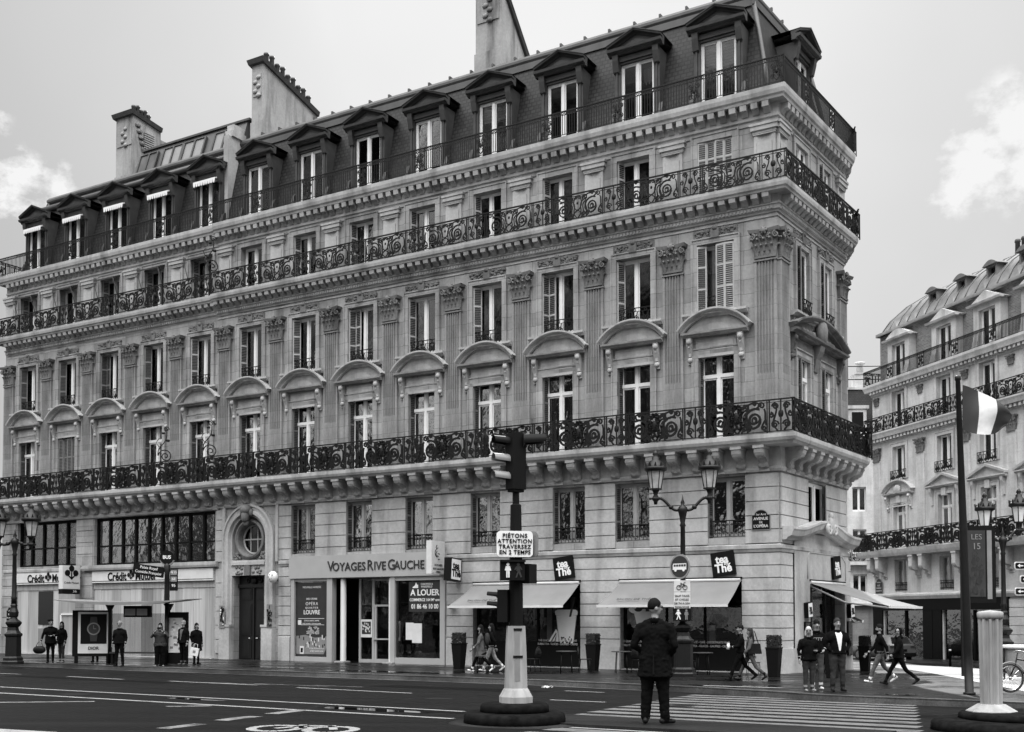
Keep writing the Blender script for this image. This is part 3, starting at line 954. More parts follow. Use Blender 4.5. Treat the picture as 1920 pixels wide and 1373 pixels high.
def prf_shift(p, z): return [(a, b + z) for a, b in p]


def modillions(mb, n, pitch, x0, d, h, z, w):
    for i in range(n):
        x = x0 + (i + .5) * pitch
        mb.prism([(0, 0), (d * .25, .02), (d * .5, h * .4), (d * .95, h * .55), (d, h), (0, h)], 'x', x - w / 2, x + w / 2)
        # shift up by building in local z
    return mb


BAY = 3.271
Wk = lambda k: 2.30 + BAY * k
Pk = lambda k: 3.946 + BAY * k
DIV = 27.32
LEFT = 43.55
Z0, Z1 = -0.75, 20.1

# prototypes of repeated meshes
sh2 = shutter_mesh(.36, 2.42)
sh1 = shutter_mesh(.34, 3.0)
RAIL1 = rail_scroll(BAY, 1.16, 2.1, True, True).mesh('balcony_railing', ['iron'])
RAIL3 = rail_scroll(BAY, 1.02, 1.35, True, False).mesh('balcony_railing', ['iron'])
RAIL5 = rail_plain(BAY, .98).mesh('balcony_railing', ['iron'])
GUARD = guard(1.36).mesh('window_guard', ['iron'])
GSLIM = guard_slim(1.4).mesh('window_guard', ['iron'])
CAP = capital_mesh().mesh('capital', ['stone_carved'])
SHAFT = shaft_mesh(.80, 7.6, 14.05, .12, 6, 10.1).mesh('pilaster', ['stone_weathered'])
SHAFT3 = shaft_mesh(.78, 16.6, 18.55, .08, 1).mesh('pilaster', ['stone_plain'])
BRK = bracket_mesh(.32, .70, .72).mesh('bracket', ['stone_plain'])
PED = segment_pediment().mesh('pediment', ['stone_plain'])
SILL = sill_mesh().mesh('window_sill', ['stone_plain'])
SH2 = sh2.mesh('shutter', ['shutter', 'grey_dark']); SH1 = sh1.mesh('shutter', ['shutter_dark', 'grey_dark'])
SH2D = sh2.mesh('shutter', ['shutter_dark', 'grey_dark'])
SH3 = shutter_mesh(.34, 2.05).mesh('shutter', ['shutter', 'grey_dark'])
SH3D = shutter_mesh(.30, 2.05).mesh('shutter', ['shutter_dark', 'grey_dark'])
MZ = window_meshes(1.42, 2.16, 0, nbar=0); W1 = window_meshes(1.36, 3.2, 2.35); W2M = window_meshes(1.42, 2.5); W3 = window_meshes(1.34, 2.1); WD = window_meshes(1.4, 2.5, rec=.12)
ME = {}
for key, (fr, gl), fm, gm in (('mz', MZ, 'grey_paint', 'glass_wavy'), ('w1', W1, 'white_paint', 'glass_wavy'), ('w2', W2M, 'white_paint', 'glass'), ('w3', W3, 'white_paint', 'glass'), ('wd', WD, 'white_paint', 'glass')):
    ME[key] = (fr.mesh('window', [fm]), gl.mesh('pane', [gm]))
DORM = dormer_mesh().mesh('dormer', ['dormer_wood'])
CURT = {}


def curtain_obj(kind, parent, W):
    if kind not in CURT:
        spec = {'pair': [(-.62, -.3), (.3, .62)], 'left': [(.08, .62)], 'right': [(-.62, -.08)], 'full': [(-.62, .62)]}[kind.split('_')[0]]
        h = float(kind.split('_')[1]); mb = MB()
        for a, b in spec:
            c = curtain_mesh(a, b, .12, h, -.46); off = len(mb.v); mb.v += c.v; mb.f += [[i + off for i in f] for f in c.f]; mb.m += c.m; mb.sm += c.sm
        CURT[kind] = mb.mesh('curtain', ['curtain'])
    return link('curtain', CURT[kind], parent, W)


def blind_obj(parent, W, w, z0, z1, y=-.2):
    mb = MB(); n = max(2, int((z1 - z0) / .11))
    for i in range(n):
        z = z0 + (z1 - z0) * i / n; mb.box(-w / 2, w / 2, y, y + .012, z + .008, z + (z1 - z0) / n - .004)
    return obj('blind', mb, 'blind', parent, W)


def put_window(key, parent, W, name='window'):
    o = link(name, ME[key][0], parent, W); link('pane', ME[key][1], o, W)
    return o


def open_leaf(parent, W, w, h, ang, side):
    """casement leaf standing open"""
    f, g = MB(), MB()
    f.box(0, .06, -.03, .03, 0, h); f.box(w - .06, w, -.03, .03, 0, h); f.box(.06, w - .06, -.03, .03, 0, .1); f.box(.06, w - .06, -.03, .03, h - .07, h)
    g.box(.06, w - .06, -.004, .004, .1, h - .07)
    M = W @ Matrix.Translation((side * .64, -.28, .1)) @ Matrix.Rotation(ang, 4, 'Z')
    obj('casement', f, 'white_paint', parent, M)


def shutter_at(parent, W, data, x, y, z, ang): return link('shutter', data, parent, W @ TR(x, y, z, ang))


def slit_interior(mb, s0, s1, z0, z1, y=-.95):
    mb.poly([(s1, y, z0), (s0, y, z0), (s0, y, z1), (s1, y, z1)])
    mb.poly([(s0, y, z0), (s0, -.30, z0), (s0, -.30, z1), (s0, y, z1)]); mb.poly([(s1, -.30, z0), (s1, y, z0), (s1, y, z1), (s1, -.30, z1)])
    mb.poly([(s0, y, z0), (s1, y, z0), (s1, -.30, z0), (s0, -.30, z0)]); mb.poly([(s0, -.30, z1), (s1, -.30, z1), (s1, y, z1), (s0, y, z1)])


def facade_bays(B, F, ks, seedoff, wx=None, yo=0.0):
    """all the window bays of one facade"""
    r_ = random.Random(100 + seedoff)
    for k in ks:
        x = wx[k] if wx else Wk(k)
        # first floor: french windows with a transom, on the great balcony
        Wm = F @ TR(x, yo, 7.85) @ Matrix.Diagonal((.88 if yo else 1, 1, 1, 1))
        o = put_window('w1', B, Wm)
        c = r_.random()
        if c < .8: curtain_obj(r_.choice(['left', 'right', 'pair', 'pair']) + '_3.1', o, Wm)
        if c > .86: blind_obj(o, Wm, 1.2, 1.5, 3.1, -.42)
        shutter_at(o, Wm, SH1, .67, -.03, .06, R(252 + r_.uniform(-6, 6)))
        # second floor: tall windows with guards and louvred shutters
        Wm = F @ TR(x, yo, 12.52) @ Matrix.Diagonal((.88 if yo else 1, 1, 1, 1))
        o = put_window('w2', B, Wm)
        if r_.random() < .22: blind_obj(o, Wm, 1.2, r_.uniform(1.2, 2.0), 2.4, -.40)
        link('window_guard', GUARD, o, Wm @ TR(0, -.06, 0))
        if r_.random() < .6: curtain_obj(r_.choice(['left', 'right', 'pair', 'right']) + '_2.4', o, Wm)
        sd = SH2 if r_.random() < .7 else SH2D
        sa = R(r_.choice([222, 228, 236, 246])); shutter_at(o, Wm, sd, .70, -.01, .03, sa)
        if r_.random() < .3: shutter_at(o, Wm, sd, .70 + .36 * math.cos(sa), -.01 + .36 * math.sin(sa) + .06, .03, R(168))
        # third floor
        Wm = F @ TR(x, yo, 16.7) @ Matrix.Diagonal((.88 if yo else 1, 1, 1, 1))
        o = put_window('w3', B, Wm)
        if r_.random() < .4: curtain_obj(r_.choice(['pair_2.0', 'left_2.0', 'right_2.0']), o, Wm)
        if r_.random() < .15: blind_obj(o, Wm, 1.2, r_.uniform(.9, 1.6), 2.0, -.40)
        if r_.random() < .75: shutter_at(o, Wm, SH3, .655, -.02, .03, R(246))
        link('pediment', PED, B, F @ TR(x, 0, 11.66))
        link('window_sill', SILL, B, F @ TR(x, 0, 12.34))
        mb = carved_mesh(1.7, .38, k + seedoff, 20)
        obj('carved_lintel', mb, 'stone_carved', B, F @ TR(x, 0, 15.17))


def surround(mb, x, w, z0, z1, t=.16, d=.07, bottom=False):
    for sg in (-1, 1):
        a, b = sorted((x + sg * w / 2, x + sg * (w / 2 + t))); mb.box(a, b, 0, d, z0, z1 + t)
        a, b = sorted((x + sg * (w / 2 + t), x + sg * (w / 2 + t + .05))); mb.box(a, b, 0, d + .03, z0, z1 + t + .05)
    mb.box(x - w / 2, x + w / 2, 0, d, z1, z1 + t)
    mb.box(x - w / 2 - t, x + w / 2 + t, 0, d + .03, z1 + t, z1 + t + .05)


# balcony, cornice profiles (outward, up)
BALC1 = [(0, 6.66), (.10, 6.66), (.14, 6.74), (.14, 6.80), (.08, 6.84), (.08, 7.50), (.76, 7.50), (.80, 7.56), (.86, 7.60), (.90, 7.70), (.90, 7.84), (0, 7.86)]
CORN3 = [(0, 15.75), (.05, 15.75), (.07, 15.82), (.12, 15.84), (.12, 15.98), (.16, 16.0), (.16, 16.06), (.10, 16.08), (.10, 16.36), (.47, 16.36), (.49, 16.42), (.54, 16.47), (.56, 16.58), (.56, 16.68), (0, 16.7)]
CORN5 = [(0, 18.95), (.04, 18.95), (.06, 19.08), (.12, 19.12), (.12, 19.2), (.08, 19.22), (.08, 19.62), (.38, 19.62), (.40, 19.7), (.45, 19.76), (.48, 19.9), (.48, 20.05), (0, 20.08)]
STR = [(0, 3.86), (.06, 3.86), (.09, 3.95), (.12, 3.98), (.12, 4.1), (0, 4.14)]
FRZ = [(0, 15.6), (.035, 15.6), (.035, 15.66), (0, 15.66)]


def world_path(*pts): return [(p[0], p[1]) for p in pts]
def f1pt(s): return (CX + D1.x * s * SS, CY + D1.y * s * SS)
def f2pt(s): return (EX - D2.x * s, EY - D2.y * s)
B3 = (EX + E3.x * 12, EY + E3.y * 12)


def cornices(B, path, faces, name='cornice'):
    """faces: list of (frame, s0, s1) on which modillions are set"""
    mb = MB(); sweep(mb, path, CORN3); sweep(mb, path, FRZ)
    for F, s0, s1 in faces:
        mb.T = F; n = round((s1 - s0) / (BAY / 8)); p = (s1 - s0) / n
        for i in range(n):
            x = s0 + (i + .5) * p
            mb.prism([(.10, 16.04), (.2, 16.06), (.28, 16.15), (.43, 16.20), (.45, 16.35), (.10, 16.35)], 'x', x - .12, x + .12)
        n = round((s1 - s0) / .136); p = (s1 - s0) / n
        for i in range(n): mb.box(s0 + (i + .2) * p, s0 + (i + .8) * p, .12, .155, 15.86, 15.96)
        mb.T = None
    obj(name, mb, 'stone_plain', B, Matrix())
    mb = MB(); sweep(mb, path, CORN5)
    for F, s0, s1 in faces:
        mb.T = F; n = round((s1 - s0) / (BAY / 8)); p = (s1 - s0) / n
        for i in range(n):
            x = s0 + (i + .5) * p
            mb.prism([(.08, 19.26), (.12, 19.27), (.2, 19.4), (.35, 19.42), (.37, 19.61), (.08, 19.61)], 'x', x - .12, x + .12)
        mb.T = None
    obj(name, mb, 'stone_plain', B, Matrix())
    mb = MB(); sweep(mb, path, BALC1); obj('balcony', mb, 'stone_plain', B, Matrix())
    for F, s0, s1 in faces:
        n = round((s1 - s0) / (BAY / 4)); p = (s1 - s0) / n
        for i in range(n): link('bracket', BRK, B, F @ TR(s0 + (i + .5) * p, .08, 6.78))


# =================================================================== the corner apartment building
B = thing('corner_building', 'large corner building with three long iron balconies and a tea room at street level', 'building', Matrix.Translation((CX, CY, 0)))
A1 = f1pt(DIV)
PATH = world_path(B3, (EX, EY), (CX, CY), A1)

# --- facade wall along the avenue
mezz = [1.95, 5.66, 8.36, 12.2, 15.5, 18.72, 21.9]
hol = [(x - .71, x + .71, 4.40, 6.58) for x in mezz]
for k in range(8):
    x = Wk(k); hol += [(x - .68, x + .68, 7.85, 11.02), (x - .71, x + .71, 12.52, 15.02), (x - .67, x + .67, 16.7, 18.78)]
shops = [(1.39, 6.17, -.32, 2.98), (7.86, 12.78, -.32, 2.98), (14.36, 22.35, -.45, 3.28), (24.26, 26.16, -.46, 3.5)]
mb = MB()
holes_wall(mb, 0, DIV, Z0, Z1, hol + [s_ + (1.2,) for s_ in shops] + [(24.02, 26.32, 4.1, 6.3, .5)], .34)
mb.mi = 1
gh = [(h[0], h[1], h[2], h[3]) for h in hol[:7]]
courses(mb, 0.03, 23.35, 4.16, 6.62, 5, gh, m=1)
courses(mb, 26.8, DIV, 4.16, 6.62, 5, gh, m=1)
mb.mi = 2; courses(mb, -.045, 13.4, -.1, 3.84, 9, shops, m=2)
mb.box(-.08, 1.37, 0, .08, Z0, .5); mb.box(6.19, 7.84, 0, .08, Z0, .5); mb.box(12.8, 13.4, 0, .08, Z0, .5)
mb.mi = 1; courses(mb, 13.4, 14.08, -.1, 3.84, 9, shops, m=1); courses(mb, 22.62, 23.35, -.1, 3.84, 9, shops, m=1); courses(mb, 26.8, DIV, -.1, 3.84, 6, shops, m=1)
mb.box(13.4, 14.08, 0, .1, Z0, .7); mb.box(22.62, 23.3, 0, .1, Z0, .7)
obj('wall', mb, ['stone', 'stone_plain', 'stone_pale'], B, F1)
# --- narrow end facade
h2 = [(f - .6, f + .6, 7.85, 11.02) for f in (2.2, 4.65)] + [(f - .6, f + .6, 12.52, 15.02) for f in (2.2, 4.65)] + [(f - .6, f + .6, 16.7, 18.78) for f in (2.2, 4.65)] + [(2.5, 4.3, 4.75, 6.56)]
mb = MB()
holes_wall(mb, 0, W2, Z0, Z1, h2 + [(.55, 4.35, -.45, 2.9, 1.2)], .34)
courses(mb, 0, W2 - .03, 4.16, 6.62, 5, [(2.5, 4.3, 4.75, 6.56)], m=2)
mb.mi = 2; courses(mb, -.3, .1, -.1, 3.84, 9, [], m=2); courses(mb, 5.9, W2 + .045, -.1, 3.84, 9, [], m=2)
mb.box(5.9, W2 + .08, 0, .09, Z0, .5); mb.box(-.35, .12, 0, .09, Z0, .5)
obj('wall', mb, ['stone', 'stone_plain', 'stone_pale'], B, F2)
mb = MB(); holes_wall(mb, 0, 12, Z0, Z1, []); obj('wall', mb, 'stone', B, F3)
# backs, so that the block is closed
mb = MB()
bk = [B3, (EX, EY), (CX, CY), A1, (A1[0] + .515 * 12, A1[1] + .857 * 12)]
mb.poly([(*bk[3], Z0), (*bk[4], Z0), (*bk[4], Z1), (*bk[3], Z1)]); mb.poly([(*bk[4], Z0), (*bk[0], Z0), (*bk[0], Z1), (*bk[4], Z1)])
mb.poly([(p[0], p[1], 20.06) for p in bk])
obj('rear_wall', mb, 'stone_plain', B, Matrix())
# dark rooms behind the openings
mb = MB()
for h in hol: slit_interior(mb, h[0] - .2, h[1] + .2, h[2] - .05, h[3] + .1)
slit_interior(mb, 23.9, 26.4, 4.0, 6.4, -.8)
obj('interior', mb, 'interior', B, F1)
mb = MB()
for h in h2: slit_interior(mb, h[0] - .2, h[1] + .2, h[2] - .05, h[3] + .1)
obj('interior', mb, 'interior', B, F2)

cornices(B, PATH, [(F1, .1, DIV), (F2, .1, W2 - .1), (F3, 0, 12)])
mb = MB(); sweep(mb, world_path(B3, (EX, EY), (CX, CY), f1pt(13.4)), STR); sweep(mb, world_path(f1pt(13.4), f1pt(23.3)), STR); obj('string_course', mb, 'stone_plain', B, Matrix())

# --- mezzanine windows
for i, x in enumerate(mezz):
    Wm = F1 @ TR(x, 0, 4.41)
    o = put_window('mz', B, Wm)
    link('window_guard', GSLIM, o, Wm @ TR(0, -.1, 0))
    shutter_at(o, Wm, SH3D, .705, -.03, .03, R(256))
    if i in (1, 6): curtain_obj('pair_2.0', o, Wm)
Wm = F2 @ TR(3.4, .2, 4.75)
o = make_window('window', B, Wm, *window_meshes(1.75, 1.8))
shutter_at(o, Wm, shutter_mesh(.62, 1.75).mesh('shutter', ['shutter_dark', 'grey_dark']), -.88, -.2, .02, R(25))
# --- bays
facade_bays(B, F1, range(8), 0)
facade_bays(B, F2, range(2), 60, wx=[2.2, 4.65], yo=.22)
for o_ in [o for o in B.children if o.name.startswith('pediment') and (WM[o.name].translation - (F2 @ Vector((2.2, 0, 11.66)))).length < 3 and abs((F2.inverted() @ WM[o.name].translation).y) < .05]:
    bpy.data.objects.remove(o_)
mb = segment_pediment(5.6, .45); mb.ball((0, .3, .5), (.42, .2, .5), 10, 7)
for sg in (-1, 1):
    for j in range(4): mb.ball((sg * (.5 + .35 * j), .16, .3), (.2, .08, .16 - .02 * j), 7, 5)
mb.prism([(0, -.95), (.07, -.95), (.16, -.5), (.3, -.2), (.34, -.02), (0, -.02)], 'x', -.22, .22)
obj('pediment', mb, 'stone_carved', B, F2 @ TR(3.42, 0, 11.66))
def surrounds(B, F, xs, w=(1.36, 1.42, 1.34)):
    for x in xs:
        for a_, z_, q_, t_, d_ in ((w[0], 7.86, 11.02, .2, .07), (w[1], 12.53, 15.02, .18, .07), (w[2], 16.72, 18.78, .2, .05)):
            mb = MB(); surround(mb, x, a_, z_, q_, t_, d_); obj('window_surround', mb, 'stone', B, F)


surrounds(B, F1, [Wk(k) for k in range(8)]); surrounds(B, F2, (2.2, 4.65), (1.2, 1.2, 1.2))
# shutters closed at the third floor corner bay
Wm = F1 @ TR(Wk(0), 0, 16.7)
for j in range(4): link('shutter', SH3, B, Wm @ TR(-.67 + .335 * j, -.03, .02, R(6 if j % 2 else -4)))
# open shutters on the second floor corner bay
Wm = F1 @ TR(Wk(0), 0, 12.52)
link('shutter', SH2, B, Wm @ TR(-.70, .02, .03, R(6))); link('shutter', SH2, B, Wm @ TR(-.36, .05, .03, R(-8))); link('shutter', SH2, B, Wm @ TR(.72, .04, .03, R(195)))
open_leaf(B, F1 @ TR(Wk(2), 0, 12.52), .62, 2.3, R(-60), 1)

# --- pilasters
def pilasters(B, F, xs, up=True):
    for x in xs:
        o = link('pilaster', SHAFT, B, F @ TR(x, 0, 0)); link('capital', CAP, o, F @ TR(x, 0, 14.16))
        if up:
            o = link('pilaster', SHAFT3, B, F @ TR(x, 0, 0))
            mb_ = MB(); mb_.box(-.44, .44, 0, .12, 18.6, 18.7); mb_.box(-.5, .5, 0, .17, 18.7, 18.86); mb_.box(-.54, .54, 0, .2, 18.86, 18.95); mb_.box(-.27, .27, .08, .1, 16.9, 18.3)
            obj('capital', mb_, 'stone_plain', o, F @ TR(x, 0, 0))


pilasters(B, F1, [Pk(k) for k in range(8)] + [.42])
pilasters(B, F2, [W2 - .42, .42])
# --- railings
def railing(B, F, data, xs, off, z, W=BAY):
    for x in xs: link('balcony_railing', data, B, F @ Matrix.Translation((x, off, z)))


for (data, off, z) in ((RAIL1, .80, 7.86), (RAIL3, .50, 16.7), (RAIL5, .42, 20.08)):
    e = off; s0 = -e
    n = 9; p = (DIV + e) / n
    for i in range(n):
        link('balcony_railing', data, B, F1 @ Matrix.Translation((s0 + i * p, off, z)) @ Matrix.Diagonal((p / BAY, 1, 1, 1)))
    n = 3; p = (W2 + 2 * e) / n
    for i in range(n):
        link('balcony_railing', data, B, F2 @ Matrix.Translation((-e + i * p, off, z)) @ Matrix.Diagonal((p / BAY, 1, 1, 1)))
    for i in range(2):
        link('balcony_railing', data, B, F3 @ Matrix.Translation((12 - 2 * BAY + e + i * BAY, off, z)))
# iron scroll that divides the two houses' balconies
def divider_mesh(h):
    mb = MB(); mb.tube([(p[0], 0, p[2]) for p in spiral(0, .42, .36, .05, 1.8, R(0), 1, 24)], .028, 5)
    mb.tube(bez((.36, .42), (.42, 1.0), (-.1, .9), (-.05, h - .3), 12), .026, 5); mb.tube(spiral(-.02, h - .18, .16, .03, 1.4, R(180), -1, 12), .022, 5)
    mb.tube(bez((.2, .8), (.45, .9), (.5, 1.1), (.3, 1.25), 8), .018, 5); mb.ball((-.1, 0, h * .62), (.1, .04, .08), 6, 4); mb.ball((.12, 0, h * .8), (.09, .04, .07), 6, 4)
    return mb


DIVM = divider_mesh(1.9).mesh('balcony_divider', ['iron'])
for (s_, z) in ((DIV - .02, 17.6), (DIV - .02, 8.9)):
    link('balcony_divider', DIVM, B, F1 @ Matrix.Translation((s_, .45, z)) @ Matrix.Rotation(R(62), 4, 'Z'))

# --- mansard roof
def ring_at(path, o):
    P = [Vector(p) for p in path]; out = []
    for i, p in enumerate(P):
        ns = []
        if i > 0: d = (P[i] - P[i - 1]).normalized(); ns.append(Vector((-d.y, d.x)))
        if i < len(P) - 1: d = (P[i + 1] - P[i]).normalized(); ns.append(Vector((-d.y, d.x)))
        n = ns[0] if len(ns) == 1 else (ns[0] + ns[1]) / (1 + ns[0].dot(ns[1]))
        out.append((p.x + n.x * o, p.y + n.y * o))
    return out


MP = world_path(B3, (EX, EY), (CX, CY), A1)
mb = MB()
prs = [(-.45, 20.08), (-.70, 21.4), (-1.02, 22.8), (-1.42, 24.42)]
# one sheet per slope in its own frame so that the slates run level
def slope(F, s0, s1, c0, c1, name='mansard', par=None):
    """c0/c1: extra inward run per metre of inset at each end (hips)"""
    mb = MB(); rings = []
    for o, z in prs: rings.append([(s1 + o * c1, o, z), (s0 - o * c0, o, z)])
    mb.loft(rings, 0, False, False, closed=False)
    return obj(name, mb, 'slate', par or B, F)


slope(F1, 0, DIV, 1, 0); slope(F2, 0, W2, .95, 1); slope(F3, 0, 12, 0, .95)
mb = MB()
top = ring_at(MP, -1.42)
GUT = [(-1.50, 24.36), (-1.34, 24.36), (-1.28, 24.44), (-1.28, 24.54), (-1.36, 24.66), (-1.62, 24.70)]
sweep(mb, MP, GUT)
rid = [ring_at(MP, -1.6), ring_at(MP, -6.5)]
ids = [[mb.vert((*p, 24.68)) for p in rid[0]], [mb.vert((*p, 25.9)) for p in rid[1]]]
for i in range(3): mb.face((ids[0][i], ids[1][i], ids[1][i + 1], ids[0][i + 1]))
mb.poly([(*p, 25.9) for p in rid[1]])
for F, L in ((F1, DIV), (F2, W2)):
    mb.T = F
    for i in range(int(L / 1.1)): mb.box(.6 + i * 1.1, .68 + i * 1.1, -1.7, -1.34, 24.66, 24.78)
    mb.T = None
for (i, j) in ((1, 1), (2, 2)):
    a = [(*ring_at(MP, o)[i], z + .04) for o, z in prs]; mb.tube(a, .09, 6)
# stepped lead flashing under the gutter and hip pieces
for F, L in ((F1, DIV), (F2, W2)):
    mb.T = F; mb.box(1.3, L - 1.1, -1.36, -1.27, 24.05, 24.32); mb.T = None
obj('roof', mb, 'zinc', B, Matrix())
# --- dormers
def dormer(B, F, x, blind=0, awn=False, k=0):
    o = link('dormer', DORM, B, F @ TR(x, -.36, 20.1))
    Wm = F @ TR(x, -.36, 20.2)
    f = link('window_frame', ME['wd'][0], o, Wm); link('pane', ME['wd'][1], o, Wm)
    mb_ = MB(); mb_.poly([(.72, -.5, 0), (-.72, -.5, 0), (-.72, -.5, 2.5), (.72, -.5, 2.5)]); obj('interior', mb_, 'room_grey', o, Wm)
    if blind: blind_obj(o, Wm, 1.2, 2.42 - blind, 2.42, -.3)
    elif k % 3 == 1: curtain_obj(['left_2.3', 'right_2.3'][k % 2], o, Wm)
    if awn:
        mb_ = MB(); mb_.loft([[(-.74, .02, 2.5), (.74, .02, 2.5), (.74, .02, 2.42), (-.74, .02, 2.42)], [(-.74, .3, 2.38), (.74, .3, 2.38), (.74, .3, 2.3), (-.74, .3, 2.3)]])
        for j in range(9): mb_.poly([(-.74 + j * .1645, .302, 2.32), (-.74 + (j + 1) * .1645, .302, 2.32), (-.74 + (j + .85) * .1645, .302, 2.16), (-.74 + (j + .5) * .1645, .302, 2.12), (-.74 + (j + .15) * .1645, .302, 2.16)])
        obj('awning', mb_, 'white', o, Wm)
    return o


for k in range(8): dormer(B, F1, Wk(k), {0: .9, 3: .7}.get(k, 0), False, k)
dormer(B, F2, 3.42, 0, False, 1)

# --- chimneys: deep stacks set across the roof
def chimney(B, F, s, w, y0, y1, z0, z1, pots, ztail=None, ornate=False):
    zt = ztail if ztail is not None else z1
    mb = MB()
    mb.loft([[(s - w / 2, y1, z0), (s + w / 2, y1, z0), (s + w / 2, y0, z0), (s - w / 2, y0, z0)], [(s - w / 2, y1, zt), (s + w / 2, y1, zt), (s + w / 2, y0, z1), (s - w / 2, y0, z1)]])
    mb.box(s - w / 2 + .1, s + w / 2 - .1, y0, y0 + .04, z1 - 1.6, z1 - .5)
    mb.box(s - w / 2 - .04, s + w / 2 + .04, y0 - .3, y0 + .06, z0, z0 + 1.5)
    for j in range(5): mb.ball((s + (.12 if j % 2 else -.1), y0 + .05, z1 - .7 - .22 * j), (.16, .06, .13), 6, 4)
    o = obj('chimney', mb, 'render_chimney', B, F)
    mb = MB()
    mb.loft([[(s - w / 2 - .12, y1, zt - .02), (s + w / 2 + .12, y1, zt - .02), (s + w / 2 + .12, y0 + .15, z1 - .02), (s - w / 2 - .12, y0 + .15, z1 - .02)], [(s - w / 2 - .18, y1, zt + .2), (s + w / 2 + .18, y1, zt + .2), (s + w / 2 + .18, y0 + .22, z1 + .2), (s - w / 2 - .18, y0 + .22, z1 + .2)]])
    obj('chimney_cap', mb, 'dormer_wood', o, F)
    for i in range(pots):
        y = y0 - .6 + (y1 - y0 + .9) * i / max(1, pots - 1); zz = z1 + (zt - z1) * (y0 - y) / (y0 - y1) + .2
        mb = MB(); mb.lathe([(.15, -.2), (.12, .1), (.11, .62), (.15, .67), (.14, .75), (.09, .75)], 10)
        obj('chimney_pot', mb, 'dormer_wood', o, F @ Matrix.Translation((s, y, zz + (.10 if i % 2 else -.02))))
    return o


chimney(B, F1, 26.47, .74, -1.6, -5.6, 24.0, 28.35, 9, 27.2)
chimney(B, F1, 13.1, 1.28, -1.6, -4.0, 24.0, 28.4, 0, 25.6)
# ------------------------------------------------------------------ street level of the corner building
def shopfront(B, F, x0, x1, z0, z1, div, name='shopfront', fm='black', y=-.25, kick=.95, rail=None):
    mb = MB(); t = .07
    mb.box(x0, x0 + t, y - .06, y + .04, z0, z1); mb.box(x1 - t, x1, y - .06, y + .04, z0, z1); mb.box(x0 + t, x1 - t, y - .06, y + .04, z1 - .1, z1)
    for d in div: mb.box(d - .035, d + .035, y - .06, y + .04, z0, z1 - .1)
    mb.box(x0 + t, x1 - t, y - .05, y + .02, z0, z0 + kick)
    o = obj(name, mb, fm, B, F)
    g = MB(); g.box(x0 + t, x1 - t, y - .03, y - .02, z0 + kick, z1 - .1); obj('pane', g, 'glass_shop', o, F)
    r_ = MB(); slit_interior(r_, x0, x1, z0, z1, -3.0); obj('interior', r_, 'interior', o, F)
    return o


tea1 = shopfront(B, F1, 7.9, 12.74, -.3, 2.95, (9.9, 11.3))
tea2 = shopfront(B, F1, 1.43, 6.13, -.3, 2.95, (2.9, 4.4))
# things seen through the tea-room glass: counters, shelves, lit jars
mb = MB(); r_ = random.Random(5)
for (x0, x1) in ((8.2, 12.4), (1.7, 5.9)):
    mb.mi = 0; mb.box(x0, x1, -2.2, -1.5, -.3, .75); mb.box(x0, x1, -2.9, -2.6, 1.2, 1.26); mb.box(x0, x1, -2.9, -2.6, 1.7, 1.76)
    for i in range(26):
        x = r_.uniform(x0, x1); z = r_.choice([1.26, 1.76]); mb.mi = r_.choice([1, 2, 3]); mb.lathe([(.06, 0), (.06, .18), (.04, .22)], 7, (x, -2.7, z))
    for i in range(14):
        x = r_.uniform(x0, x1); mb.mi = r_.choice([1, 2, 3, 3]); w_ = r_.uniform(.08, .3); mb.box(x, x + w_, -1.45, -1.42, r_.uniform(.1, 1.9), r_.uniform(2, 2.4) if r_.random() < .3 else 1.0 + r_.uniform(.2, .6))
    mb.mi = 0
obj('shop_fittings', mb, ['grey_dark', 'grey_mid', 'off_white', 'grey_dark'], B, F1)
tea3 = shopfront(B, F2, .6, 4.3, -.43, 2.88, (1.6, 3.1), 'shop_entrance', 'black_gloss', -.35, .2)
# rendered door surround with sunk panel and curved hood on the end facade
mb = MB()
holes_wall(mb, .1, 5.88, Z0, 4.3, [(.55, 4.35, -.8, 2.95)], .1, .09)
mb.poly([(.1, 0, 4.3), (.1, .09, 4.3), (5.88, .09, 4.3), (5.88, 0, 4.3)])
mb.tube([(4.6, .09, 2.98), (4.6, .09, 3.7), (4.4, .09, 3.95), (.9, .09, 3.95), (.45, .09, 3.7), (.45, .09, 3.0)], .03, 5)
obj('door_surround', mb, 'stone_pale', B, F2)
mb = MB(); hp = [(0, 0), (.14, .0), (.2, .08), (.34, .14), (.4, .3), (.44, .36), (.44, .44), (0, .46)]
rings = []
for i in range(25):
    t = i / 24; x = -.35 + 7.25 * t; zz = 4.28 + .42 * (math.sin(PI * min(1, max(0, (t - .08) / .84))) ** 2.0) * (1 if True else 0)
    rings.append([(x, o_ + .05, zz + h_) for o_, h_ in hp])
mb.loft(rings)
mb.ball((3.2, .5, 4.95), (.2, .12, .4), 10, 7); mb.ball((3.2, .5, 5.32), (.12, .1, .16), 8, 6)
for sg in (-1, 1): mb.tube([(3.2 + sg * .32 + (p[0]) * 1, .52, 4.85 + p[2]) for p in spiral(0, 0, .24, .03, 1.6, R(180 if sg > 0 else 0), sg, 16)], .075, 6)
obj('door_hood', mb, 'stone_pale', B, F2)

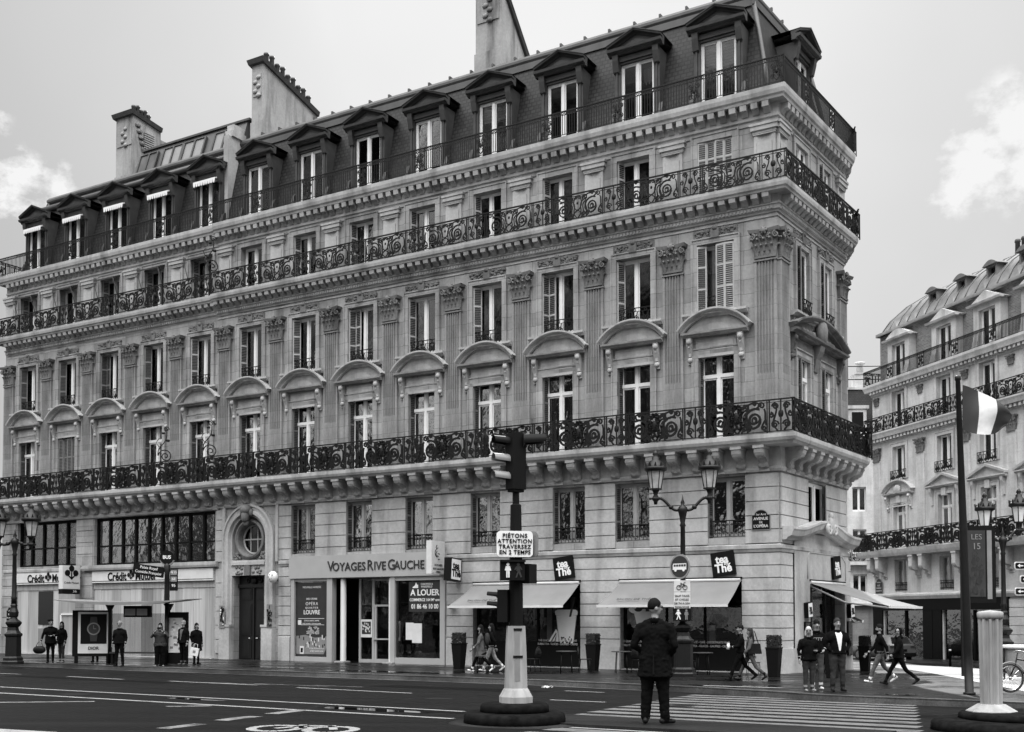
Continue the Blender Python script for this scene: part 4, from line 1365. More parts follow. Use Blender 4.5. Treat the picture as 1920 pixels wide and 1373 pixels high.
# --- travel agency front
mb = MB()
mb.box(14.1, 22.62, .0, .16, 3.30, 4.28); obj('shop_fascia', mb, 'cream', B, F1)
fas = F1 @ Matrix.Translation((18.1, .165, 3.8)) @ FT
mb = MB(); y = .02
for a, b in ((22.35, 22.55), (20.15, 20.45), (16.72, 16.95), (14.14, 14.38)): mb.box(a, b, -.2, .1, -.42, 3.3)
mb.box(20.45, 22.35, -.1, .08, -.42, -.15); mb.box(14.38, 16.72, -.1, .08, -.42, -.1); mb.box(20.45, 22.35, -.08, .06, 3.17, 3.3); mb.box(14.38, 16.72, -.08, .06, 3.12, 3.3)
mb.box(14.0, 22.7, 0, .16, Z0, -.42)
for x in (19.62, 16.98): mb.lathe([(.16, -.42), (.16, -.3), (.13, -.28), (.13, 3.3)], 12, (x, -.05, 0)); mb.box(x - .26, x + .26, -.2, .26, -.42, -.3)
# recessed door
for a, b in ((19.05, 19.15), (18.3, 18.42), (17.32, 17.44)): mb.box(a, b, -.62, -.54, -.4, 3.25)
mb.box(17.44, 18.3, -.62, -.54, 2.05, 2.13); mb.box(17.44, 18.3, -.62, -.54, -.4, -.2); mb.box(17.44, 18.3, -.54, -.46, .62, .68); mb.box(18.18, 18.28, -.62, -.54, -.2, 2.05)
mb.box(17.44, 18.3, -.62, -.54, 3.15, 3.25); mb.box(18.42, 19.05, -.62, -.54, -.4, -.22)
tr = obj('shopfront', mb, 'cream', B, F1)
mb = MB(); mb.box(20.45, 22.35, -.03, -.02, -.15, 3.17); mb.box(14.38, 16.72, -.03, -.02, -.1, 3.12); mb.box(16.9, 19.05, -.60, -.59, -.4, 3.25)
obj('pane', mb, 'glass_shop', tr, F1)
mb = MB(); slit_interior(mb, 14.3, 22.4, -.45, 3.3, -3.2); obj('interior', mb, 'interior', tr, F1)

# --- carriage door under the arch
mb = MB(); cx_, cz_ = 25.17, 5.17
ar = []
prof_a = [(1.60, 0), (1.60, .2), (1.50, .22), (1.46, .16), (1.34, .16), (1.28, .24), (1.18, .24), (1.12, .12), (1.04, .1), (1.04, -.3), (1.3, -.3), (1.3, 0)]
rings = []
for i in range(25):
    a = PI * i / 24; rings.append([(cx_ + r_ * math.cos(a), y_, cz_ + r_ * math.sin(a)) for r_, y_ in prof_a])
rings = [[(cx_ + r_, y_, -.4) for r_, y_ in prof_a]] + rings + [[(cx_ - r_, y_, -.4) for r_, y_ in prof_a]]
mb.loft(rings)
for sg in (-1, 1): a, b = sorted((cx_ + sg * 1.0, cx_ + sg * 1.66)); mb.box(a, b, -.3, .3, Z0, 1.15); mb.box(a - .02, b + .02, 0, .33, 1.15, 1.25)
mb.box(cx_ - 1.05, cx_ + 1.05, -.3, .18, 3.98, 4.12); mb.box(cx_ - 1.05, cx_ + 1.05, -.3, .1, 3.5, 3.98); mb.box(cx_ - 1.05, cx_ + 1.05, -.3, .12, 4.12, 4.2)
mb.box(23.35, 23.5, 0, .12, 4.1, 6.66); mb.box(26.66, 26.84, 0, .12, 4.1, 6.66)
ao = obj('door_arch', mb, 'stone_plain', B, F1)
mb = MB()
# spandrel plate with the round window cut out
N = 40; outer = []; inner = []
for i in range(N):
    a = 2 * PI * i / N; inner.append((cx_ + .74 * math.cos(a), -.08, cz_ + .74 * math.sin(a)))
    c_, s_ = math.cos(a), math.sin(a)
    q = 1.1 if s_ > 0 else min(1.1 / max(abs(c_), 1e-6), .97 / max(abs(s_), 1e-6))
    outer.append((cx_ + q * c_, -.08, cz_ + q * s_))
i0 = [mb.vert(p) for p in inner]; o0 = [mb.vert(p) for p in outer]
for i in range(N): j = (i + 1) % N; mb.face((o0[i], o0[j], i0[j], i0[i]))
rr = []
for i in range(N + 1):
    a = 2 * PI * i / N; rr.append([(cx_ + r_ * math.cos(a), y_, cz_ + r_ * math.sin(a)) for r_, y_ in ((.92, -.08), (.9, .06), (.82, .09), (.74, .02), (.72, -.08), (.70, -.4), (.92, -.4))])
mb.loft(rr, 0, False)
rnd2 = random.Random(3)
for sg in (-1, 1):
    for j in range(14): mb.ball((cx_ + sg * rnd2.uniform(.62, 1.0), -.04, cz_ - rnd2.uniform(.62, .92)), (.09, .08, .08), 6, 4)
    for j in range(8): mb.ball((cx_ + sg * rnd2.uniform(.25, .8), .1, rnd2.uniform(3.58, 3.88)), (.1, .06, .07), 6, 4)
mb.box(cx_ - .18, cx_ + .18, .1, .2, 3.5, 3.96)
mb.ball((cx_, .26, 6.5), (.3, .3, .26), 10, 7); mb.ball((cx_, .32, 6.2), (.2, .2, .34), 8, 6); mb.ball((cx_, .26, 5.9), (.14, .14, .2), 8, 6)
for sg in (-1, 1): mb.ball((cx_ + sg * .27, .22, 6.36), (.14, .14, .2), 8, 5)
obj('carving', mb, 'stone_carved', ao, F1)
ow = MB(); ow.tube(arc(cx_, cz_, .66, .66, 0, 2 * PI, 32, -.3), .05, 6)
for x in (-.22, .22): ow.box(cx_ + x - .022, cx_ + x + .022, -.33, -.28, cz_ - .62, cz_ + .62)
ow.box(cx_ - .66, cx_ + .66, -.33, -.27, cz_ - .03, cz_ + .03)
rw = obj('round_window', ow, 'grey_paint', B, F1)
mb = MB(); mb.face([mb.vert((cx_ + .66 * math.cos(-a), -.32, cz_ + .66 * math.sin(-a))) for a in [2 * PI * i / 32 for i in range(32)]]); obj('pane', mb, 'glass', rw, F1)
mb = MB(); mb.box(24.2, 26.15, -.42, -.34, -.5, 3.5)
for x0, x1 in ((24.26, 25.14), (25.22, 26.1)):
    for z0_, z1_ in ((-.3, .55), (.75, 2.2), (2.4, 2.9)): mb.box(x0 + .12, x1 - .12, -.34, -.31, z0_, z1_); mb.box(x0 + .2, x1 - .2, -.31, -.295, z0_ + .08, z1_ - .08)
mb.box(25.14, 25.22, -.34, -.27, -.45, 3.0); mb.box(24.2, 26.15, -.34, -.24, 2.95, 3.1)
mb.tube([(p[0], -.3, p[2]) for p in spiral(24.8, 3.27, .16, .03, 1.3, 0, 1, 12)], .04, 5); mb.tube([(p[0], -.3, p[2]) for p in spiral(25.55, 3.27, .16, .03, 1.3, PI, -1, 12)], .04, 5); mb.ball((25.18, -.28, 3.28), (.2, .08, .2), 8, 5)
dr = obj('door', mb, 'door_wood', B, F1)
mb = MB()
for x in (24.95, 25.42): mb.ball((x, -.25, .62), (.09, .04, .035), 8, 5); mb.box(x - .01, x + .01, -.31, -.25, .61, .63)
obj('handle', mb, 'chrome', dr, F1)

# =================================================================== adjoining building on the left
BL = thing('apartment_building', 'pale stone apartment building on the left with scalloped white dormer blinds and a bank', 'building', F1 @ Matrix.Translation((DIV, 0, 0)))
kL = range(8, 13)
hl = []
for k in kL:
    x = Wk(k); hl += [(x - .68, x + .68, 7.85, 11.02), (x - .71, x + .71, 12.52, 15.02), (x - .67, x + .67, 16.7, 18.78)]
big = [(27.42, 36.05, 4.22, 6.6), (37.45, 42.3, 4.25, 6.62)]
mb = MB(); holes_wall(mb, DIV, LEFT, Z0, Z1, hl + big + [(27.42, 36.1, -.38, 3.3, .3), (37.45, 42.35, -.38, 3.3, .3)], .34); WALLL = mb
LB = (f1pt(LEFT)[0] + .515 * 12 + .2, f1pt(LEFT)[1] + .857 * 12)
FL = frame(f1pt(LEFT)[0], f1pt(LEFT)[1], LB[0] - f1pt(LEFT)[0], LB[1] - f1pt(LEFT)[1])
mb = MB(); holes_wall(mb, 0, 12, Z0, Z1, []); obj('wall', mb, 'stone', BL, FL)
mb = MB(); bk = [A1, f1pt(LEFT), LB, (A1[0] + .515 * 12, A1[1] + .857 * 12)]
mb.poly([(*bk[2], Z0), (*bk[3], Z0), (*bk[3], Z1), (*bk[2], Z1)]); mb.poly([(p[0], p[1], 20.06) for p in bk]); obj('rear_wall', mb, 'stone_plain', BL, Matrix())
mb = MB()
for h in hl: slit_interior(mb, h[0] - .2, h[1] + .2, h[2] - .05, h[3] + .1)
for h in big: slit_interior(mb, h[0], h[1], h[2], h[3], -2.2)
obj('interior', mb, 'interior', BL, F1)
mb = WALLL; courses(mb, 36.12, 37.4, -.1, 3.84, 6, [], .05); courses(mb, 42.4, LEFT, -.1, 6.6, 12, [], .05); courses(mb, 36.12, 37.4, 4.2, 6.6, 4, [], .04); mb.box(36.1, 37.42, 0, .1, Z0, .6); mb.box(42.38, LEFT + .03, 0, .1, Z0, .6)
obj('wall', mb, 'stone', BL, F1)
pL = world_path(A1, f1pt(LEFT), LB)
cornices(BL, pL, [(F1, DIV, LEFT - .1), (FL, .1, 12)])
mb = MB(); sweep(mb, world_path(f1pt(DIV), f1pt(LEFT), LB), [(0, 6.6), (.14, 6.62), (.18, 6.74), (0, 6.76)]); sweep(mb, world_path(f1pt(36.9), f1pt(LEFT)), STR); sweep(mb, world_path(f1pt(DIV), f1pt(36.9)), [(0, 3.95), (.22, 3.95), (.25, 4.05), (.25, 4.2), (0, 4.22)]); obj('string_course', mb, 'stone_plain', BL, Matrix())
facade_bays(BL, F1, kL, 30)
surrounds(BL, F1, [Wk(k) for k in kL])
Wm = F1 @ TR(Wk(11), 0, 7.85)
for j in range(4): link('shutter', SH1, BL, Wm @ TR(-.68 + .34 * j, -.05, .02, R(5 if j % 2 else -5)))
pilasters(BL, F1, [Pk(k) for k in range(8, 12)] + [LEFT - .42])
for (data, off, z) in ((RAIL1, .80, 7.86), (RAIL3, .50, 16.7), (RAIL5, .42, 20.08)):
    n = 5; p = (LEFT - DIV + off) / n
    for i in range(n): link('balcony_railing', data, BL, F1 @ Matrix.Translation((DIV + i * p, off, z)) @ Matrix.Diagonal((p / BAY, 1, 1, 1)))
    for i in range(2): link('balcony_railing', data, BL, FL @ Matrix.Translation((-off + i * BAY, off, z)))
link('balcony_divider', DIVM, BL, F1 @ Matrix.Translation((30.35, .45, 8.9)) @ Matrix.Rotation(R(62), 4, 'Z'))
# third-floor drop-arm blinds over the windows
for k in kL:
    mb = MB(); x = Wk(k)
    mb.loft([[(x - .75, .02, 18.86), (x + .75, .02, 18.86), (x + .75, .02, 18.8), (x - .75, .02, 18.8)], [(x - .75, .5, 18.66), (x + .75, .5, 18.66), (x + .75, .5, 18.58), (x - .75, .5, 18.58)]])
    for sg in (-1, 1): mb.tube([(x + sg * .74, .5, 18.6), (x + sg * .74, .03, 17.3)], .016, 4)
    obj('window_blind', mb, 'grey_dark', BL, F1)
slope(F1, DIV, LEFT, 0, 1, 'mansard', BL); slope(FL, 0, 12, 1, 0, 'mansard', BL)
mb = MB(); sweep(mb, pL, GUT)
rid = [ring_at(pL, -1.6), ring_at(pL, -6.5)]
ids = [[mb.vert((*p, 24.68)) for p in rid[0]], [mb.vert((*p, 25.6)) for p in rid[1]]]
for i in range(2): mb.face((ids[0][i], ids[1][i], ids[1][i + 1], ids[0][i + 1]))
mb.poly([(*p, 25.6) for p in rid[1]])
mb.tube([(*ring_at(pL, o)[1], z + .04) for o, z in prs], .09, 6)
mb.T = F1; mb.tube([(DIV + .3, -1.18, 24.0), (LEFT - 1, -1.18, 24.0)], .14, 8)
# raised zinc studio storey with its slanted end
mb.loft([[(27.7, -1.5, 24.4), (35.9, -1.5, 24.4), (35.9, -6, 24.4), (27.7, -6, 24.4)], [(27.7, -2.0, 26.0), (35.2, -2.0, 26.0), (35.2, -6, 26.4), (27.7, -6, 26.4)]])
mb.box(27.5, 35.3, -6.1, -1.9, 26.0, 26.1)
mb.T = None
obj('roof', mb, 'zinc', BL, Matrix())
mb = MB(); mb.box(27.3, 27.6, -2.2, -.5, 20.1, 24.7); mb.box(27.2, 27.7, -1.6, -.7, 24.7, 25.0); mb.box(27.22, 27.68, -1.5, -.8, 25.0, 25.3); obj('party_wall', mb, 'stone_plain', BL, F1)
def skylight(x0, x1, lean):
    f = MB(); f.T = F1; y0, y1 = -1.53, -1.88; za, zb = 24.62, 25.72
    def q(x, t, d): return (x, y0 + (y1 - y0) * t + d, za + (zb - za) * t)
    n = 2
    for i in range(n + 1):
        x = x0 + (x1 - x0) * i / n; f.loft([[q(x - .05, 0, 0), q(x + .05, 0, 0), q(x + .05, 0, .1), q(x - .05, 0, .1)], [q(x - .05, 1, 0), q(x + .05, 1, 0), q(x + .05, 1, .1), q(x - .05, 1, .1)]])
    for t in (0, 1): f.loft([[q(x0, t, 0), q(x0, t, .1), (q(x0, t, 0)[0], q(x0, t, 0)[1], q(x0, t, 0)[2] + .08)], [q(x1, t, 0), q(x1, t, .1), (q(x1, t, 0)[0], q(x1, t, 0)[1], q(x1, t, 0)[2] + .08)]])
    o = obj('attic_window', f, 'dormer_wood', BL, Matrix())
    g = MB(); g.T = F1; g.poly([q(x1, 0, .04), q(x0, 0, .04), q(x0, 1, .04), q(x1, 1, .04)]); obj('pane', g, 'grey_mid' if x0 < 33 else 'room_grey', o, Matrix())


for (x0, x1) in ((28.3, 29.7), (30.4, 31.9), (32.0, 33.4), (33.9, 35.2)): skylight(x0, x1, 0)
for k in kL: dormer(BL, F1, Wk(k), 0, True, k)
ch = chimney(BL, F1, 37.0, 1.35, -2.4, -4.3, 23.8, 28.5, 5, 28.2)
mb = MB(); mb.box(36.5, 37.5, -6.2, -4.3, 24, 27.6); mb.box(36.35, 37.65, -6.35, -4.2, 27.6, 27.8)
for i in range(8): mb.box(36.22, 36.30, -3.8, -3.1, 26.9 + .12 * i, 26.95 + .12 * i)
for sg in (0, 1):
    for j in range(5): mb.ball((36.3, -2.7 - .1 * j, 28.0 - .3 * j), (.08, .2, .16), 6, 4)
obj('chimney_stack', mb, 'render_chimney', ch, F1)
# bank: great windows of the mezzanine
for (x0, x1, z0, z1), n in zip(big, (9, 5)):
    f = MB(); f.box(x0, x1, -.3, -.2, z0, z0 + .1); f.box(x0, x1, -.3, -.2, z1 - .14, z1)
    for i in range(n + 1): x = x0 + (x1 - x0) * i / n; f.box(max(x0, x - .06), min(x1, x + .06), -.3, -.18, z0, z1)
    f.box(x0, x1, -.28, -.2, z0 + .92, z0 + 1.0)
    o = obj('window', f, 'black', BL, F1)
    g = MB(); g.box(x0, x1, -.27, -.26, z0, z1); obj('pane', g, 'glass_wavy' if n > 5 else 'glass_shop', o, F1)
    if n == 5:
        mb = MB(); rr_ = random.Random(2)
        for i in range(3):
            xx = x0 + .1 + i * (x1 - x0) / 5
            for j in range(22):
                a = rr_.uniform(0, .62); b = rr_.uniform(0, 2.1); mb.box(xx + a, xx + a + .22, -.31 - .002 * j, -.309 - .002 * j, z0 + b + .05, z0 + b + .3)
        obj('paper_notes', mb, 'white', o, F1)
    else:
        mb = MB(); mb.box(34.2, 34.95, -.34, -.33, z0 + .1, z0 + .9); mb.box(33.3, 33.8, -.34, -.33, z0 + .1, z0 + .85); obj('paper_notes', mb, 'white', o, F1)
# bank: fronts in vertical boards of different tone
r_ = random.Random(12)
for (x0, x1, wds) in ((27.45, 36.07, None), (37.48, 42.32, None)):
    mb = MB(); x = x0; tones = [1, 0, 0, 1, 0, 0, 1, 2, 0, 0]
    j = 0
    while x < x1 - .02:
        w_ = min(r_.uniform(.4, .95), x1 - x); mb.mi = tones[j % 10] if x0 < 30 else (0 if 38.6 < x < 41.6 and j % 2 == 0 else 1); mb.box(x + .004, x + w_ - .004, -.28, -.06 - .01 * (j % 2), -.38, 3.0); x += w_; j += 1
    mb.mi = 1; mb.box(x0, x1, -.28, -.03, 3.0, 3.3)
    o = obj('shopfront', mb, ['wood_light', 'wood_mid', 'wood_grey'], BL, F1)
mb = MB()
mb.box(39.3, 40.5, -.1, -.03, 1.2, 2.95); obj('pane', mb, 'black_gloss', o, F1)
mb = MB(); mb.box(37.5, 38.6, -.1, .0, 1.7, 1.78); mb.box(38.55, 38.66, -.1, .0, -.35, 1.7); obj('door_frame', mb, 'white_paint', o, F1)
mb = MB(); mb.box(39.3, 40.5, -.1, -.04, .0, 1.0); obj('door_panel', mb, 'grey_mid', o, F1)
for (x0, x1) in ((27.45, 36.05), (37.5, 42.3)):
    mb = MB(); mb.box(x0, x1, -.05, .1, 3.32, 3.9); mb.mi = 1; mb.box(x0, x1, .1, .106, 3.38, 3.41)
    obj('shop_fascia', mb, ['off_white', 'grey_dark'], BL, F1)
mb = MB(); mb.box(37.5, 42.3, -.05, .14, -.75, -.3); mb.box(27.45, 36.05, -.05, .14, -.75, -.33); obj('plinth', mb, 'stone_plain', BL, F1)

# =================================================================== building across the side street, on the right
LX, LY = 23.96, 74.0
D3 = Vector((-.25766, .96623)); FR_ = frame(LX, LY, D3.x, D3.y)
BR = thing('corner_building', 'lighter stone apartment building across the side street, with curved zinc roof and dark shopfronts', 'building', FR_)
xr = [-2.95, -7.55, -11.45, -15.4, -19.4, -23.4]
hr = []
for i, x in enumerate(xr): hr += [(x - .68, x + .68, 13.5, 15.95), (x - .68, x + .68, 10.3, 12.4), (x - .66, x + .66, 5.9, 8.9), (x - .68, x + .68, 3.2, 5.22)]
shr = [(-5.3, -1.0, -1.35, 2.0), (-12.6, -7.1, -1.35, 2.1)]
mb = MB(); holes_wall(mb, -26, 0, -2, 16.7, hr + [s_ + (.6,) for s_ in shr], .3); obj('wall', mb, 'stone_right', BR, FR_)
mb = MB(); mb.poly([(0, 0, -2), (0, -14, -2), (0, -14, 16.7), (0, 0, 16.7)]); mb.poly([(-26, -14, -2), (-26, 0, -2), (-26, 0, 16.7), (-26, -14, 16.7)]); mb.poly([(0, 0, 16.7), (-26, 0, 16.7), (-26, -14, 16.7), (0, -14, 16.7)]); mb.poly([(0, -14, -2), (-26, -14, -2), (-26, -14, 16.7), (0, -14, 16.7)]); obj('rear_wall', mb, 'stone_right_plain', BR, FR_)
mb = MB()
for h in hr: slit_interior(mb, h[0] - .2, h[1] + .2, h[2] - .05, h[3] + .1)
for h in shr: slit_interior(mb, h[0], h[1], h[2], h[3], -2.5)
obj('interior', mb, 'interior', BR, FR_)
pr = [(LX - D3.x * 26, LY - D3.y * 26), (LX, LY), (LX - (-D3.y) * 14, LY - D3.x * 14)]
mb = MB(); sweep(mb, pr, [(0, 16.0), (.05, 16.0), (.08, 16.1), (.08, 16.3), (.36, 16.3), (.4, 16.45), (.46, 16.6), (.46, 16.74), (0, 16.76)])
mb.T = FR_
for i in range(70): mb.box(-26 + i * .372, -25.8 + i * .372, .08, .3, 16.12, 16.3)
mb.T = None; obj('cornice', mb, 'stone_right_plain', BR, Matrix())
mb = MB(); sweep(mb, pr, [(0, 12.85), (.05, 12.85), (.08, 13.1), (.36, 13.12), (.42, 13.3), (.48, 13.42), (.48, 13.5), (0, 13.52)])
mb.T = FR_
for i in range(70): mb.box(-26 + i * .372, -25.8 + i * .372, .05, .3, 12.92, 13.1)
mb.T = None; obj('cornice', mb, 'stone_right_plain', BR, Matrix())
mb = MB(); sweep(mb, pr, [(0, 5.4), (.7, 5.42), (.78, 5.6), (.84, 5.82), (0, 5.86)]); sweep(mb, pr, [(0, 2.7), (.15, 2.7), (.25, 2.9), (.25, 3.0), (0, 3.1)]); obj('balcony', mb, 'stone_right_plain', BR, Matrix())
BRK2 = bracket_mesh(.36, .72, 1.25).mesh('bracket', ['stone_right_plain'])
for x in (-.35, -1.3, -4.9, -5.9, -9.1, -13.2, -17.4, -21.4): link('bracket', BRK2, BR, FR_ @ TR(x, 0, 4.15))
ro = random.Random(4)
for i, x in enumerate(xr):
    for key, z, wn, cur in (('w2', 13.5, .97, .3), ('w2', 10.3, .85, .3), ('w1', 5.9, .94, .3), ('mz', 3.2, .95, .3)):
        Wm = FR_ @ TR(x, .05, z) @ Matrix.Diagonal((.97, 1, wn, 1))
        o = put_window(key, BR, Wm)
        if ro.random() < cur: curtain_obj(ro.choice(['pair_2.3', 'left_2.3', 'right_2.3']), o, Wm)
        if key == 'w2' and z < 12: link('window_guard', GUARD, o, FR_ @ TR(x, .12, 10.2) @ Matrix.Diagonal((1.25, 1, 1.1, 1)))
        if key == 'mz': link('window_guard', GSLIM, o, FR_ @ TR(x, -.05, 3.15))
    # pediments, the first one arched, and consoles
    mb = MB()
    if i == 0: p_ = segment_pediment(3.0, .35); mb = p_; mb.ball((0, .2, .35), (.4, .12, .3), 10, 6)
    else:
        mb.prism([(0, 0), (.2, 0), (.3, .1), (.3, .16), (0, .17)], 'x', -1.6, 1.6); mb.prism([(-1.6, .17), (1.6, .17), (0, .72)], 'y', 0, .12)
        for sg in (-1, 1): mb.loft([[(sg * 1.65, y_, .17 + z_) for y_, z_ in ((0, 0), (.3, 0), (.32, .14), (0, .14))], [(0, y_, .72 + z_) for y_, z_ in ((0, 0), (.3, 0), (.32, .14), (0, .14))]])
        for sg in (-1, 1): mb.prism([(0, -1.0), (.08, -1), (.1, -.5), (.22, -.2), (.25, 0), (0, 0)], 'x', sg * 1.25 - .1, sg * 1.25 + .1)
    mb.box(-.2, .2, 0, .18, -.5, -.05)
    obj('pediment', mb, 'stone_right_plain', BR, FR_ @ TR(x, 0, 9.3))
    for a_ in ((1.36, 13.5, 15.95, .22, .06), (1.36, 10.3, 12.4, .2, .06), (1.32, 5.9, 8.9, .2, .06)):
        mb = MB(); surround(mb, x, *a_); obj('window_surround', mb, 'stone_right_plain', BR, FR_)
for x in (-.5, -5.2, -9.5, -13.4, -17.4, -21.4):
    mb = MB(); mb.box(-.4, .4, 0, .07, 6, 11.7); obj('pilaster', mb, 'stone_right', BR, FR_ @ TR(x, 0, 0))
    link('capital', CAP, BR, FR_ @ TR(x, .02, 11.7) @ Matrix.Diagonal((.9, .7, .85, 1))); link('capital', CAP, BR, FR_ @ TR(x, .0, 15.35) @ Matrix.Diagonal((.6, .5, .5, 1)))
for (data, off, z) in ((RAIL1, .74, 5.86), (RAIL3, .4, 13.5), (RAIL5, .4, 16.74)):
    for i in range(8): link('balcony_railing', data, BR, FR_ @ Matrix.Translation((off - (i + 1) * BAY, off, z)))
    link('balcony_railing', data, BR, frame(*pr[1], -D3.y * -1, D3.x * -1) @ Matrix.Translation((-off, off, z)))
# brick attic and domed zinc roof
mb = MB(); mb.box(-26, -.2, -2, -.5, 16.7, 19.95); obj('attic_wall', mb, 'brick_pale', BR, FR_)
mb = MB(); zp = [(-.1, 19.9), (-.1, 20.1), (-.5, 20.12), (-.9, 20.9), (-1.6, 21.7), (-2.6, 22.4), (-3.8, 22.9), (-6, 23.3)]
ends = [0, 0, 0, .5, 1.4, 2.8, 4.6, 8]
mb.loft([[(-26, o, z), (-.3 - e * .9, o, z)] for (o, z), e in zip(zp, ends)], 0, False, True, closed=False)
mb.loft([[(-.3 - e * .9, o, z), (-.3 - e * .9, -14 - o, z)] for (o, z), e in zip(zp, ends)], 0, False, True, closed=False)
for i in range(26):
    x = -1.2 - i * .95
    pts = [(x, o + .02, z + .02) for (o, z), e in zip(zp[2:], ends[2:]) if x < -.3 - e * .9]
    if len(pts) > 1: mb.tube(pts, .035, 5)
mb.tube([(-.3 - e * .9, o, z) for (o, z), e in zip(zp[2:], ends[2:])], .05, 5)
obj('roof', mb, 'zinc_pale', BR, FR_)
for i, x in enumerate(xr):
    mb = MB()
    for sg in (-1, 1): a, b = sorted((x + sg * .7, x + sg * 1.15)); mb.box(a, b, -1.2, .0, 16.7, 19.3); mb.prism([(-.1, 16.7), (.25, 16.7), (.1, 17.2), (0, 17.6), (-.1, 17.7)], 'x', a, b)
    mb.box(x - .7, x + .7, -1.2, .0, 18.95, 19.3)
    if i == 0: p_ = [(x - 1.4 + 2.8 * j / 12, 19.3 + .55 * math.sin(PI * j / 12)) for j in range(13)]
    else: p_ = [(x - 1.45, 19.3), (x + 1.45, 19.3), (x, 19.95)]
    mb.prism(p_[::-1] if i == 0 else p_, 'y', -1.5, .12)
    mb.prism([(0, 19.2), (.25, 19.22), (.3, 19.34), (0, 19.36)], 'x', x - 1.45, x + 1.45)
    o = obj('dormer', mb, 'stone_right_plain', BR, FR_)
    Wm = FR_ @ TR(x, -.1, 16.75) @ Matrix.Diagonal((1, 1, .9, 1)); link('window_frame', ME['wd'][0], o, Wm); link('pane', ME['wd'][1], o, Wm)
    mb = MB(); mb.poly([(.72, -.5, 0), (-.72, -.5, 0), (-.72, -.5, 2.5), (.72, -.5, 2.5)]); obj('interior', mb, 'interior', o, Wm)
    if i == 1: curtain_obj('full_2.3', o, Wm)
for i, x in enumerate((-5.2, -7.95, -10.65, -13.4, -16.2)):
    mb = MB(); z = 20.75; y0 = -1.0
    mb.box(x - .45, x - .32, -3, y0, z, z + .95); mb.box(x + .32, x + .45, -3, y0, z, z + .95); mb.box(x - .32, x + .32, -3, y0, z + .85, z + .95); mb.box(x - .45, x + .45, -3, y0 + .03, z - .08, z)
    mb.prism([(x - .65 + 1.3 * j / 10, z + .95 + .28 * math.sin(PI * j / 10)) for j in range(11)][::-1], 'y', -3, y0 + .15)
    o = obj('dormer', mb, 'zinc_pale', BR, FR_)
    mb = MB(); mb.box(x - .32, x + .32, y0 - .3, y0 - .25, z, z + .85); obj('pane', mb, 'car_glass', o, FR_)
for i in range(5):
    mb = MB(); mb.lathe([(.16, 22.5), (.14, 23.7), (.18, 23.75), (.16, 23.9)], 8, (-9.2 - .55 * i, -4, 0)); obj('chimney_pot', mb, 'dormer_wood', BR, FR_)
# dark shopfronts on the right
mb = MB(); mb.box(-13.0, .05, 0, .12, 2.02, 2.7); mb.box(-1.0, .05, 0, .1, -2, 2.02); mb.box(-7.1, -5.3, 0, .1, -2, 2.02); mb.box(-13.0, -12.6, 0, .1, -2, 2.02); mb.box(-5.3, -1.0, 0, .08, -2, -1.1); mb.box(-12.6, -7.1, 0, .08, -2, -1.2)
mb.box(-6.25, -6.2, .1, .12, -1.2, 2.0); mb.box(-3.4, -3.3, -.2, 0, -1.1, 2.0); mb.box(-10.0, -9.9, -.2, 0, -1.2, 2.0)
o = obj('shopfront', mb, 'black', BR, FR_)
mb = MB(); mb.box(-5.3, -1.0, -.12, -.11, -1.1, 2.0); mb.box(-12.6, -7.1, -.12, -.11, -1.2, 2.1); obj('pane', mb, 'glass_wavy', o, FR_)
mb = MB(); mb.box(-12.6, -11.2, -2.3, -2.2, -1.2, 2.0); mb.box(-7.9, -7.3, -1.9, -1.8, -1.2, 2.0); mb.box(-5.2, -1.2, -2.3, -2.2, .9, 1.6); mb.tube([(-5.0, -.5, .75), (-2.2, -.5, .75), (-1.6, -.5, .5), (-1.4, -.5, -.2)], .03, 5); obj('display_panel', mb, 'off_white', o, FR_)
mb = MB(); courses(mb, -26, -13.0, -1.8, 2.6, 9, [], .06); obj('rusticated_pier', mb, 'stone_right_plain', BR, FR_)

# =================================================================== narrow shaded building at the far end of the side street
BD = thing('apartment_building', 'narrow grey building with dark mansard far down the side street between the two corner buildings', 'building', Matrix.Translation((31, 98, 0)))
FD = frame(25, 100, 1, -.12)
FD = frame(24, 100, -1, .05)
mb = MB(); hd = [(x - .6, x + .6, z, z + 2.2) for x in (-4, -7, -9.5) for z in (3.2, 7.2, 11)]
holes_wall(mb, -16, 6, -3, 17.6, hd + [(x - .6, x + .6, z, z + 2.2) for x in (1, 4) for z in (3.2, 7.2, 11)], .3); mb.poly([(6, 0, -3), (6, -10, -3), (6, -10, 17.6), (6, 0, 17.6)]); mb.poly([(-16, -10, -3), (-16, 0, -3), (-16, 0, 17.6), (-16, -10, 17.6)]); mb.poly([(6, 0, 17.6), (-16, 0, 17.6), (-16, -10, 17.6), (6, -10, 17.6)])
obj('wall', mb, 'stone_right', BD, FD)
mb = MB()
for h in hd: slit_interior(mb, h[0] - .1, h[1] + .1, h[2], h[3])
obj('interior', mb, 'interior', BD, FD)
mb = MB(); mb.box(-16.2, 6.2, 0, .5, 16.9, 17.3); mb.box(-16.2, 6.2, 0, .7, 6.2, 6.5); mb.box(-16.2, 6.2, 0, .6, 2.6, 2.8); obj('cornice', mb, 'stone_right_plain', BD, FD)
mb = MB(); mb.loft([[(-16, -.2, 17.3), (6, -.2, 17.3), (6, -10, 17.3), (-16, -10, 17.3)], [(-16, -1.3, 22.2), (6, -1.3, 22.2), (6, -9, 22.2), (-16, -9, 22.2)]]); obj('mansard', mb, 'slate', BD, FD)
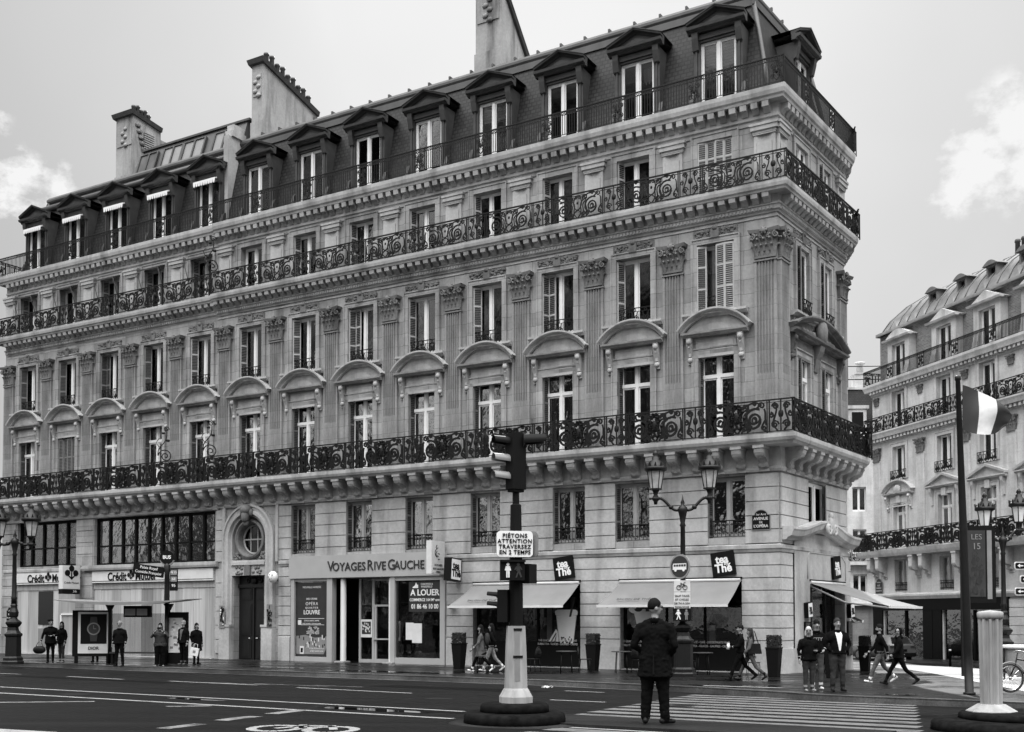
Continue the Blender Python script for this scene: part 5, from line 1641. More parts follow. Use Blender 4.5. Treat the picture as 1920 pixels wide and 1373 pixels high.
mb = MB(); mb.box(-16, 6, -9, -1.2, 22.2, 22.4); mb.box(-8.6, -7.4, -4, -2.5, 22.4, 23.9); mb.box(-8.7, -7.3, -4.1, -2.4, 23.9, 24.0); mb.lathe([(.32, 24.0), (.32, 24.9), (.5, 24.95), (.5, 25.1)], 8, (-8, -3.2, 0), ); obj('chimney', mb, 'stone_right_plain', BD, FD)
mb = MB()
for z in (23.2, 24.4): mb.tube([(-6, -1.6, z), (-15, -1.6, z)], .05, 5)
for x in (-6.5, -10.2, -12.5): mb.tube([(x, -1.6, 22.3), (x, -1.6, 26.5 if x == -6.5 else 25.2)], .04, 5)
obj('scaffold_rail', mb, 'iron', BD, FD)
for x in (-4, -7, -9.5):
    for z in (3.2, 7.2, 11):
        Wm = FD @ TR(x, .05, z) @ Matrix.Diagonal((.9, 1, .88, 1)); put_window('w2', BD, Wm)
for x in (-6.9, -9.8):
    mb = MB(); mb.box(x - .8, x + .8, -1.5, .1, 17.4, 20.2); mb.box(x - 1, x + 1, -1.5, .2, 20.2, 20.5); o = obj('dormer', mb, 'stone_right_plain', BD, FD)
    mb = MB(); mb.box(x - .5, x + .5, .1, .14, 17.6, 19.9); obj('pane', mb, 'car_glass', o, FD)
for i in range(6):
    for (data, off, z) in ((RAIL1, .62, 6.5), (RAIL3, .4, 17.3)): link('balcony_railing', data, BD, FD @ Matrix.Translation((6 - (i + 1) * BAY, off, z)))
mb = MB(); mb.box(-16.3, 6, 0, .16, -3, 2.6); obj('shopfront', mb, 'stone_shaded', BD, FD)

# the tall fronts stand a touch higher than the nominal storey heights
for o_, k_ in ((B, 1.010), (BL, 1.008), (BR, 1.010)):
    o_.scale.z = k_; o_.location.z = 1.6 * (1 - k_)
# ------------------------------------------------------------------ signs and posters on the fronts
def sign_box(name, label, cat, F, x, z, w, h, d, face_mat, box_mat, rot=0.0, y=0.0, group=None, edge=.03):
    """flat sign on a wall, turned by rot about its normal; returns (root, text matrix)"""
    W = F @ TR(x, y, z) @ Matrix.Rotation(rot, 4, 'Y')
    mb = MB(); mb.box(-w / 2, w / 2, 0, d, -h / 2, h / 2); root = thing(name, label, cat, W, group)
    obj('sign_case', mb, box_mat, root, W)
    if face_mat != box_mat:
        mb = MB(); mb.box(-w / 2 + edge, w / 2 - edge, d, d + .006, -h / 2 + edge, h / 2 - edge); obj('sign_face', mb, face_mat, root, W)
    return root, W @ Matrix.Translation((0, d + .012, 0)) @ FT


TEA = lambda k: [('tea', .40 * k, -.02 * k, .15 * k, .95, .012 * k), ('Thé', .42 * k, 0, -.17 * k, .95, .014 * k), ('by', .17 * k, .12 * k, .0, 1, .004 * k)]
lab = {0: 'square black sign with white lettering tilted on the wall between the two long awnings', 1: 'square black sign with white lettering tilted on the wall under the street name plaque'}
for i, x in enumerate((8.54, 2.05)):
    r0, tw = sign_box('shop_sign', lab[i], 'sign', F1, x, 3.5, .86, .86, .1, 'black', 'black', R(7), .05, 'tilted black tea shop signs')
    lettering(TEA(1.0), r0, tw, 'white')
r0, tw = sign_box('shop_sign', 'square black sign with white lettering above the shop entrance on the end facade', 'sign', F2, 1.7, 3.5, .82, .86, .1, 'black', 'black', R(7), .1, 'tilted black tea shop signs'); lettering(TEA(.95), r0, tw, 'white')
for x, l in ((4.78, 'small black and white sign left of the shop entrance above a dark menu board'), (.12, 'small black and white sign right of the shop entrance above a dark menu board')):
    r0, tw = sign_box('shop_sign', l, 'sign', F2, x, 1.85, .46, .56, .16, 'white', 'black', R(5), .1, 'small tea shop signs'); lettering(TEA(.5), r0, tw, 'black')
for x, l in ((4.78, 'dark menu board fixed left of the shop entrance'), (.12, 'dark menu board fixed right of the shop entrance')):
    r0, tw = sign_box('menu_board', l, 'menu board', F2, x, .75, .5, 1.35, .06, 'black_gloss', 'black', 0, .1, 'menu boards beside the entrance'); lettering([('i', .2, 0, .5)] + [('- - - - -', .09, 0, .2 - .12 * j) for j in range(4)], r0, tw, 'grey_mid')


def projecting(name, label, x, z, y0, y1, h, t, mats, rot=0):
    """box sign standing out from the avenue front; its broad face looks along the street"""
    W = F1 @ TR(x, y0, z); root = thing(name, label, 'sign', W); w = y1 - y0
    Wr = W @ Matrix.Translation((0, w / 2, 0)) @ Matrix.Rotation(rot, 4, 'X') @ Matrix.Translation((0, -w / 2, 0))
    mb = MB(); mb.box(-t / 2, t / 2, 0, w, -h / 2, h / 2); obj('sign_case', mb, mats[1], root, Wr)
    mb = MB(); mb.box(-t / 2 - .006, -t / 2, .05, w - .05, -h / 2 + .05, h / 2 - .05); obj('sign_face', mb, mats[0], root, Wr)
    mb = MB(); mb.box(-.03, .03, -y0 - .0, 0, -.05, .05); obj('bracket', mb, 'black', root, W)
    # face plane: looks to -x (viewer's right); text right = +y outward... seen from the right, outward is to the left
    TW = Wr @ Matrix.Translation((-t / 2 - .012, w / 2, 0)) @ Matrix(((0, 0, -1, 0), (-1, 0, 0, 0), (0, 1, 0, 0), (0, 0, 0, 1)))
    return root, TW


r0, tw = projecting('shop_sign', 'tilted box sign standing out from the wall at the end of the first awning', 13.45, 3.52, .15, .92, .92, .34, ('white', 'black'), R(4)); lettering(TEA(.98), r0, tw, 'black')
r0, tw = projecting('shop_sign', 'white projecting box sign with a face drawn in lines beside the long white fascia', 14.2, 4.02, .2, 1.15, 1.35, .26, ('off_white', 'off_white')); lettering([('VOYAGES', .13, 0, -.32), ('RIVE GAUCHE', .12, 0, -.47), ('Boutique', .08, 0, -.58)], r0, tw, 'black')
mb = MB()
for pts in (bez((-.1, .45), (-.22, .35), (-.2, .3), (-.02, .34)), bez((-.1, .2), (-.25, .1), (-.15, 0), (0, .0)), bez((-.12, .3), (-.3, .2), (-.28, .05), (-.1, -.05)), bez((-.05, .1), (.02, .12), (.06, .1), (.08, .08)), bez((-.04, -.1), (.02, -.14), (.07, -.13), (.1, -.1))): mb.tube([(p[0], p[2] + .05, 0) for p in pts], .016, 4)
obj('face_drawing', mb, 'black', r0, tw)
r0, tw = projecting('bank_sign', 'white box sign with a three leaved tree emblem beside the left bank fascia', 37.0, 3.62, .2, 1.25, 1.2, .3, ('off_white', 'off_white')); lettering([('Crédit Mutuel', .15, 0, -.28)], r0, tw, 'black')


def emblem(parent, tw, k, x=0, y=0):
    mb = MB(); mb.T = Matrix.Translation((x, y, 0)) @ Matrix.Scale(k, 4)
    for (cx, cy) in ((0, .3), (-.26, .06), (.26, .06)): mb.lathe([(.17, 0), (.17, .01)], 12, (cx, cy, 0), sm=False)
    mb.prism([(-.05, -.28), (.05, -.28), (.03, .15), (-.03, .15)], 'z', 0, .01); mb.prism([(-.2, -.02), (-.24, -.08), (0, -.3), (.24, -.08), (.2, -.02), (0, -.2)], 'z', 0, .01)
    return obj('emblem', mb, 'black', parent, tw)


emblem(r0, tw, .95, 0, .16)
mb = MB(); mb.box(-.16, .16, .0, 1.05, -.85, -.6); obj('lower_panel', mb, 'black', r0, F1 @ TR(37.0, .2, 3.62))
lettering([('24h', .16, .2, -.725)], r0, tw @ Matrix.Translation((0, 0, .016)), 'off_white')
# lettering of the fascias belongs to them
vf = [o for o in B.children if o.name.startswith('shop_fascia')][0]
SER = []
lettering([('V', .62, -2.05, 0, .9, .004), ('OYAGES', .50, -1.08, -.03, .92, .004), ('R', .62, .02, 0, .86, .004), ('IVE', .50, .52, -.03, .92, .004), ('G', .62, 1.10, 0, .86, .004), ('AUCHE', .50, 1.98, -.03, .9, .004)], vf, F1 @ Matrix.Translation((18.0, .18, 3.78)) @ FT @ Matrix.Diagonal((1.06, 1, 3, 1)), 'grey_dark')
bfs = [o for o in BL.children if o.name.startswith('shop_fascia')]
for o_, x, sx in ((bfs[0], 33.2, 1.0), (bfs[1], 39.6, 1.0)):
    tw = F1 @ Matrix.Translation((x, .115, 3.62)) @ FT
    lettering([('Crédit', .56, -.95, -.02, .95, .014), ('Mutuel', .56, 1.12, -.02, .92, .014)], o_, tw, 'black'); emblem(o_, tw, .62, .08, .02)


def poster(label, x, z, w, h, y, mat, F=F1, lines=(), lm='white', name='poster', rot=0):
    W = F @ TR(x, y, z) @ Matrix.Rotation(rot, 4, 'Y'); root = thing(name, label, 'poster', W)
    mb = MB(); mb.box(-w / 2, w / 2, 0, .01, -h / 2, h / 2); obj('sheet', mb, mat, root, W)
    tw = W @ Matrix.Translation((0, .018, 0)) @ FT
    if lines: lettering(lines, root, tw, lm)
    return root, tw, W


p0, tw, W_ = poster('large grey to let notice with white lettering inside the right shop window', 15.22, 2.45, 1.66, 1.26, -.02, 'grey_dark', F1, [('CUSHMAN &', .12, .1, .52, .9), ('WAKEFIELD', .12, .1, .41, .9), ('A LOUER', .36, 0, .16, 1.0, .008), ('COMMERCE 164 M² env.', .17, 0, -.14, .88, .003), ('01 86 46 10 00', .27, 0, -.42, .84, .005)], 'white', 'notice')
mb = MB(); mb.prism([(-.62, .36), (-.34, .36), (-.34, .5), (-.4, .5), (-.45, .6), (-.5, .48), (-.62, .40)], 'z', 0, .006); obj('logo', mb, 'white', p0, tw)
p0, tw, W_ = poster('tall dark museum poster filling the left shop window', 21.4, 1.5, 1.84, 3.25, -.02, 'grey_dark', F1, [('NOUVELLE ADRESSE', .13, 0, 1.42, .9), ('DES CROISE', .12, 0, .9), ('OPÉRA', .2, 0, .68, 1, 0, 'CENTER', 1.25), ('QUARTIER', .13, 0, .5, 1, 0, 'CENTER', 1.3), ('LOUVRE', .27, 0, .30, .95, .006), ('20 RUE SAINTE-ANNE', .09, 0, -.07), ('PARIS OUVERT TOUS LES JOURS', .075, 0, -.2), ('POUR VOS VOYAGES', .09, .3, -1.3), ('VENEZ NOUS VOIR', .09, .3, -1.42)], 'off_white')
mb = MB(); mb.mi = 0
mb.T = Matrix.Translation((0, .012, 0))
for z in (.0, -.28): mb.box(-.72, .78, 0, .005, z + .02, z + .04)
mb.mi = 1; mb.prism([(-.7, -1.55), (.9, -1.55), (.9, -.75), (.35, -.7), (-.2, -.82), (-.9, -.75), (-.9, -1.2)], 'y', 0, .004)
mb.mi = 2; rr_ = random.Random(9)
for i in range(40):
    a = rr_.uniform(-.45, .3); b = rr_.uniform(-.68, -.38); mb.box(a, a + rr_.uniform(.05, .14), .004, .008, b, b + rr_.uniform(.03, .1))
for i in range(24):
    a = rr_.uniform(-.8, .7); b = rr_.uniform(-1.3, -.8); mb.mi = rr_.choice([0, 3, 3]); mb.box(a, a + .05, .004, .008, b, b + rr_.uniform(.08, .22))
mb.mi = 0; mb.lathe([(.13, 0), (.13, .01)], 14, (.72, .01, -.14)) if False else mb.box(.6, .8, .004, .01, -.24, -.04); mb.box(.45, .68, .005, .012, -1.55, -1.2)
mb.mi = 3; mb.box(.5, .63, .012, .016, -1.48, -1.28)
obj('picture', mb, ['off_white', 'grey_mid', 'cream', 'black'], p0, W_)
for x, z, w, h, y, l in ((18.72, 1.1, .62, .78, -.535, 'paper notice with dark picture left of the recessed shop door'), (17.1, 1.0, .44, .86, -.535, 'narrow framed paper notice right of the recessed shop door'), (16.0, 1.0, .4, .72, -.015, 'small photo sheet beside a blank white sheet in the right shop window'), (15.62, .92, .5, .82, -.014, 'blank pale sheet of paper taped inside the right shop window')):
    p0, tw, W_ = poster(l, x, z, w, h, y, 'off_white')
    if 'blank' not in l:
        mb = MB(); rr_ = random.Random(int(x * 10)); mb.box(-w * .4, w * .4, .01, .014, -h * .32, h * .38); mb.mi = 1
        for i in range(22): a = rr_.uniform(-.36, .28) * w; b = rr_.uniform(-.28, .26) * h; mb.box(a, a + .05, .014, .017, b, b + .07)
        obj('picture', mb, ['grey_dark', 'off_white'], p0, W_)
for x, z, w, h, l in ((26.6, 1.6, .34, 1.05, 'torn black and white bill pasted left of the carriage door'), (23.62, 1.65, .34, 1.05, 'dark weathered bill pasted right of the carriage door')):
    p0, tw, W_ = poster(l, x, z, w, h, .32, 'grey_mid')
    mb = MB(); rr_ = random.Random(int(x)); 
    for i in range(26): mb.mi = rr_.choice([0, 0, 1]) if x > 25 else rr_.choice([0, 0, 2]); a = rr_.uniform(-.16, .06); b = rr_.uniform(-.5, .36); mb.box(a, a + rr_.uniform(.04, .1), .01 + .001 * i, .012 + .001 * i, b, b + rr_.uniform(.05, .16))
    obj('picture', mb, ['black', 'white', 'grey_dark'], p0, W_)


def plaque(label, F, x, z, w, h, lines, y=.05, m='black', cat='street sign'):
    W = F @ TR(x, y, z); root = thing('street_plaque', label, cat, W)
    pts = [(-w / 2, -h / 2), (w / 2, -h / 2), (w / 2, h * .28)] + [(w * .36 * math.cos(a), h * .28 + h * .26 * math.sin(a)) for a in [PI * i / 8 for i in range(9)]] + [(-w / 2, h * .28)]
    mb = MB(); mb.prism(pts, 'y', 0, .025); obj('plate', mb, 'grey_mid', root, W)
    mb = MB(); mb.prism([(a * .93, b * .93) for a, b in pts], 'y', .025, .03); obj('panel', mb, m, root, W)
    lettering(lines, root, W @ Matrix.Translation((0, .036, 0)) @ FT, 'off_white')


plaque('dark arched street name plaque high on the corner beside the last mezzanine window', F1, .66, 5.0, .68, .70, [('1er Arrt', .11, 0, .2), ('AVENUE', .14, 0, .05, 1, .002), ('DE', .10, 0, -.08), ("L'OPÉRA", .14, 0, -.21, 1, .002)])
plaque('small dark plaque with pointed top on the far left pier behind the lamp post', F1, 42.75, 1.75, .6, .72, [('ARR', .11, 0, .18), ('RUE', .14, 0, -.02), ('DE L\'OPÉRA', .1, 0, -.2)])
plaque('pale weathered street plaque on the lighter building across the side street', FR_, -.62, 3.6, .8, .95, [('2e Arrt', .13, 0, .26), ('RUE', .16, 0, .05), ('DANIELLE', .13, 0, -.12), ('CASANOVA', .13, 0, -.3)], m='grey_dark')
r0, tw = sign_box('number_plate', 'small dark plate under the far left plaque', 'sign', F1, 42.75, .95, .42, .36, .03, 'black', 'grey_dark', 0, .05); lettering([('39', .2, 0, 0)], r0, tw, 'off_white')
r0, tw = sign_box('taxi_sign', 'dark square sign with a white border below the tip of the door awning', 'sign', F2, -2.3, 1.55, 1.0, 1.05, .1, 'black', 'white', 0, -1.6, None, .05); lettering([('TAXIS', .27, 0, .12, 1, .004), ('PARIS', .2, 0, -.2)], r0, tw, 'off_white')
mb = MB(); mb.box(.5, .58, -1.6, -1.5, -1.9, .7); obj('post', mb, 'iron', r0, F2 @ TR(-2.3, 0, 1.55))
mm = thing('traffic_mirror', 'white round globe shaped sign on a wall arm right of the carriage door', 'wall light', F1 @ TR(23.3, .1, 3.4))
mb = MB(); mb.ball((0, .36, 0), (.25, .2, .27), 14, 9); obj('globe', mb, 'white', mm); mb = MB(); mb.tube([(.12, -.1, -.1), (.1, .2, -.05)], .05, 6); obj('bracket', mb, 'black', mm)
mb = MB(); rr_ = random.Random(3)
for i in range(9): a = rr_.uniform(-.14, .1); b = rr_.uniform(-.14, .1); mb.box(a, a + .06, .52, .545, b, b + .05)
obj('marking', mb, 'grey_mid', mm)
sp = thing('wall_lamp', 'small dark spot lamp on the wall under the left end of the first awning', 'wall light', F1 @ TR(13.7, .1, 1.92)); mb = MB(); mb.lathe([(.05, 0), (.14, .03), (.16, .12), (.08, .2)], 10, (0, .15, 0)); mb.tube([(0, -.05, .12), (0, .15, .15)], .03, 5); obj('lamp_head', mb, 'black', sp)

# ------------------------------------------------------------------ pictures on the tea-room glass
def cup_picture(label, x, z, k, kind):
    W = F1 @ TR(x, -.235, z) @ Matrix.Scale(k, 4); root = thing('window_picture', label, 'window picture', W)
    mb = MB()
    def band(zs, ws, y, m, off=(0, 0)):
        mb.mi = m
        pts = [(w + o_, z_) for z_, w, o_ in zip(zs, ws, [off[0] + (off[1] - off[0]) * i / max(1, len(zs) - 1) for i in range(len(zs))])] + [(-w + o_, z_) for z_, w, o_ in list(zip(zs, ws, [off[0] + (off[1] - off[0]) * i / max(1, len(zs) - 1) for i in range(len(zs))]))[::-1]]
        mb.prism(pts, 'y', y, y + .004)
    if kind == 0:
        band([-.75, .55], [.33, .50], 0, 0); band([.50, .62, .68, .72], [.53, .55, .52, .44], .005, 1)
        band([-.70, .36], [.30, .455], .006, 2, (-.02, .0))
        band([-.70, .36], [.12, .18], .011, 3, (-.04, -.08))
        mb.mi = 3; mb.prism([(.46 * math.cos(2 * PI * i / 16), .42 + .09 * math.sin(2 * PI * i / 16)) for i in range(16)], 'y', .012, .014)
        mb.mi = 4; mb.prism([(-.14, .42), (-.24, .42), (-.44, 1.2), (-.34, 1.22)][::-1], 'y', .016, .02)
        rr_ = random.Random(4)
        for i in range(26): a = rr_.uniform(-.28, .26); b = rr_.uniform(-.7, -.42); mb.mi = 4; mb.prism([(a + .035 * math.cos(q), b + .035 * math.sin(q)) for q in [2 * PI * j / 7 for j in range(7)]], 'y', .016, .02)
        mb.mi = 1; mb.prism([(.35, -.75), (.95, -.75), (.5, -.1), (.42, -.2)], 'y', .002, .004); mb.mi = 4; mb.prism([(.5, -.72), (.62, -.72), (.48, -.35)], 'y', .006, .01)
        mb.mi = 4; mb.prism([(.75, -.72), (.82, -.72), (.5, -.25), (.47, -.3)], 'y', .006, .01)
    else:
        band([-1.1, .45], [.02, .40], 0, 1); band([-1.0, .40], [.02, .15], .005, 2, (0, .15))
        mb.mi = 1; mb.prism([(.62 * math.cos(2 * PI * i / 20), .52 + .2 * math.sin(2 * PI * i / 20)) for i in range(20)], 'y', .006, .01)
        for (a, b, c) in ((-.2, .55, .2), (.2, .53, .17), (0, .6, .12)): mb.mi = 4; mb.prism([(a + c * math.cos(2 * PI * i / 10), b + c * .55 * math.sin(2 * PI * i / 10)) for i in range(10)], 'y', .012, .016)
        for (a, b, c) in ((-.05, .5, .08), (.35, .58, .06), (-.4, .52, .05)): mb.mi = 3; mb.prism([(a + c * math.cos(2 * PI * i / 10), b + c * .6 * math.sin(2 * PI * i / 10)) for i in range(10)], 'y', .018, .022)
    obj('print', mb, ['off_white', 'white', 'white', 'white', 'grey_dark'], root, W)


cup_picture('large printed cup of milky drink with a straw on the dark glass', 8.62, 1.22, .92, 0)
cup_picture('large printed ice cream cone on the dark glass of the second tea room window', 5.35, 1.38, .95, 1)
for x, l in ((9.0, 'two lines of small white writing on the dark panel below the printed cup'), (5.4, 'two lines of small white writing on dark glass below the printed cone'), (2.8, 'two lines of small white writing on dark glass right of the lamp post')):
    t0 = thing('window_lettering', l, 'lettering', F1 @ TR(x, -.2, .62), 'rows of white writing on the tea room windows'); lettering([('THÉ GLACÉ - CAFÉ - JUS DE FRUITS FRAIS', .11, 0, .06, .85), ('BUBBLE TEA - GLACES - GAUFRES - CRÊPES', .11, 0, -.08, .85)], t0, F1 @ Matrix.Translation((x, -.2, .62)) @ FT, 'off_white')

# ------------------------------------------------------------------ awnings
def awning(label, F, x0, x1, z, y1, z1, spread, text, ex=0):
    W = F @ TR((x0 + x1) / 2, 0, z); root = thing('awning', label, 'awning', W, 'shop awnings on the corner building'); hw = (x1 - x0) / 2; dz = z1 - z
    mb = MB(); n = 14; rings = []
    for i in range(n + 1):
        t = i / n; a = -hw - ex * t; b = hw + spread * t; y = .06 + (y1 - .06) * t; zz = dz * t - .05 * math.sin(PI * t)
        rings.append([(b + (a - b) * j / 16, y, zz + .012 * math.sin(j * 2.1) * math.sin(PI * t)) for j in range(17)])
    mb.loft(rings, 0, False, True, closed=False); 
    rings = [[(p[0], p[1], p[2] - .012) for p in r_] for r_ in rings]; mb.loft([r_[::-1] for r_ in rings], 0, False, True, closed=False)
    obj('canopy', mb, 'awning', root, W)
    mb = MB(); mb.box(-hw - ex, hw + spread, y1 - .04, y1 + .03, dz - .07, dz + .02); mb.tube([(-hw, .08, .02), (hw, .08, .02)], .07, 8)
    obj('front_bar', mb, 'off_white', root, W)
    mb = MB(); mb.box(-hw - .05, hw + .05, 0, .12, .06, .12); obj('cassette', mb, 'black', root, W)
    for x in (-hw + .3, hw - .1):
        mb = MB(); mb.tube([(x, .05, -.12), (x + .35, y1 * .5, dz * .5 - .3), (x, y1 - .05, dz - .06)], .035, 6); mb.ball((x, .06, -.1), .08, 8, 5); obj('arm', mb, 'grey_mid', root, W)
    if text:
        a = math.atan2(-dz, y1)
        tw = W @ Matrix.Translation((hw * .55, y1 - .26, dz + .2)) @ FT @ Matrix.Rotation(-(PI / 2 - a), 4, 'X')
        lettering([(text, .17, 0, 0, 1.15)], root, tw @ Matrix.Translation((0, 0, .03)), 'grey_dark')
    return root


awning('long pale grey shop awning left of the lamp post, behind the traffic light column', F1, 7.88, 12.72, 2.9, 1.45, 2.02, .35, 'SALON DE THÉ', 0)
awning('long pale grey shop awning behind the double lamp post, nearest the corner', F1, 1.42, 6.15, 2.9, 1.45, 2.02, .3, 'SALON DE THÉ', 0)
awning('slanting pale awning over the shop entrance on the end facade', F2, .55, 4.35, 2.86, 2.95, 1.98, -.1, '', .35)
awning('small white awning tip beyond the end of the entrance facade', F3, 10.2, 11.3, 1.9, .75, 1.45, 0, '', 0)

# ------------------------------------------------------------------ street furniture
def street_lamp(label, x, y, h_arm, heads, gl='lamp_glass', k=1.0, base=True, rot=0.0):
    """cast iron double street lamp: plinth, fluted shaft, two scrolled arms with crowned lanterns"""
    W = Matrix.Translation((x, y, gz(x, y) + .15)) @ Matrix.Rotation(rot, 4, 'Z'); root = thing('street_lamp', label, 'street lamp', W, 'double lamp posts along the avenue')
    mb = MB(); q = PI / 8
    mb.lathe([(.42, 0), (.42, .1), (.38, .14), (.38, .24), (.31, .3), (.30, 1.05), (.34, 1.09), (.35, 1.16), (.29, 1.2), (.21, 1.3), (.19, 1.42), (.24, 1.46), (.31, 1.56), (.31, 1.62), (.22, 1.68), (.15, 1.74), (.13, 1.8), (.17, 1.84), (.19, 2.0), (.13, 2.15), (.12, 2.22), (.14, 2.26), (.11, 2.32)], 8, (0, 0, 0), sm=False)
    obj('base', mb, 'iron_green', root, W)
    mb = MB(); mb.lathe([(.105, 2.3), (.10, 2.5), (.115, 2.54), (.09, 2.6), (.075, h_arm - .55), (.10, h_arm - .5), (.07, h_arm - .42), (.13, h_arm - .1), (.17, h_arm), (.13, h_arm + .1), (.05, h_arm + .16), (.07, h_arm + .24), (.03, h_arm + .34), (0.005, h_arm + .5)], 12)
    obj('post', mb, 'iron_green', root, W)
    for sx, hz in heads:
        mb = MB(); s_ = 1 if sx > 0 else -1
        pts = bez((s_ * .12, h_arm), (sx * .45, h_arm - .05), (sx * .55, hz - .5), (sx * .82, hz - .42), 10); mb.tube(pts, .05, 7); mb.tube([pts[-1], (sx, 0, hz - .42)], .05, 7)
        mb.ball(pts[4], .085, 7, 5); mb.ball((sx, 0, hz - .43), (.13, .1, .1), 8, 5); mb.ball((sx + s_ * .17, 0, hz - .43), .05, 6, 4); mb.lathe([(.05, hz - .62), (.07, hz - .52), (.09, hz - .36), (.06, hz - .3), (.1, hz - .2), (.13, hz - .15)], 8, (sx, 0, 0))
        arm = obj('arm', mb, 'iron_green', root, W)
        mb = MB(); c = (sx, 0, hz - .15)
        mb.lathe([(.20, 0), (.20, .05), (.15, .05)], 6, c, sm=False); 
        for i in range(6):
            a = 2 * PI * i / 6; mb.tube([(sx + .18 * math.cos(a), .18 * math.sin(a), hz - .1), (sx + .275 * math.cos(a), .275 * math.sin(a), hz + .48)], .018, 4)
        mb.lathe([(.30, .60), (.36, .64), (.36, .74), (.30, .76), (.27, .80), (.2, .92), (.12, .98), (.12, 1.06), (.06, 1.1), (.10, 1.16), (.06, 1.24), (.02, 1.3)], 12, c)
        for i in range(12): a = 2 * PI * i / 12; mb.prism([(-.035, 0), (.035, 0), (0, .13)], 'y', -.008, .008) if False else mb.loft([[(sx + .355 * math.cos(a + d), .355 * math.sin(a + d), hz - .15 + .74) for d in (-.12, .12)] + [(sx + .33 * math.cos(a + d), .33 * math.sin(a + d), hz - .15 + .74) for d in (.12, -.12)], [(sx + .37 * math.cos(a + d), .37 * math.sin(a + d), hz - .15 + .87) for d in (-.03, .03)] + [(sx + .35 * math.cos(a + d), .35 * math.sin(a + d), hz - .15 + .87) for d in (.03, -.03)]])
        ln = obj('lantern', mb, 'iron_green', arm, W)
        mb = MB(); mb.lathe([(.165, .05), (.26, .62)], 6, c, sm=False); obj('lantern_glass', mb, gl, arm, W)
    return root, W


lamp1, LW = street_lamp('tall double lamp post with bus lane sign standing before the second long awning', 5.50, 36.0, 5.35, ((-.86, 6.16), (.86, 6.16)), rot=R(-8))
street_lamp('double lamp post at the left edge in front of the bank', -19.25, 43.3, 4.72, ((-.62, 5.05), (.62, 5.05)), k=.9)
street_lamp('sunlit double lamp post at the right edge behind the white fluted column', 18.35, 41.8, 4.95, ((-.66, 5.6), (.62, 5.75)), gl='white')
# plates on the lamp post
def post_sign(label, shape, w, h, z, mat, cat='traffic sign', rot=0.0, off=.14, dx=.0):
    W = LW @ Matrix.Translation((dx, 0, z)) @ Matrix.Rotation(R(180 + rot), 4, 'Z'); root = thing('traffic_sign', label, cat, W)
    mb = MB(); pts = [(w / 2 * math.cos(2 * PI * i / 28), h / 2 * math.sin(2 * PI * i / 28)) for i in range(28)] if shape == 'round' else [(-w / 2, -h / 2), (w / 2, -h / 2), (w / 2, h / 2), (-w / 2, h / 2)]
    mb.prism(pts, 'y', off, off + .03); obj('plate', mb, 'off_white' if shape != 'round' else 'cloth_light', root, W)
    if mat != 'off_white': mb = MB(); mb.prism([(a * .86, b * .86) for a, b in pts], 'y', off + .03, off + .034); obj('panel', mb, mat, root, W)
    mb = MB(); mb.box(-.06, .06, 0, off, -.04, .04); obj('bracket', mb, 'iron', root, W)
    return root, W @ Matrix.Translation((0, off + .04, 0)) @ FT


r0, tw = post_sign('round dark sign with a white bus on the lamp post', 'round', .80, .80, 3.52, 'grey_dark', rot=-38)
mb = MB(); mb.prism([(-.27, -.1), (.27, -.1), (.27, .1), (-.25, .1), (-.27, .04)], 'z', 0, .004); mb.mi = 1
for i in range(5): mb.box(-.23 + .1 * i, -.15 + .1 * i, .0, .07, .004, .007)
for x in (-.16, .16): mb.mi = 0; mb.lathe([(.05, 0), (.05, .006)], 10, (x, -.11, 0), sm=False)
obj('bus_symbol', mb, ['white', 'grey_dark'], r0, tw)
r0, tw = post_sign('small white plate with a bicycle under the round bus sign', 'sq', .52, .36, 2.9, 'off_white', rot=-12)
mb = MB()
for x in (-.1, .1): mb.tube([(x + .07 * math.cos(a), -.05 + .07 * math.sin(a), 0) for a in [2 * PI * i / 12 for i in range(13)]], .011, 4)
mb.tube([(-.1, -.05, 0), (-.03, .06, 0), (.07, .06, 0), (.1, -.05, 0)], .01, 4); mb.tube([(-.03, .06, 0), (.0, -.05, 0), (.07, .06, 0)], .01, 4); mb.tube([(.07, .06, 0), (.06, .1, 0), (.11, .11, 0)], .01, 4); mb.tube([(-.05, .09, 0), (.0, .09, 0)], .012, 4)
obj('bicycle_symbol', mb, 'black', r0, tw)
r0, tw = post_sign('white plate with four lines of small black writing under the bicycle plate', 'sq', .52, .6, 2.4, 'off_white', rot=-12); lettering([('SAUF TAXIS', .09, 0, .18), ('ET CYCLES', .09, 0, .06), ('DE 7H A 20H', .09, 0, -.06), ('DIMANCHE', .09, 0, -.18)], r0, tw, 'black')
W = LW @ Matrix.Translation((.02, 0, 1.98)) @ Matrix.Rotation(R(170), 4, 'Z'); r0 = thing('pedestrian_signal', 'small dark pedestrian signal box with a white walking figure on the lamp post', 'pedestrian signal', W)
mb = MB(); mb.box(-.29, .29, .12, .34, -.2, .2); obj('housing', mb, 'black', r0, W)


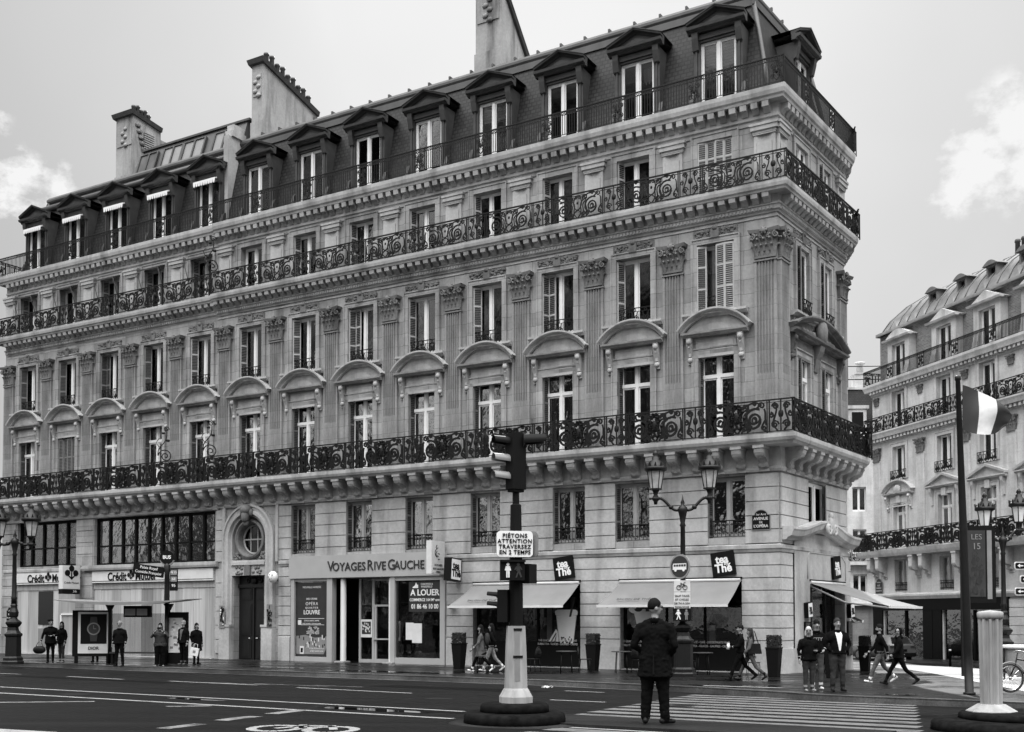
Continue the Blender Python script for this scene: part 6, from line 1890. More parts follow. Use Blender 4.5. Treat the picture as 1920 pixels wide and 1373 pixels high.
def walk_figure(root, W, k, x, y, mat, walking=True):
    mb = MB(); mb.T = Matrix.Translation((x, y, 0)) @ Matrix.Scale(k, 4)
    mb.lathe([(.11, 0), (.11, .02)], 10, (0, .42, 0), sm=False); mb.prism([(-.13, -.05), (.13, -.05), (.15, .3), (-.15, .3)], 'z', 0, .02)
    if walking: P_ = ([(-.02, 0), (-.2, -.5), (-.1, -.5), (.06, -.02)], [(-.04, 0), (.16, -.5), (.26, -.46), (.1, 0)], [(-.15, .3), (-.28, .05), (-.22, .02), (-.08, .22)], [(.15, .3), (.28, .06), (.22, .02), (.08, .22)])
    else: P_ = ([(-.12, 0), (-.11, -.5), (-.03, -.5), (-.01, 0)], [(.01, 0), (.03, -.5), (.11, -.5), (.12, 0)], [(-.15, .3), (-.22, 0), (-.15, -.02), (-.08, .22)], [(.15, .3), (.22, 0), (.15, -.02), (.08, .22)])
    for p in P_: mb.prism(p, 'z', 0, .02)
    return obj('walking_figure' if walking else 'standing_figure', mb, mat, root, W)


walk_figure(r0, W @ Matrix.Translation((0, .345, 0)) @ FT, .32, -.12, 0, 'white', True); walk_figure(r0, W @ Matrix.Translation((0, .345, 0)) @ FT, .32, .14, 0, 'grey_mid', False)

# traffic island with its column and signals
ix, iy = .04, 17.35; zi = gz(ix, iy)
W = Matrix.Translation((ix, iy, zi)); isl = thing('traffic_island', 'low round two-step concrete island under the traffic light column', 'traffic island', W)
mb = MB(); mb.lathe([(1.02, 0), (1.02, .015), (.86, .03)], 40); obj('paving_ring', mb, 'refuge', isl, W)
mb = MB(); mb.lathe([(.79, .0), (.785, .13), (.76, .17), (.70, .19), (.3, .195)], 40); obj('lower_step', mb, 'concrete_dark', isl, W)
mb = MB(); mb.lathe([(.535, .185), (.53, .28), (.50, .32), (.2, .33)], 36); obj('upper_step', mb, 'concrete_dark', isl, W)
zt = zi + .33
W = Matrix.Translation((ix + .02, iy, zt)) @ Matrix.Rotation(R(12), 4, 'Z') @ Matrix.Diagonal((1, 1, 1.018, 1)); tl = thing('traffic_light', 'tall black traffic light on a white tapered column in the middle of the road', 'traffic light', W)
def oct_ring(r, z, sq=1.0): return [(r * math.cos(2 * PI * (i + .5) / 8), sq * r * math.sin(2 * PI * (i + .5) / 8), z) for i in range(8)]
mb = MB(); mb.loft([oct_ring(.262, 0), oct_ring(.262, .09), oct_ring(.205, .19), oct_ring(.182, .22), oct_ring(.165, .8), oct_ring(.148, 1.16)]); obj('column_base', mb, 'concrete_column', tl, W)
mb = MB()
def panel(x0, x1, z0_, z1_, pr, m):
    ap = lambda z: .924 * (.182 - .017 * (z - .22) / .58 if z < .8 else .165 - .017 * (z - .8) / .36)
    mb.mi = m; mb.loft([[(x0, -ap(z) - pr, z), (x1, -ap(z) - pr, z), (x1, -ap(z) + .01, z), (x0, -ap(z) + .01, z)] for z in (z0_, z1_)])
panel(-.055, .03, .33, 1.08, .004, 0); panel(-.075, .075, .68, .715, .012, 1); panel(-.065, .065, 1.09, 1.125, .012, 1)
obj('hatch', mb, ['grey_mid', 'black'], tl, W)
mb = MB(); mb.loft([oct_ring(.115, 1.16), oct_ring(.108, 1.95), oct_ring(.095, 2.5), oct_ring(.085, 3.0), oct_ring(.055, 3.02), oct_ring(.05, 3.4)]); obj('post', mb, 'black', tl, W)
mb = MB(); mb.T = Matrix.Rotation(R(-12 + 35), 4, 'Z')
mb.box(-.125, .125, -.10, .10, 3.24, 4.10); mb.box(-.10, .10, -.08, .08, 3.2, 3.24)
mb.T = None; head = obj('signal_head', mb, 'black', tl, W)
def visor(par, Wv, k, mat='black'):
    mb = MB(); rings = []
    for t in (0, 1):
        rings.append([(.1 * k * math.cos(a), -.30 * k * t, .1 * k * math.sin(a) * (1 if t == 0 else .85) + .02 * t) for a in [R(-20) + R(220) * i / 12 for i in range(13)]])
    mb.loft(rings, 0, False, True, closed=False); rings2 = [[(p[0] * .96, p[1], p[2] * .96) for p in r_] for r_ in rings]; mb.loft([r_[::-1] for r_ in rings2], 0, False, True, closed=False)
    v = obj('visor', mb, mat, par, Wv); mb = MB(); mb.lathe([(.095 * k, 0), (.06 * k, .02), (.0, .03)], 14); obj('lens', mb, 'grey_dark', par, Wv @ Matrix.Rotation(R(90), 4, 'X')); return v


for z, m_ in ((3.96, 'black'), (3.69, 'grey_mid'), (3.42, 'grey_mid')): visor(head, W @ Matrix.Translation((-.10, .0, z)) @ Matrix.Rotation(R(-80), 4, 'Z'), .9, m_)
visor(head, W @ Matrix.Translation((.11, -.02, 3.98)) @ Matrix.Rotation(R(85), 4, 'Z'), 1.15)
sgn = thing('warning_sign', 'white rounded sign warning pedestrians to cross in two stages on the traffic light post', 'sign', Matrix.Translation((ix, iy - .15, zt + 2.44)) @ Matrix.Rotation(R(180 + 8), 4, 'Z')); Ws = WM[sgn.name]
def rrect(w, h, r): return [(sx * (w / 2 - r) + r * math.cos(a), sy * (h / 2 - r) + r * math.sin(a)) for (sx, sy, a0) in ((1, -1, -90), (1, 1, 0), (-1, 1, 90), (-1, -1, 180)) for a in [R(a0 + 22.5 * i) for i in range(5)]]
mb = MB(); mb.prism(rrect(.56, .40, .06), 'y', 0, .03); obj('plate', mb, 'white', sgn, Ws)
mb = MB(); mb.box(-.2, .2, -.1, 0, -.12, .12); obj('bracket', mb, 'black', sgn, Ws)
lettering([('PIÉTONS', .088, 0, .125, 1, .0018, 'CENTER', 1.15), ('ATTENTION', .088, 0, .04, .98, .0018, 'CENTER', 1.15), ('TRAVERSEZ', .088, 0, -.045, .98, .0018, 'CENTER', 1.15), ('EN 2 TEMPS', .088, 0, -.13, .98, .0018, 'CENTER', 1.1)], sgn, Ws @ Matrix.Translation((0, .037, 0)) @ FT, 'black')
s2 = thing('warning_sign', 'back of a rounded sign behind the white pedestrian warning on the same post', 'sign', Matrix.Translation((ix + .16, iy + .02, zt + 2.44)) @ Matrix.Rotation(R(-40), 4, 'Z')); mb = MB(); mb.prism(rrect(.5, .40, .06), 'y', 0, .025); obj('plate', mb, 'grey_mid', s2)
pw = Matrix.Translation((ix - .04, iy - .1, zt + 2.03)) @ Matrix.Rotation(R(180 + 6), 4, 'Z'); ps = thing('pedestrian_signal', 'black pedestrian signal showing a lit standing figure under the white warning sign', 'pedestrian signal', pw)
mb = MB(); mb.box(-.18, .19, 0, .16, -.15, .15); mb.box(-.19, .2, .16, .2, .13, .16); obj('housing', mb, 'black', ps, pw)
walk_figure(ps, pw @ Matrix.Translation((0, .165, 0)) @ FT, .22, -.08, 0, 'white', False); walk_figure(ps, pw @ Matrix.Translation((0, .165, 0)) @ FT, .22, .08, 0, 'grey_dark', True)
pw = Matrix.Translation((ix + .2, iy + .05, zt + 2.0)) @ Matrix.Rotation(R(60), 4, 'Z'); ps = thing('pedestrian_signal', 'black pedestrian signal seen from behind on the right of the traffic light post', 'pedestrian signal', pw); mb = MB(); mb.box(-.12, .12, -.1, .1, -.16, .14); mb.box(-.13, .13, .1, .16, .1, .15); obj('housing', mb, 'black', ps, pw)
pw = Matrix.Translation((ix - .18, iy - .02, zt + 1.5)) @ Matrix.Rotation(R(75), 4, 'Z'); ps = thing('repeater_signal', 'small side-facing black repeater signal low on the traffic light post', 'traffic light', pw); mb = MB(); mb.box(-.08, .08, -.09, .07, -.26, .24); obj('housing', mb, 'black', ps, pw)
for z in (.15, -.0): visor(ps, pw @ Matrix.Translation((0, .08, z)) @ Matrix.Rotation(R(180), 4, 'Z'), .55)

# white fluted column at the lower right, on its own island
cx, cy = 7.36, 17.25; zc = gz(cx, cy)
W = Matrix.Translation((cx + .35, cy - .1, zc)); i2 = thing('traffic_island', 'rounded dark concrete island under the white fluted column', 'traffic island', W)
mb = MB(); mb.lathe([(1.25, 0), (1.24, .12), (1.18, .17), (1.0, .19), (.3, .2)], 40); obj('lower_step', mb, 'concrete_dark', i2, W)
mb = MB(); mb.lathe([(.85, .19), (.84, .26), (.8, .29), (.2, .3)], 36); obj('upper_step', mb, 'concrete_dark', i2, W)
W = Matrix.Translation((cx, cy, zc + .29)); c_ = thing('fluted_column', 'short white fluted column on a flared foot at the lower right', 'column', W)
mb = MB(); ring = []
for i in range(40):
    a = 2 * PI * i / 40; ring.append((a, .165 - (.036 if i % 4 in (1, 2) else 0)))
mb.loft([[(k * r_ * math.cos(a), k * r_ * math.sin(a), z) for a, r_ in ring] for z, k in ((.12, 1.0), (1.42, 1.08))]); obj('shaft', mb, 'concrete_column', c_, W)
mb = MB(); mb.loft([oct_ring(.37, 0), oct_ring(.37, .015), oct_ring(.2, .12)]); obj('foot', mb, 'concrete_column', c_, W)
mb = MB(); mb.lathe([(.165, 1.42), (.19, 1.45), (.19, 1.52), (.17, 1.535), (.01, 1.56)], 20); obj('cap', mb, 'concrete_column', c_, W)

# flagpole and flag
fx, fy = 10.79, 26.5; fz = gz(fx, fy) + .15
W = Matrix.Translation((fx, fy, fz)) @ Matrix.Rotation(R(-1.3), 4, 'Y'); fp = thing('flagpole', 'tall dark tapered flagpole on the pavement at the right', 'flagpole', W)
mb = MB(); mb.lathe([(.14, 0), (.14, .05), (.1, .06), (.098, 1.0), (.088, 4), (.055, 7.45), (.07, 7.48), (.07, 7.55), (.03, 7.58)], 16); obj('pole', mb, 'iron', fp, W)
fo = Matrix.Translation((fx - .12, fy, fz + 7.35)); fl = thing('flag', 'waving three-band flag with a pale middle on the dark pole', 'flag', fo)
NX, NZ = 36, 20; bands = []
def flagp(u, v):
    # u along the fly 0..1, v down the hoist 0..1
    x = .06 + 1.18 * u - .26 * u * v * (1 - .35 * u); top = -.0 - .10 * u - .60 * u ** 1.7; bot = -1.06 - .16 * math.sin(PI * u * .8) + .10 * u ** 3
    if u > .8: bot += (u - .8) * .25
    z = top + (bot - top) * v; y = .10 * math.sin(u * 6.5 + v * 1.6) * (.25 + u) + .05 * math.sin(v * 7 + u * 4) * u
    x += .06 * math.sin(v * 3.0) * u - .10 * (v - .5) ** 2 * u
    return (x, y, z)
for bi, (a, b, m) in enumerate(((0, .34, 'grey_dark'), (.34, .66, 'cloth_white'), (.66, 1, 'grey_dark'))):
    mb = MB(); rings = [[flagp(a + (b - a) * i / 14, j / NZ) for j in range(NZ + 1)] for i in range(15)]; mb.loft(rings, 0, False, True, closed=False); obj('flag_band', mb, m, fl, fo)

# advertising banner mast behind the flagpole
bx_, by_ = 15.85, 38.0; W = Matrix.Translation((bx_, by_, gz(bx_, by_) + .15)); bn = thing('banner_mast', 'tall dark double-sided picture banner on a mast right of the flagpole', 'banner', W)
mb = MB(); mb.box(-.62, -.54, -.05, .05, 0, 5.2); obj('mast', mb, 'iron', bn, W)
mb = MB(); mb.box(-.5, .55, -.06, .06, 2.5, 5.1); obj('frame', mb, 'black', bn, W)
mb = MB(); rr_ = random.Random(8); mb.box(-.42, .2, -.075, -.062, 2.7, 4.95); mb.mi = 2; mb.box(.26, .42, -.075, -.062, 2.62, 4.95)
for i in range(40): mb.mi = rr_.choice([1, 1, 0]); a = rr_.uniform(-.38, .1); b = rr_.uniform(2.8, 4.2); q_ = rr_.uniform(.04, .12); mb.prism([(a + q_ * math.cos(t_) * rr_.uniform(.5, 1), b + q_ * 1.5 * math.sin(t_) * rr_.uniform(.5, 1)) for t_ in [2 * PI * j / 7 for j in range(7)]], 'y', -.078 - .0003 * i, -.075 - .0003 * i)
obj('picture', mb, ['grey_dark', 'cloth_charcoal', 'grey_mid'], bn, W); lettering([('LES', .26, -.1, 4.72), ('15', .3, -.1, 4.4)], bn, W @ Matrix.Translation((0, -.09, 0)) @ Matrix.Rotation(R(90), 4, 'X'), 'grey_mid')

# direction arrows at the right edge
dx_, dy_ = 11.25, 24.0; W = Matrix.Translation((dx_, dy_, gz(dx_, dy_) + .15)) @ Matrix.Rotation(R(4), 4, 'Z'); ds = thing('direction_sign', 'post with three dark arrow plates at the right edge', 'direction sign', W)
mb = MB(); mb.lathe([(.05, 0), (.045, 3.25)], 10, (.15, .05, 0)); obj('post', mb, 'iron', ds, W)
for i, (z, x0, tx) in enumerate(((2.89, -.5, 'Louvre'), (2.60, -.38, 'Bourse'), (2.34, -.5, 'Comédie'))):
    mb = MB(); mb.prism([(p[0] + x0 + .62, p[1] + z) for p in rrect(1.24, .17, .05)], 'y', -.02, 0); pl = obj('arrow_plate', mb, 'off_white', ds, W)
    mb = MB(); mb.prism([(p[0] + x0 + .62, p[1] + z) for p in rrect(1.2, .125, .035)], 'y', -.026, -.02); obj('panel', mb, 'black', pl, W)
    mb = MB(); mb.prism([(x0 + .06, z), (x0 + .12, z - .04), (x0 + .12, z - .012), (x0 + .19, z - .012), (x0 + .19, z + .012), (x0 + .12, z + .012), (x0 + .12, z + .04)], 'y', -.032, -.026); obj('arrow', mb, 'white', pl, W)
    lettering([(tx, .1, x0 + .27, z, 1, .002, 'LEFT')], pl, W @ Matrix.Translation((0, -.034, 0)) @ Matrix.Rotation(R(90), 4, 'X'), 'white')

# bollards, bins, bicycle
for (x, y, l) in ((24.2, 68.9, 'thin dark bollard by the parked car on the far pavement edge'), (22.1, 56.6, 'thin dark bollard standing left of the flagpole before the far shop window')):
    W = Matrix.Translation((x, y, gz(x, y))); b_ = thing('bollard', l, 'bollard', W, 'thin bollards along the side street'); mb = MB(); mb.lathe([(.06, 0), (.055, .95), (.08, .97), (.05, 1.0), (.07, 1.06), (.04, 1.14)], 10); obj('post', mb, 'iron', b_, W); mb = MB(); mb.lathe([(.062, .78), (.062, .86)], 10); obj('band', mb, 'white', b_, W)
W = Matrix.Translation((15.75, 35.1, gz(15.75, 35.1) + .15)); b_ = thing('litter_bin', 'round street bin with a pale lid and hanging sack behind the bicycle', 'bin', W)
mb = MB(); mb.lathe([(.42, 1.0), (.44, 1.03), (.42, 1.1), (.3, 1.1)], 18); obj('lid', mb, 'off_white', b_, W); mb = MB(); mb.lathe([(.2, .1), (.27, .3), (.3, .7), (.32, 1.0)], 14); obj('sack', mb, 'grey_mid', b_, W); mb = MB(); mb.tube([(.36, 0, 0), (.36, 0, 1.0)], .035, 6); mb.tube([(-.36, 0, 0), (-.36, 0, 1.0)], .035, 6); obj('stand', mb, 'iron', b_, W)
W = Matrix.Translation((12.62, 27.3, gz(12.6, 27.3) + .157)) @ Matrix.Rotation(R(5), 4, 'Z'); bi = thing('bicycle', 'parked bicycle with a black tyred front wheel at the right edge', 'bicycle', W)
for x in (-.53, .53):
    mb = MB(); mb.tube([(x + .33 * math.cos(a), 0, .36 + .33 * math.sin(a)) for a in [2 * PI * i / 36 for i in range(36)]], .025, 8, closed=True); wl = obj('wheel', mb, 'tyre', bi, W)
    mb = MB(); mb.tube([(x + .295 * math.cos(a), 0, .36 + .295 * math.sin(a)) for a in [2 * PI * i / 36 for i in range(36)]], .012, 6, closed=True); obj('rim', mb, 'chrome', wl, W)
    mb = MB(); mb.ball((x, 0, .36), .04, 8, 5)
    for i in range(18): a = 2 * PI * i / 18; mb.tube([(x, .02 * (-1) ** i, .36), (x + .29 * math.cos(a), 0, .36 + .29 * math.sin(a))], .0035, 3)
    obj('spokes', mb, 'chrome', wl, W)
mb = MB(); P = {'bb': (.05, 0, .3), 'seat': (.2, 0, .85), 'hd': (-.36, 0, .82), 'hd2': (-.40, 0, .66)}
mb.tube([P['bb'], P['seat']], .02, 6); mb.tube([P['bb'], P['hd2']], .022, 6); mb.tube([(.17, 0, .74), P['hd']], .02, 6); mb.tube([(-.53, .04, .36), P['hd2'], (-.33, 0, .98)], .018, 6); mb.tube([(.53, .04, .36), P['bb']], .014, 5); mb.tube([(.53, .04, .36), (.17, 0, .74)], .013, 5); obj('frame', mb, 'iron', bi, W)
mb = MB(); mb.ball((.22, 0, .9), (.13, .07, .035), 8, 5); obj('saddle', mb, 'leather', bi, W)
mb = MB(); mb.tube([(-.28, .28, 1.0), (-.33, .1, 1.02), (-.33, -.1, 1.02), (-.28, -.28, 1.0)], .014, 6); obj('handlebar', mb, 'chrome', bi, W)
mb = MB(); mb.tube(arc(-.53, .36, .385, .385, R(20), R(150), 14), .018, 5); mb.tube(arc(.53, .36, .385, .385, R(30), R(160), 14), .018, 5); obj('mudguard', mb, 'grey_mid', bi, W)

# tall planters with clipped box
for i, (x, y, l) in enumerate(((-1.95, 41.4, 'tall black planter at the left end of the first awning beside the travel agency'), (2.95, 40.85, 'tall black planter against the pale wall between the two tea room windows'), (8.35, 35.75, 'tall black planter against the blank wall near the corner'), (10.1, 35.4, 'tall black planter left of the shop entrance behind the waiting woman'), (13.4, 42.6, 'tall black planter right of the shop entrance by the far pavement'))):
    zz = gz(x, y) + .15; W = Matrix.Translation((x, y, zz)) @ Matrix.Rotation(R(-31), 4, 'Z'); p_ = thing('planter', l, 'planter', W, 'tall black planters outside the tea room')
    mb = MB(); mb.loft([[(sx * .15, sy * .15, 0) for sx, sy in ((-1, -1), (1, -1), (1, 1), (-1, 1))], [(sx * .21, sy * .21, .92) for sx, sy in ((-1, -1), (1, -1), (1, 1), (-1, 1))]]); mb.box(-.225, .225, -.225, .225, .92, .96); obj('pot', mb, 'black', p_, W)
    mb = MB(); mb.box(-.185, .185, -.185, .185, .95, 1.32); rr_ = random.Random(i)
    for j in range(260):
        f = rr_.choice([0, 1, 2, 3, 4]); a, b = rr_.uniform(-.19, .19), rr_.uniform(.98, 1.34); e = .185 + rr_.uniform(-.01, .02)
        c = [(e, a, b), (-e, a, b), (a, e, b), (a, -e, b), (a, rr_.uniform(-.19, .19), 1.32 + rr_.uniform(0, .02))][f]; u_ = Vector((rr_.uniform(-1, 1), rr_.uniform(-1, 1), rr_.uniform(-1, 1))).normalized(); v_ = u_.orthogonal().normalized()
        cc = Vector(c); mb.poly([cc - u_ * .035, cc + v_ * .02, cc + u_ * .035, cc - v_ * .02])
    obj('clipped_shrub', mb, 'leaf', p_, W)

# cafe tables and chairs
def cafe_table(x, y, l, k=1.0):
    W = Matrix.Translation((x, y, gz(x, y) + .15)); t_ = thing('cafe_table', l, 'table', W, 'café tables on the pavement'); mb = MB(); mb.lathe([(.34 * k, .72), (.36 * k, .735), (.34 * k, .75)], 20); obj('tabletop', mb, 'grey_dark', t_, W)
    for i in range(4):
        a = PI / 4 + i * PI / 2; mb = MB(); mb.tube([(.28 * math.cos(a), .28 * math.sin(a), 0), (.22 * math.cos(a), .22 * math.sin(a), .72)], .014, 5); obj('leg', mb, 'iron', t_, W)


def cafe_chair(x, y, rz, l):
    W = Matrix.Translation((x, y, gz(x, y) + .15)) @ Matrix.Rotation(rz, 4, 'Z'); c_ = thing('cafe_chair', l, 'chair', W, 'metal café chairs on the pavement')
    mb = MB(); mb.prism(rrect(.42, .42, .08), 'z', .44, .46); obj('seat', mb, 'iron', c_, W)
    mb = MB(); pts = arc(0, .62, .21, .26, R(-25), R(205), 14); pts = [(p[0], -.2 - .1 * (p[2] - .45), p[2]) for p in pts]; mb.tube(pts, .013, 5)
    rr_ = random.Random(int(x * 100))
    for i in range(9): xx = -.17 + .0425 * i; mb.tube([(xx, -.2, .47), (xx * 1.05, -.2 - .1 * .36, .45 + .40 * math.sqrt(max(.05, 1 - (xx / .22) ** 2)))], .007, 4)
    for z in (.55, .65, .75): mb.tube([(-.18, -.2 - .1 * (z - .45), z), (.18, -.2 - .1 * (z - .45), z)], .007, 4)
    obj('backrest', mb, 'iron', c_, W)
    for sx, sy in ((1, 1), (-1, 1), (1, -1), (-1, -1)): mb = MB(); mb.tube([(sx * .21, sy * .21, 0), (sx * .17, sy * .17, .45)], .011, 5); obj('leg', mb, 'iron', c_, W)


cafe_table(1.85, 38.3, 'round café table under the printed cup'); cafe_table(3.75, 38.5, 'round café table right of the middle planter'); cafe_table(6.35, 37.4, 'round café table right of the double lamp post')
cafe_chair(.72, 39.0, R(60), 'metal café chair just right of the white traffic light column'); cafe_chair(2.55, 39.2, R(-100), 'metal café chair between the first table and the middle planter'); cafe_chair(4.4, 38.7, R(-60), 'metal café chair right of the second table, with patterned back'); cafe_chair(7.85, 36.5, R(-110), 'metal café chair behind the couple walking with a cup'); cafe_chair(6.0, 38.3, R(-160), 'metal café chair behind the table right of the lamp post'); cafe_chair(-1.0, 40.4, R(80), 'metal café chair right of the left planter')

# bus shelter
bx0, by0 = -15.2, 44.4; W = Matrix.Translation((bx0, by0, gz(bx0, by0) + .15)) @ Matrix.Rotation(R(-31 + 22), 4, 'Z'); bs = thing('bus_shelter', 'bus shelter with a thin curved roof on two posts outside the bank', 'bus shelter', W)
mb = MB(); rings = []
for i in range(21):
    t = i / 20; x = -2.75 + 5.5 * t; e = abs(2 * t - 1); z = 2.44 + .06 * (2 * t - 1) * 0 + .10 * e ** 2; th = .10 * (1 - e ** 2) + .02
    rings.append([(x, -.8, z), (x, .75, z + .05), (x, .75, z + .05 - th), (x, -.8, z - th)])
mb.loft(rings); obj('roof', mb, 'grey_mid', bs, W)
for x in (-.95, 1.55): mb = MB(); mb.lathe([(.07, 0), (.06, 2.0), (.07, 2.1), (.2, 2.38)], 12, (x, .3, 0)); obj('post', mb, 'iron_green', bs, W)
mb = MB(); mb.box(-.9, 1.5, .42, .435, .3, 2.0); obj('glass_wall', mb, 'glass_shop', bs, W)
mb = MB(); mb.box(-.1, 1.0, -.2, .0, 1.85, 2.3); obj('display_case', mb, 'black', bs, W); mb = MB(); mb.box(-.05, .4, -.212, -.2, 1.92, 2.18); mb.box(.46, .9, -.212, -.2, 1.92, 2.18); obj('screen', mb, 'grey_mid', bs, W)
mb = MB(); mb.box(1.5, 2.4, .2, .3, 0, 2.05); mp = obj('information_panel', mb, 'black', bs, W); mb = MB(); rr_ = random.Random(6); mb.box(1.62, 2.2, .185, .2, .45, 1.82); mb.mi = 1
for i in range(30): a = rr_.uniform(1.64, 2.05); b = rr_.uniform(.55, 1.78); mb.mi = rr_.choice([1, 2]); mb.box(a, a + rr_.uniform(.05, .14), .178, .185, b, b + rr_.uniform(.01, .1))
obj('map_sheet', mb, ['off_white', 'grey_mid', 'white'], mp, W)
W = W @ Matrix.Translation((.55, -.1, 0)); bn_ = thing('bench', 'plain dark bench under the bus shelter between the waiting man and the photographing woman', 'bench', W)
mb = MB(); mb.box(-1.2, 1.0, -.18, .18, .42, .48); obj('seat', mb, 'grey_dark', bn_, W)
for x in (-1.1, .9): mb = MB(); mb.box(x - .04, x + .04, -.15, .15, 0, .42); obj('leg', mb, 'black', bn_, W)
px_, py_ = -16.75, 44.9; W = Matrix.Translation((px_, py_, gz(px_, py_) + .15)) @ Matrix.Rotation(R(8), 4, 'Z'); ap = thing('advertising_panel', 'dark advertising panel with a wristwatch poster at the left end of the bus shelter', 'advertising panel', W)
mb = MB(); mb.box(-.80, .70, -.09, .09, .28, 2.12); mb.box(-.72, -.60, -.07, .07, 0, .28); mb.box(.5, .62, -.07, .07, 0, .28); obj('case', mb, 'black', ap, W)
mb = MB(); mb.box(-.58, .6, -.105, -.09, .40, 2.05); obj('poster_sheet', mb, 'off_white', ap, W)
mb = MB(); mb.box(-.48, .52, -.112, -.105, .78, 1.97); obj('poster_picture', mb, 'black', ap, W)
mb = MB(); mb.mi = 0; mb.T = Matrix.Translation((.02, -.118, 1.38)) @ Matrix.Rotation(R(90), 4, 'X')
mb.mi = 1; mb.prism([(-.12, -.5), (.12, -.5), (.15, -.2), (-.15, -.2)], 'z', 0, .004); mb.prism([(-.15, .2), (.15, .2), (.12, .48), (-.12, .48)], 'z', 0, .004)
mb.mi = 0; mb.lathe([(.25, 0), (.25, .006)], 28, sm=False); mb.mi = 1; mb.lathe([(.20, .006), (.20, .010)], 28, sm=False); mb.mi = 0; mb.box(-.01, .01, 0, .14, .010, .013); mb.box(0, .1, -.01, .01, .010, .013)
obj('watch_picture', mb, ['grey_mid', 'grey_dark'], ap, W); lettering([('DIOR', .18, .02, .60, .95, .002)], ap, W @ Matrix.Translation((0, -.118, 0)) @ Matrix.Rotation(R(90), 4, 'X'), 'black')
# bus stop post
sx_, sy_ = -13.62, 44.2; W = Matrix.Translation((sx_, sy_, gz(sx_, sy_) + .15)); st = thing('bus_stop', 'bus stop post with a round sign and a dark name plate over the shelter', 'bus stop', W)
mb = MB(); mb.lathe([(.11, 2.4), (.10, 3.6), (.13, 3.9), (.05, 4.0)], 12); mb.lathe([(.07, 0), (.08, 2.4)], 12); obj('post', mb, 'iron_green', st, W)
mb = MB(); mb.prism([(.27 * math.cos(2 * PI * i / 24), 4.22 + .27 * math.sin(2 * PI * i / 24)) for i in range(24)], 'y', -.06, .06); d_ = obj('disc', mb, 'black', st, W); lettering([('BUS', .19, 0, 4.22, 1, .005)], d_, W @ Matrix.Translation((0, -.066, 0)) @ Matrix.Rotation(R(90), 4, 'X'), 'white')
mb = MB(); mb.prism(arc2 := [(.3 * math.cos(a), 4.2 + .3 * math.sin(a)) for a in [R(200) + R(140) * i / 12 for i in range(13)]] + [(.24 * math.cos(a), 4.2 + .24 * math.sin(a)) for a in [R(340) - R(140) * i / 12 for i in range(13)]], 'y', -.05, .05); obj('crescent', mb, 'grey_mid', d_, W)
Wp = W @ Matrix.Translation((-.1, -.02, 3.62)) @ Matrix.Rotation(R(8), 4, 'Y') @ Matrix.Translation((-.62, 0, 0)); mb = MB(); mb.box(-.62, .6, -.04, .04, -.22, .2); d_ = obj('name_plate', mb, 'black', st, Wp); lettering([('Palais Royal', .15, 0, .09), ('Comédie Française', .15, 0, -.09, .9)], d_, Wp @ Matrix.Translation((0, -.046, 0)) @ Matrix.Rotation(R(90), 4, 'X'), 'white')
mb = MB(); mb.box(.12, .42, -.03, .03, 2.9, 3.75); d_ = obj('route_plate', mb, 'black', st, W)
mb = MB()
for z in (3.62, 3.36): mb.box(.15, .39, -.036, -.03, z - .1, z + .1)
obj('route_tile', mb, 'grey_mid', d_, W); lettering([('N 15', .12, .27, 3.62), ('68', .14, .27, 3.36), ('95', .16, .27, 3.1)], d_, W @ Matrix.Translation((0, -.042, 0)) @ Matrix.Rotation(R(90), 4, 'X'), 'white')

# parked car on the side street, seen from behind
cxx, cyy = 23.0, 66.0; W = Matrix.Translation((cxx, cyy, gz(cxx, cyy))) @ Matrix.Rotation(R(15), 4, 'Z'); ca_ = thing('parked_car', 'grey hatchback parked by the dark shopfront down the side street, seen from behind', 'car', W)
mb = MB()
def carsec(y, w, zb, zs, zr, wr): return [(-w, y, zb), (w, y, zb), (w * 1.02, y, zb + .3), (w, y, zs), (wr, y, zr), (-wr, y, zr), (-w, y, zs), (-w * 1.02, y, zb + .3)]
secs = [carsec(0, .82, .38, .75, .95, .78), carsec(.12, .90, .28, .95, 1.06, .80), carsec(.45, .92, .25, 1.0, 1.45, .62), carsec(1.0, .92, .22, .98, 1.56, .60), carsec(2.2, .92, .22, .95, 1.55, .58), carsec(3.0, .92, .22, .93, 1.05, .78), carsec(3.9, .90, .24, .85, .92, .78), carsec(4.2, .78, .34, .6, .75, .7)]
mb.loft(secs, 0, True, True); obj('body', mb, 'car_paint', ca_, W)
mb = MB(); mb.loft([[(-.66, .14, 1.02), (.66, .14, 1.02), (.54, .44, 1.42), (-.54, .44, 1.42)], [(-.66, .10, 1.04), (.66, .10, 1.04), (.54, .40, 1.44), (-.54, .40, 1.44)]]); obj('rear_window', mb, 'car_glass', ca_, W)
mb = MB(); mb.box(-.86, .86, -.06, .1, .3, .52); mb.box(-.26, .26, -.03, .05, .6, .74); obj('bumper', mb, 'black', ca_, W)
for sx in (-1, 1):
    mb = MB(); mb.box(sx * .68 - .17, sx * .68 + .17, -.02, .14, .82, .94); obj('tail_light', mb, 'grey_dark', ca_, W)
    for y in (.8, 3.3): mb = MB(); mb.tube([(sx * .75, y, .33), (sx * .93, y, .33)], .33, 18); wl = obj('wheel', mb, 'tyre', ca_, W); mb = MB(); mb.tube([(sx * .92, y, .33), (sx * .945, y, .33)], .2, 14); obj('rim', mb, 'chrome', wl, W)
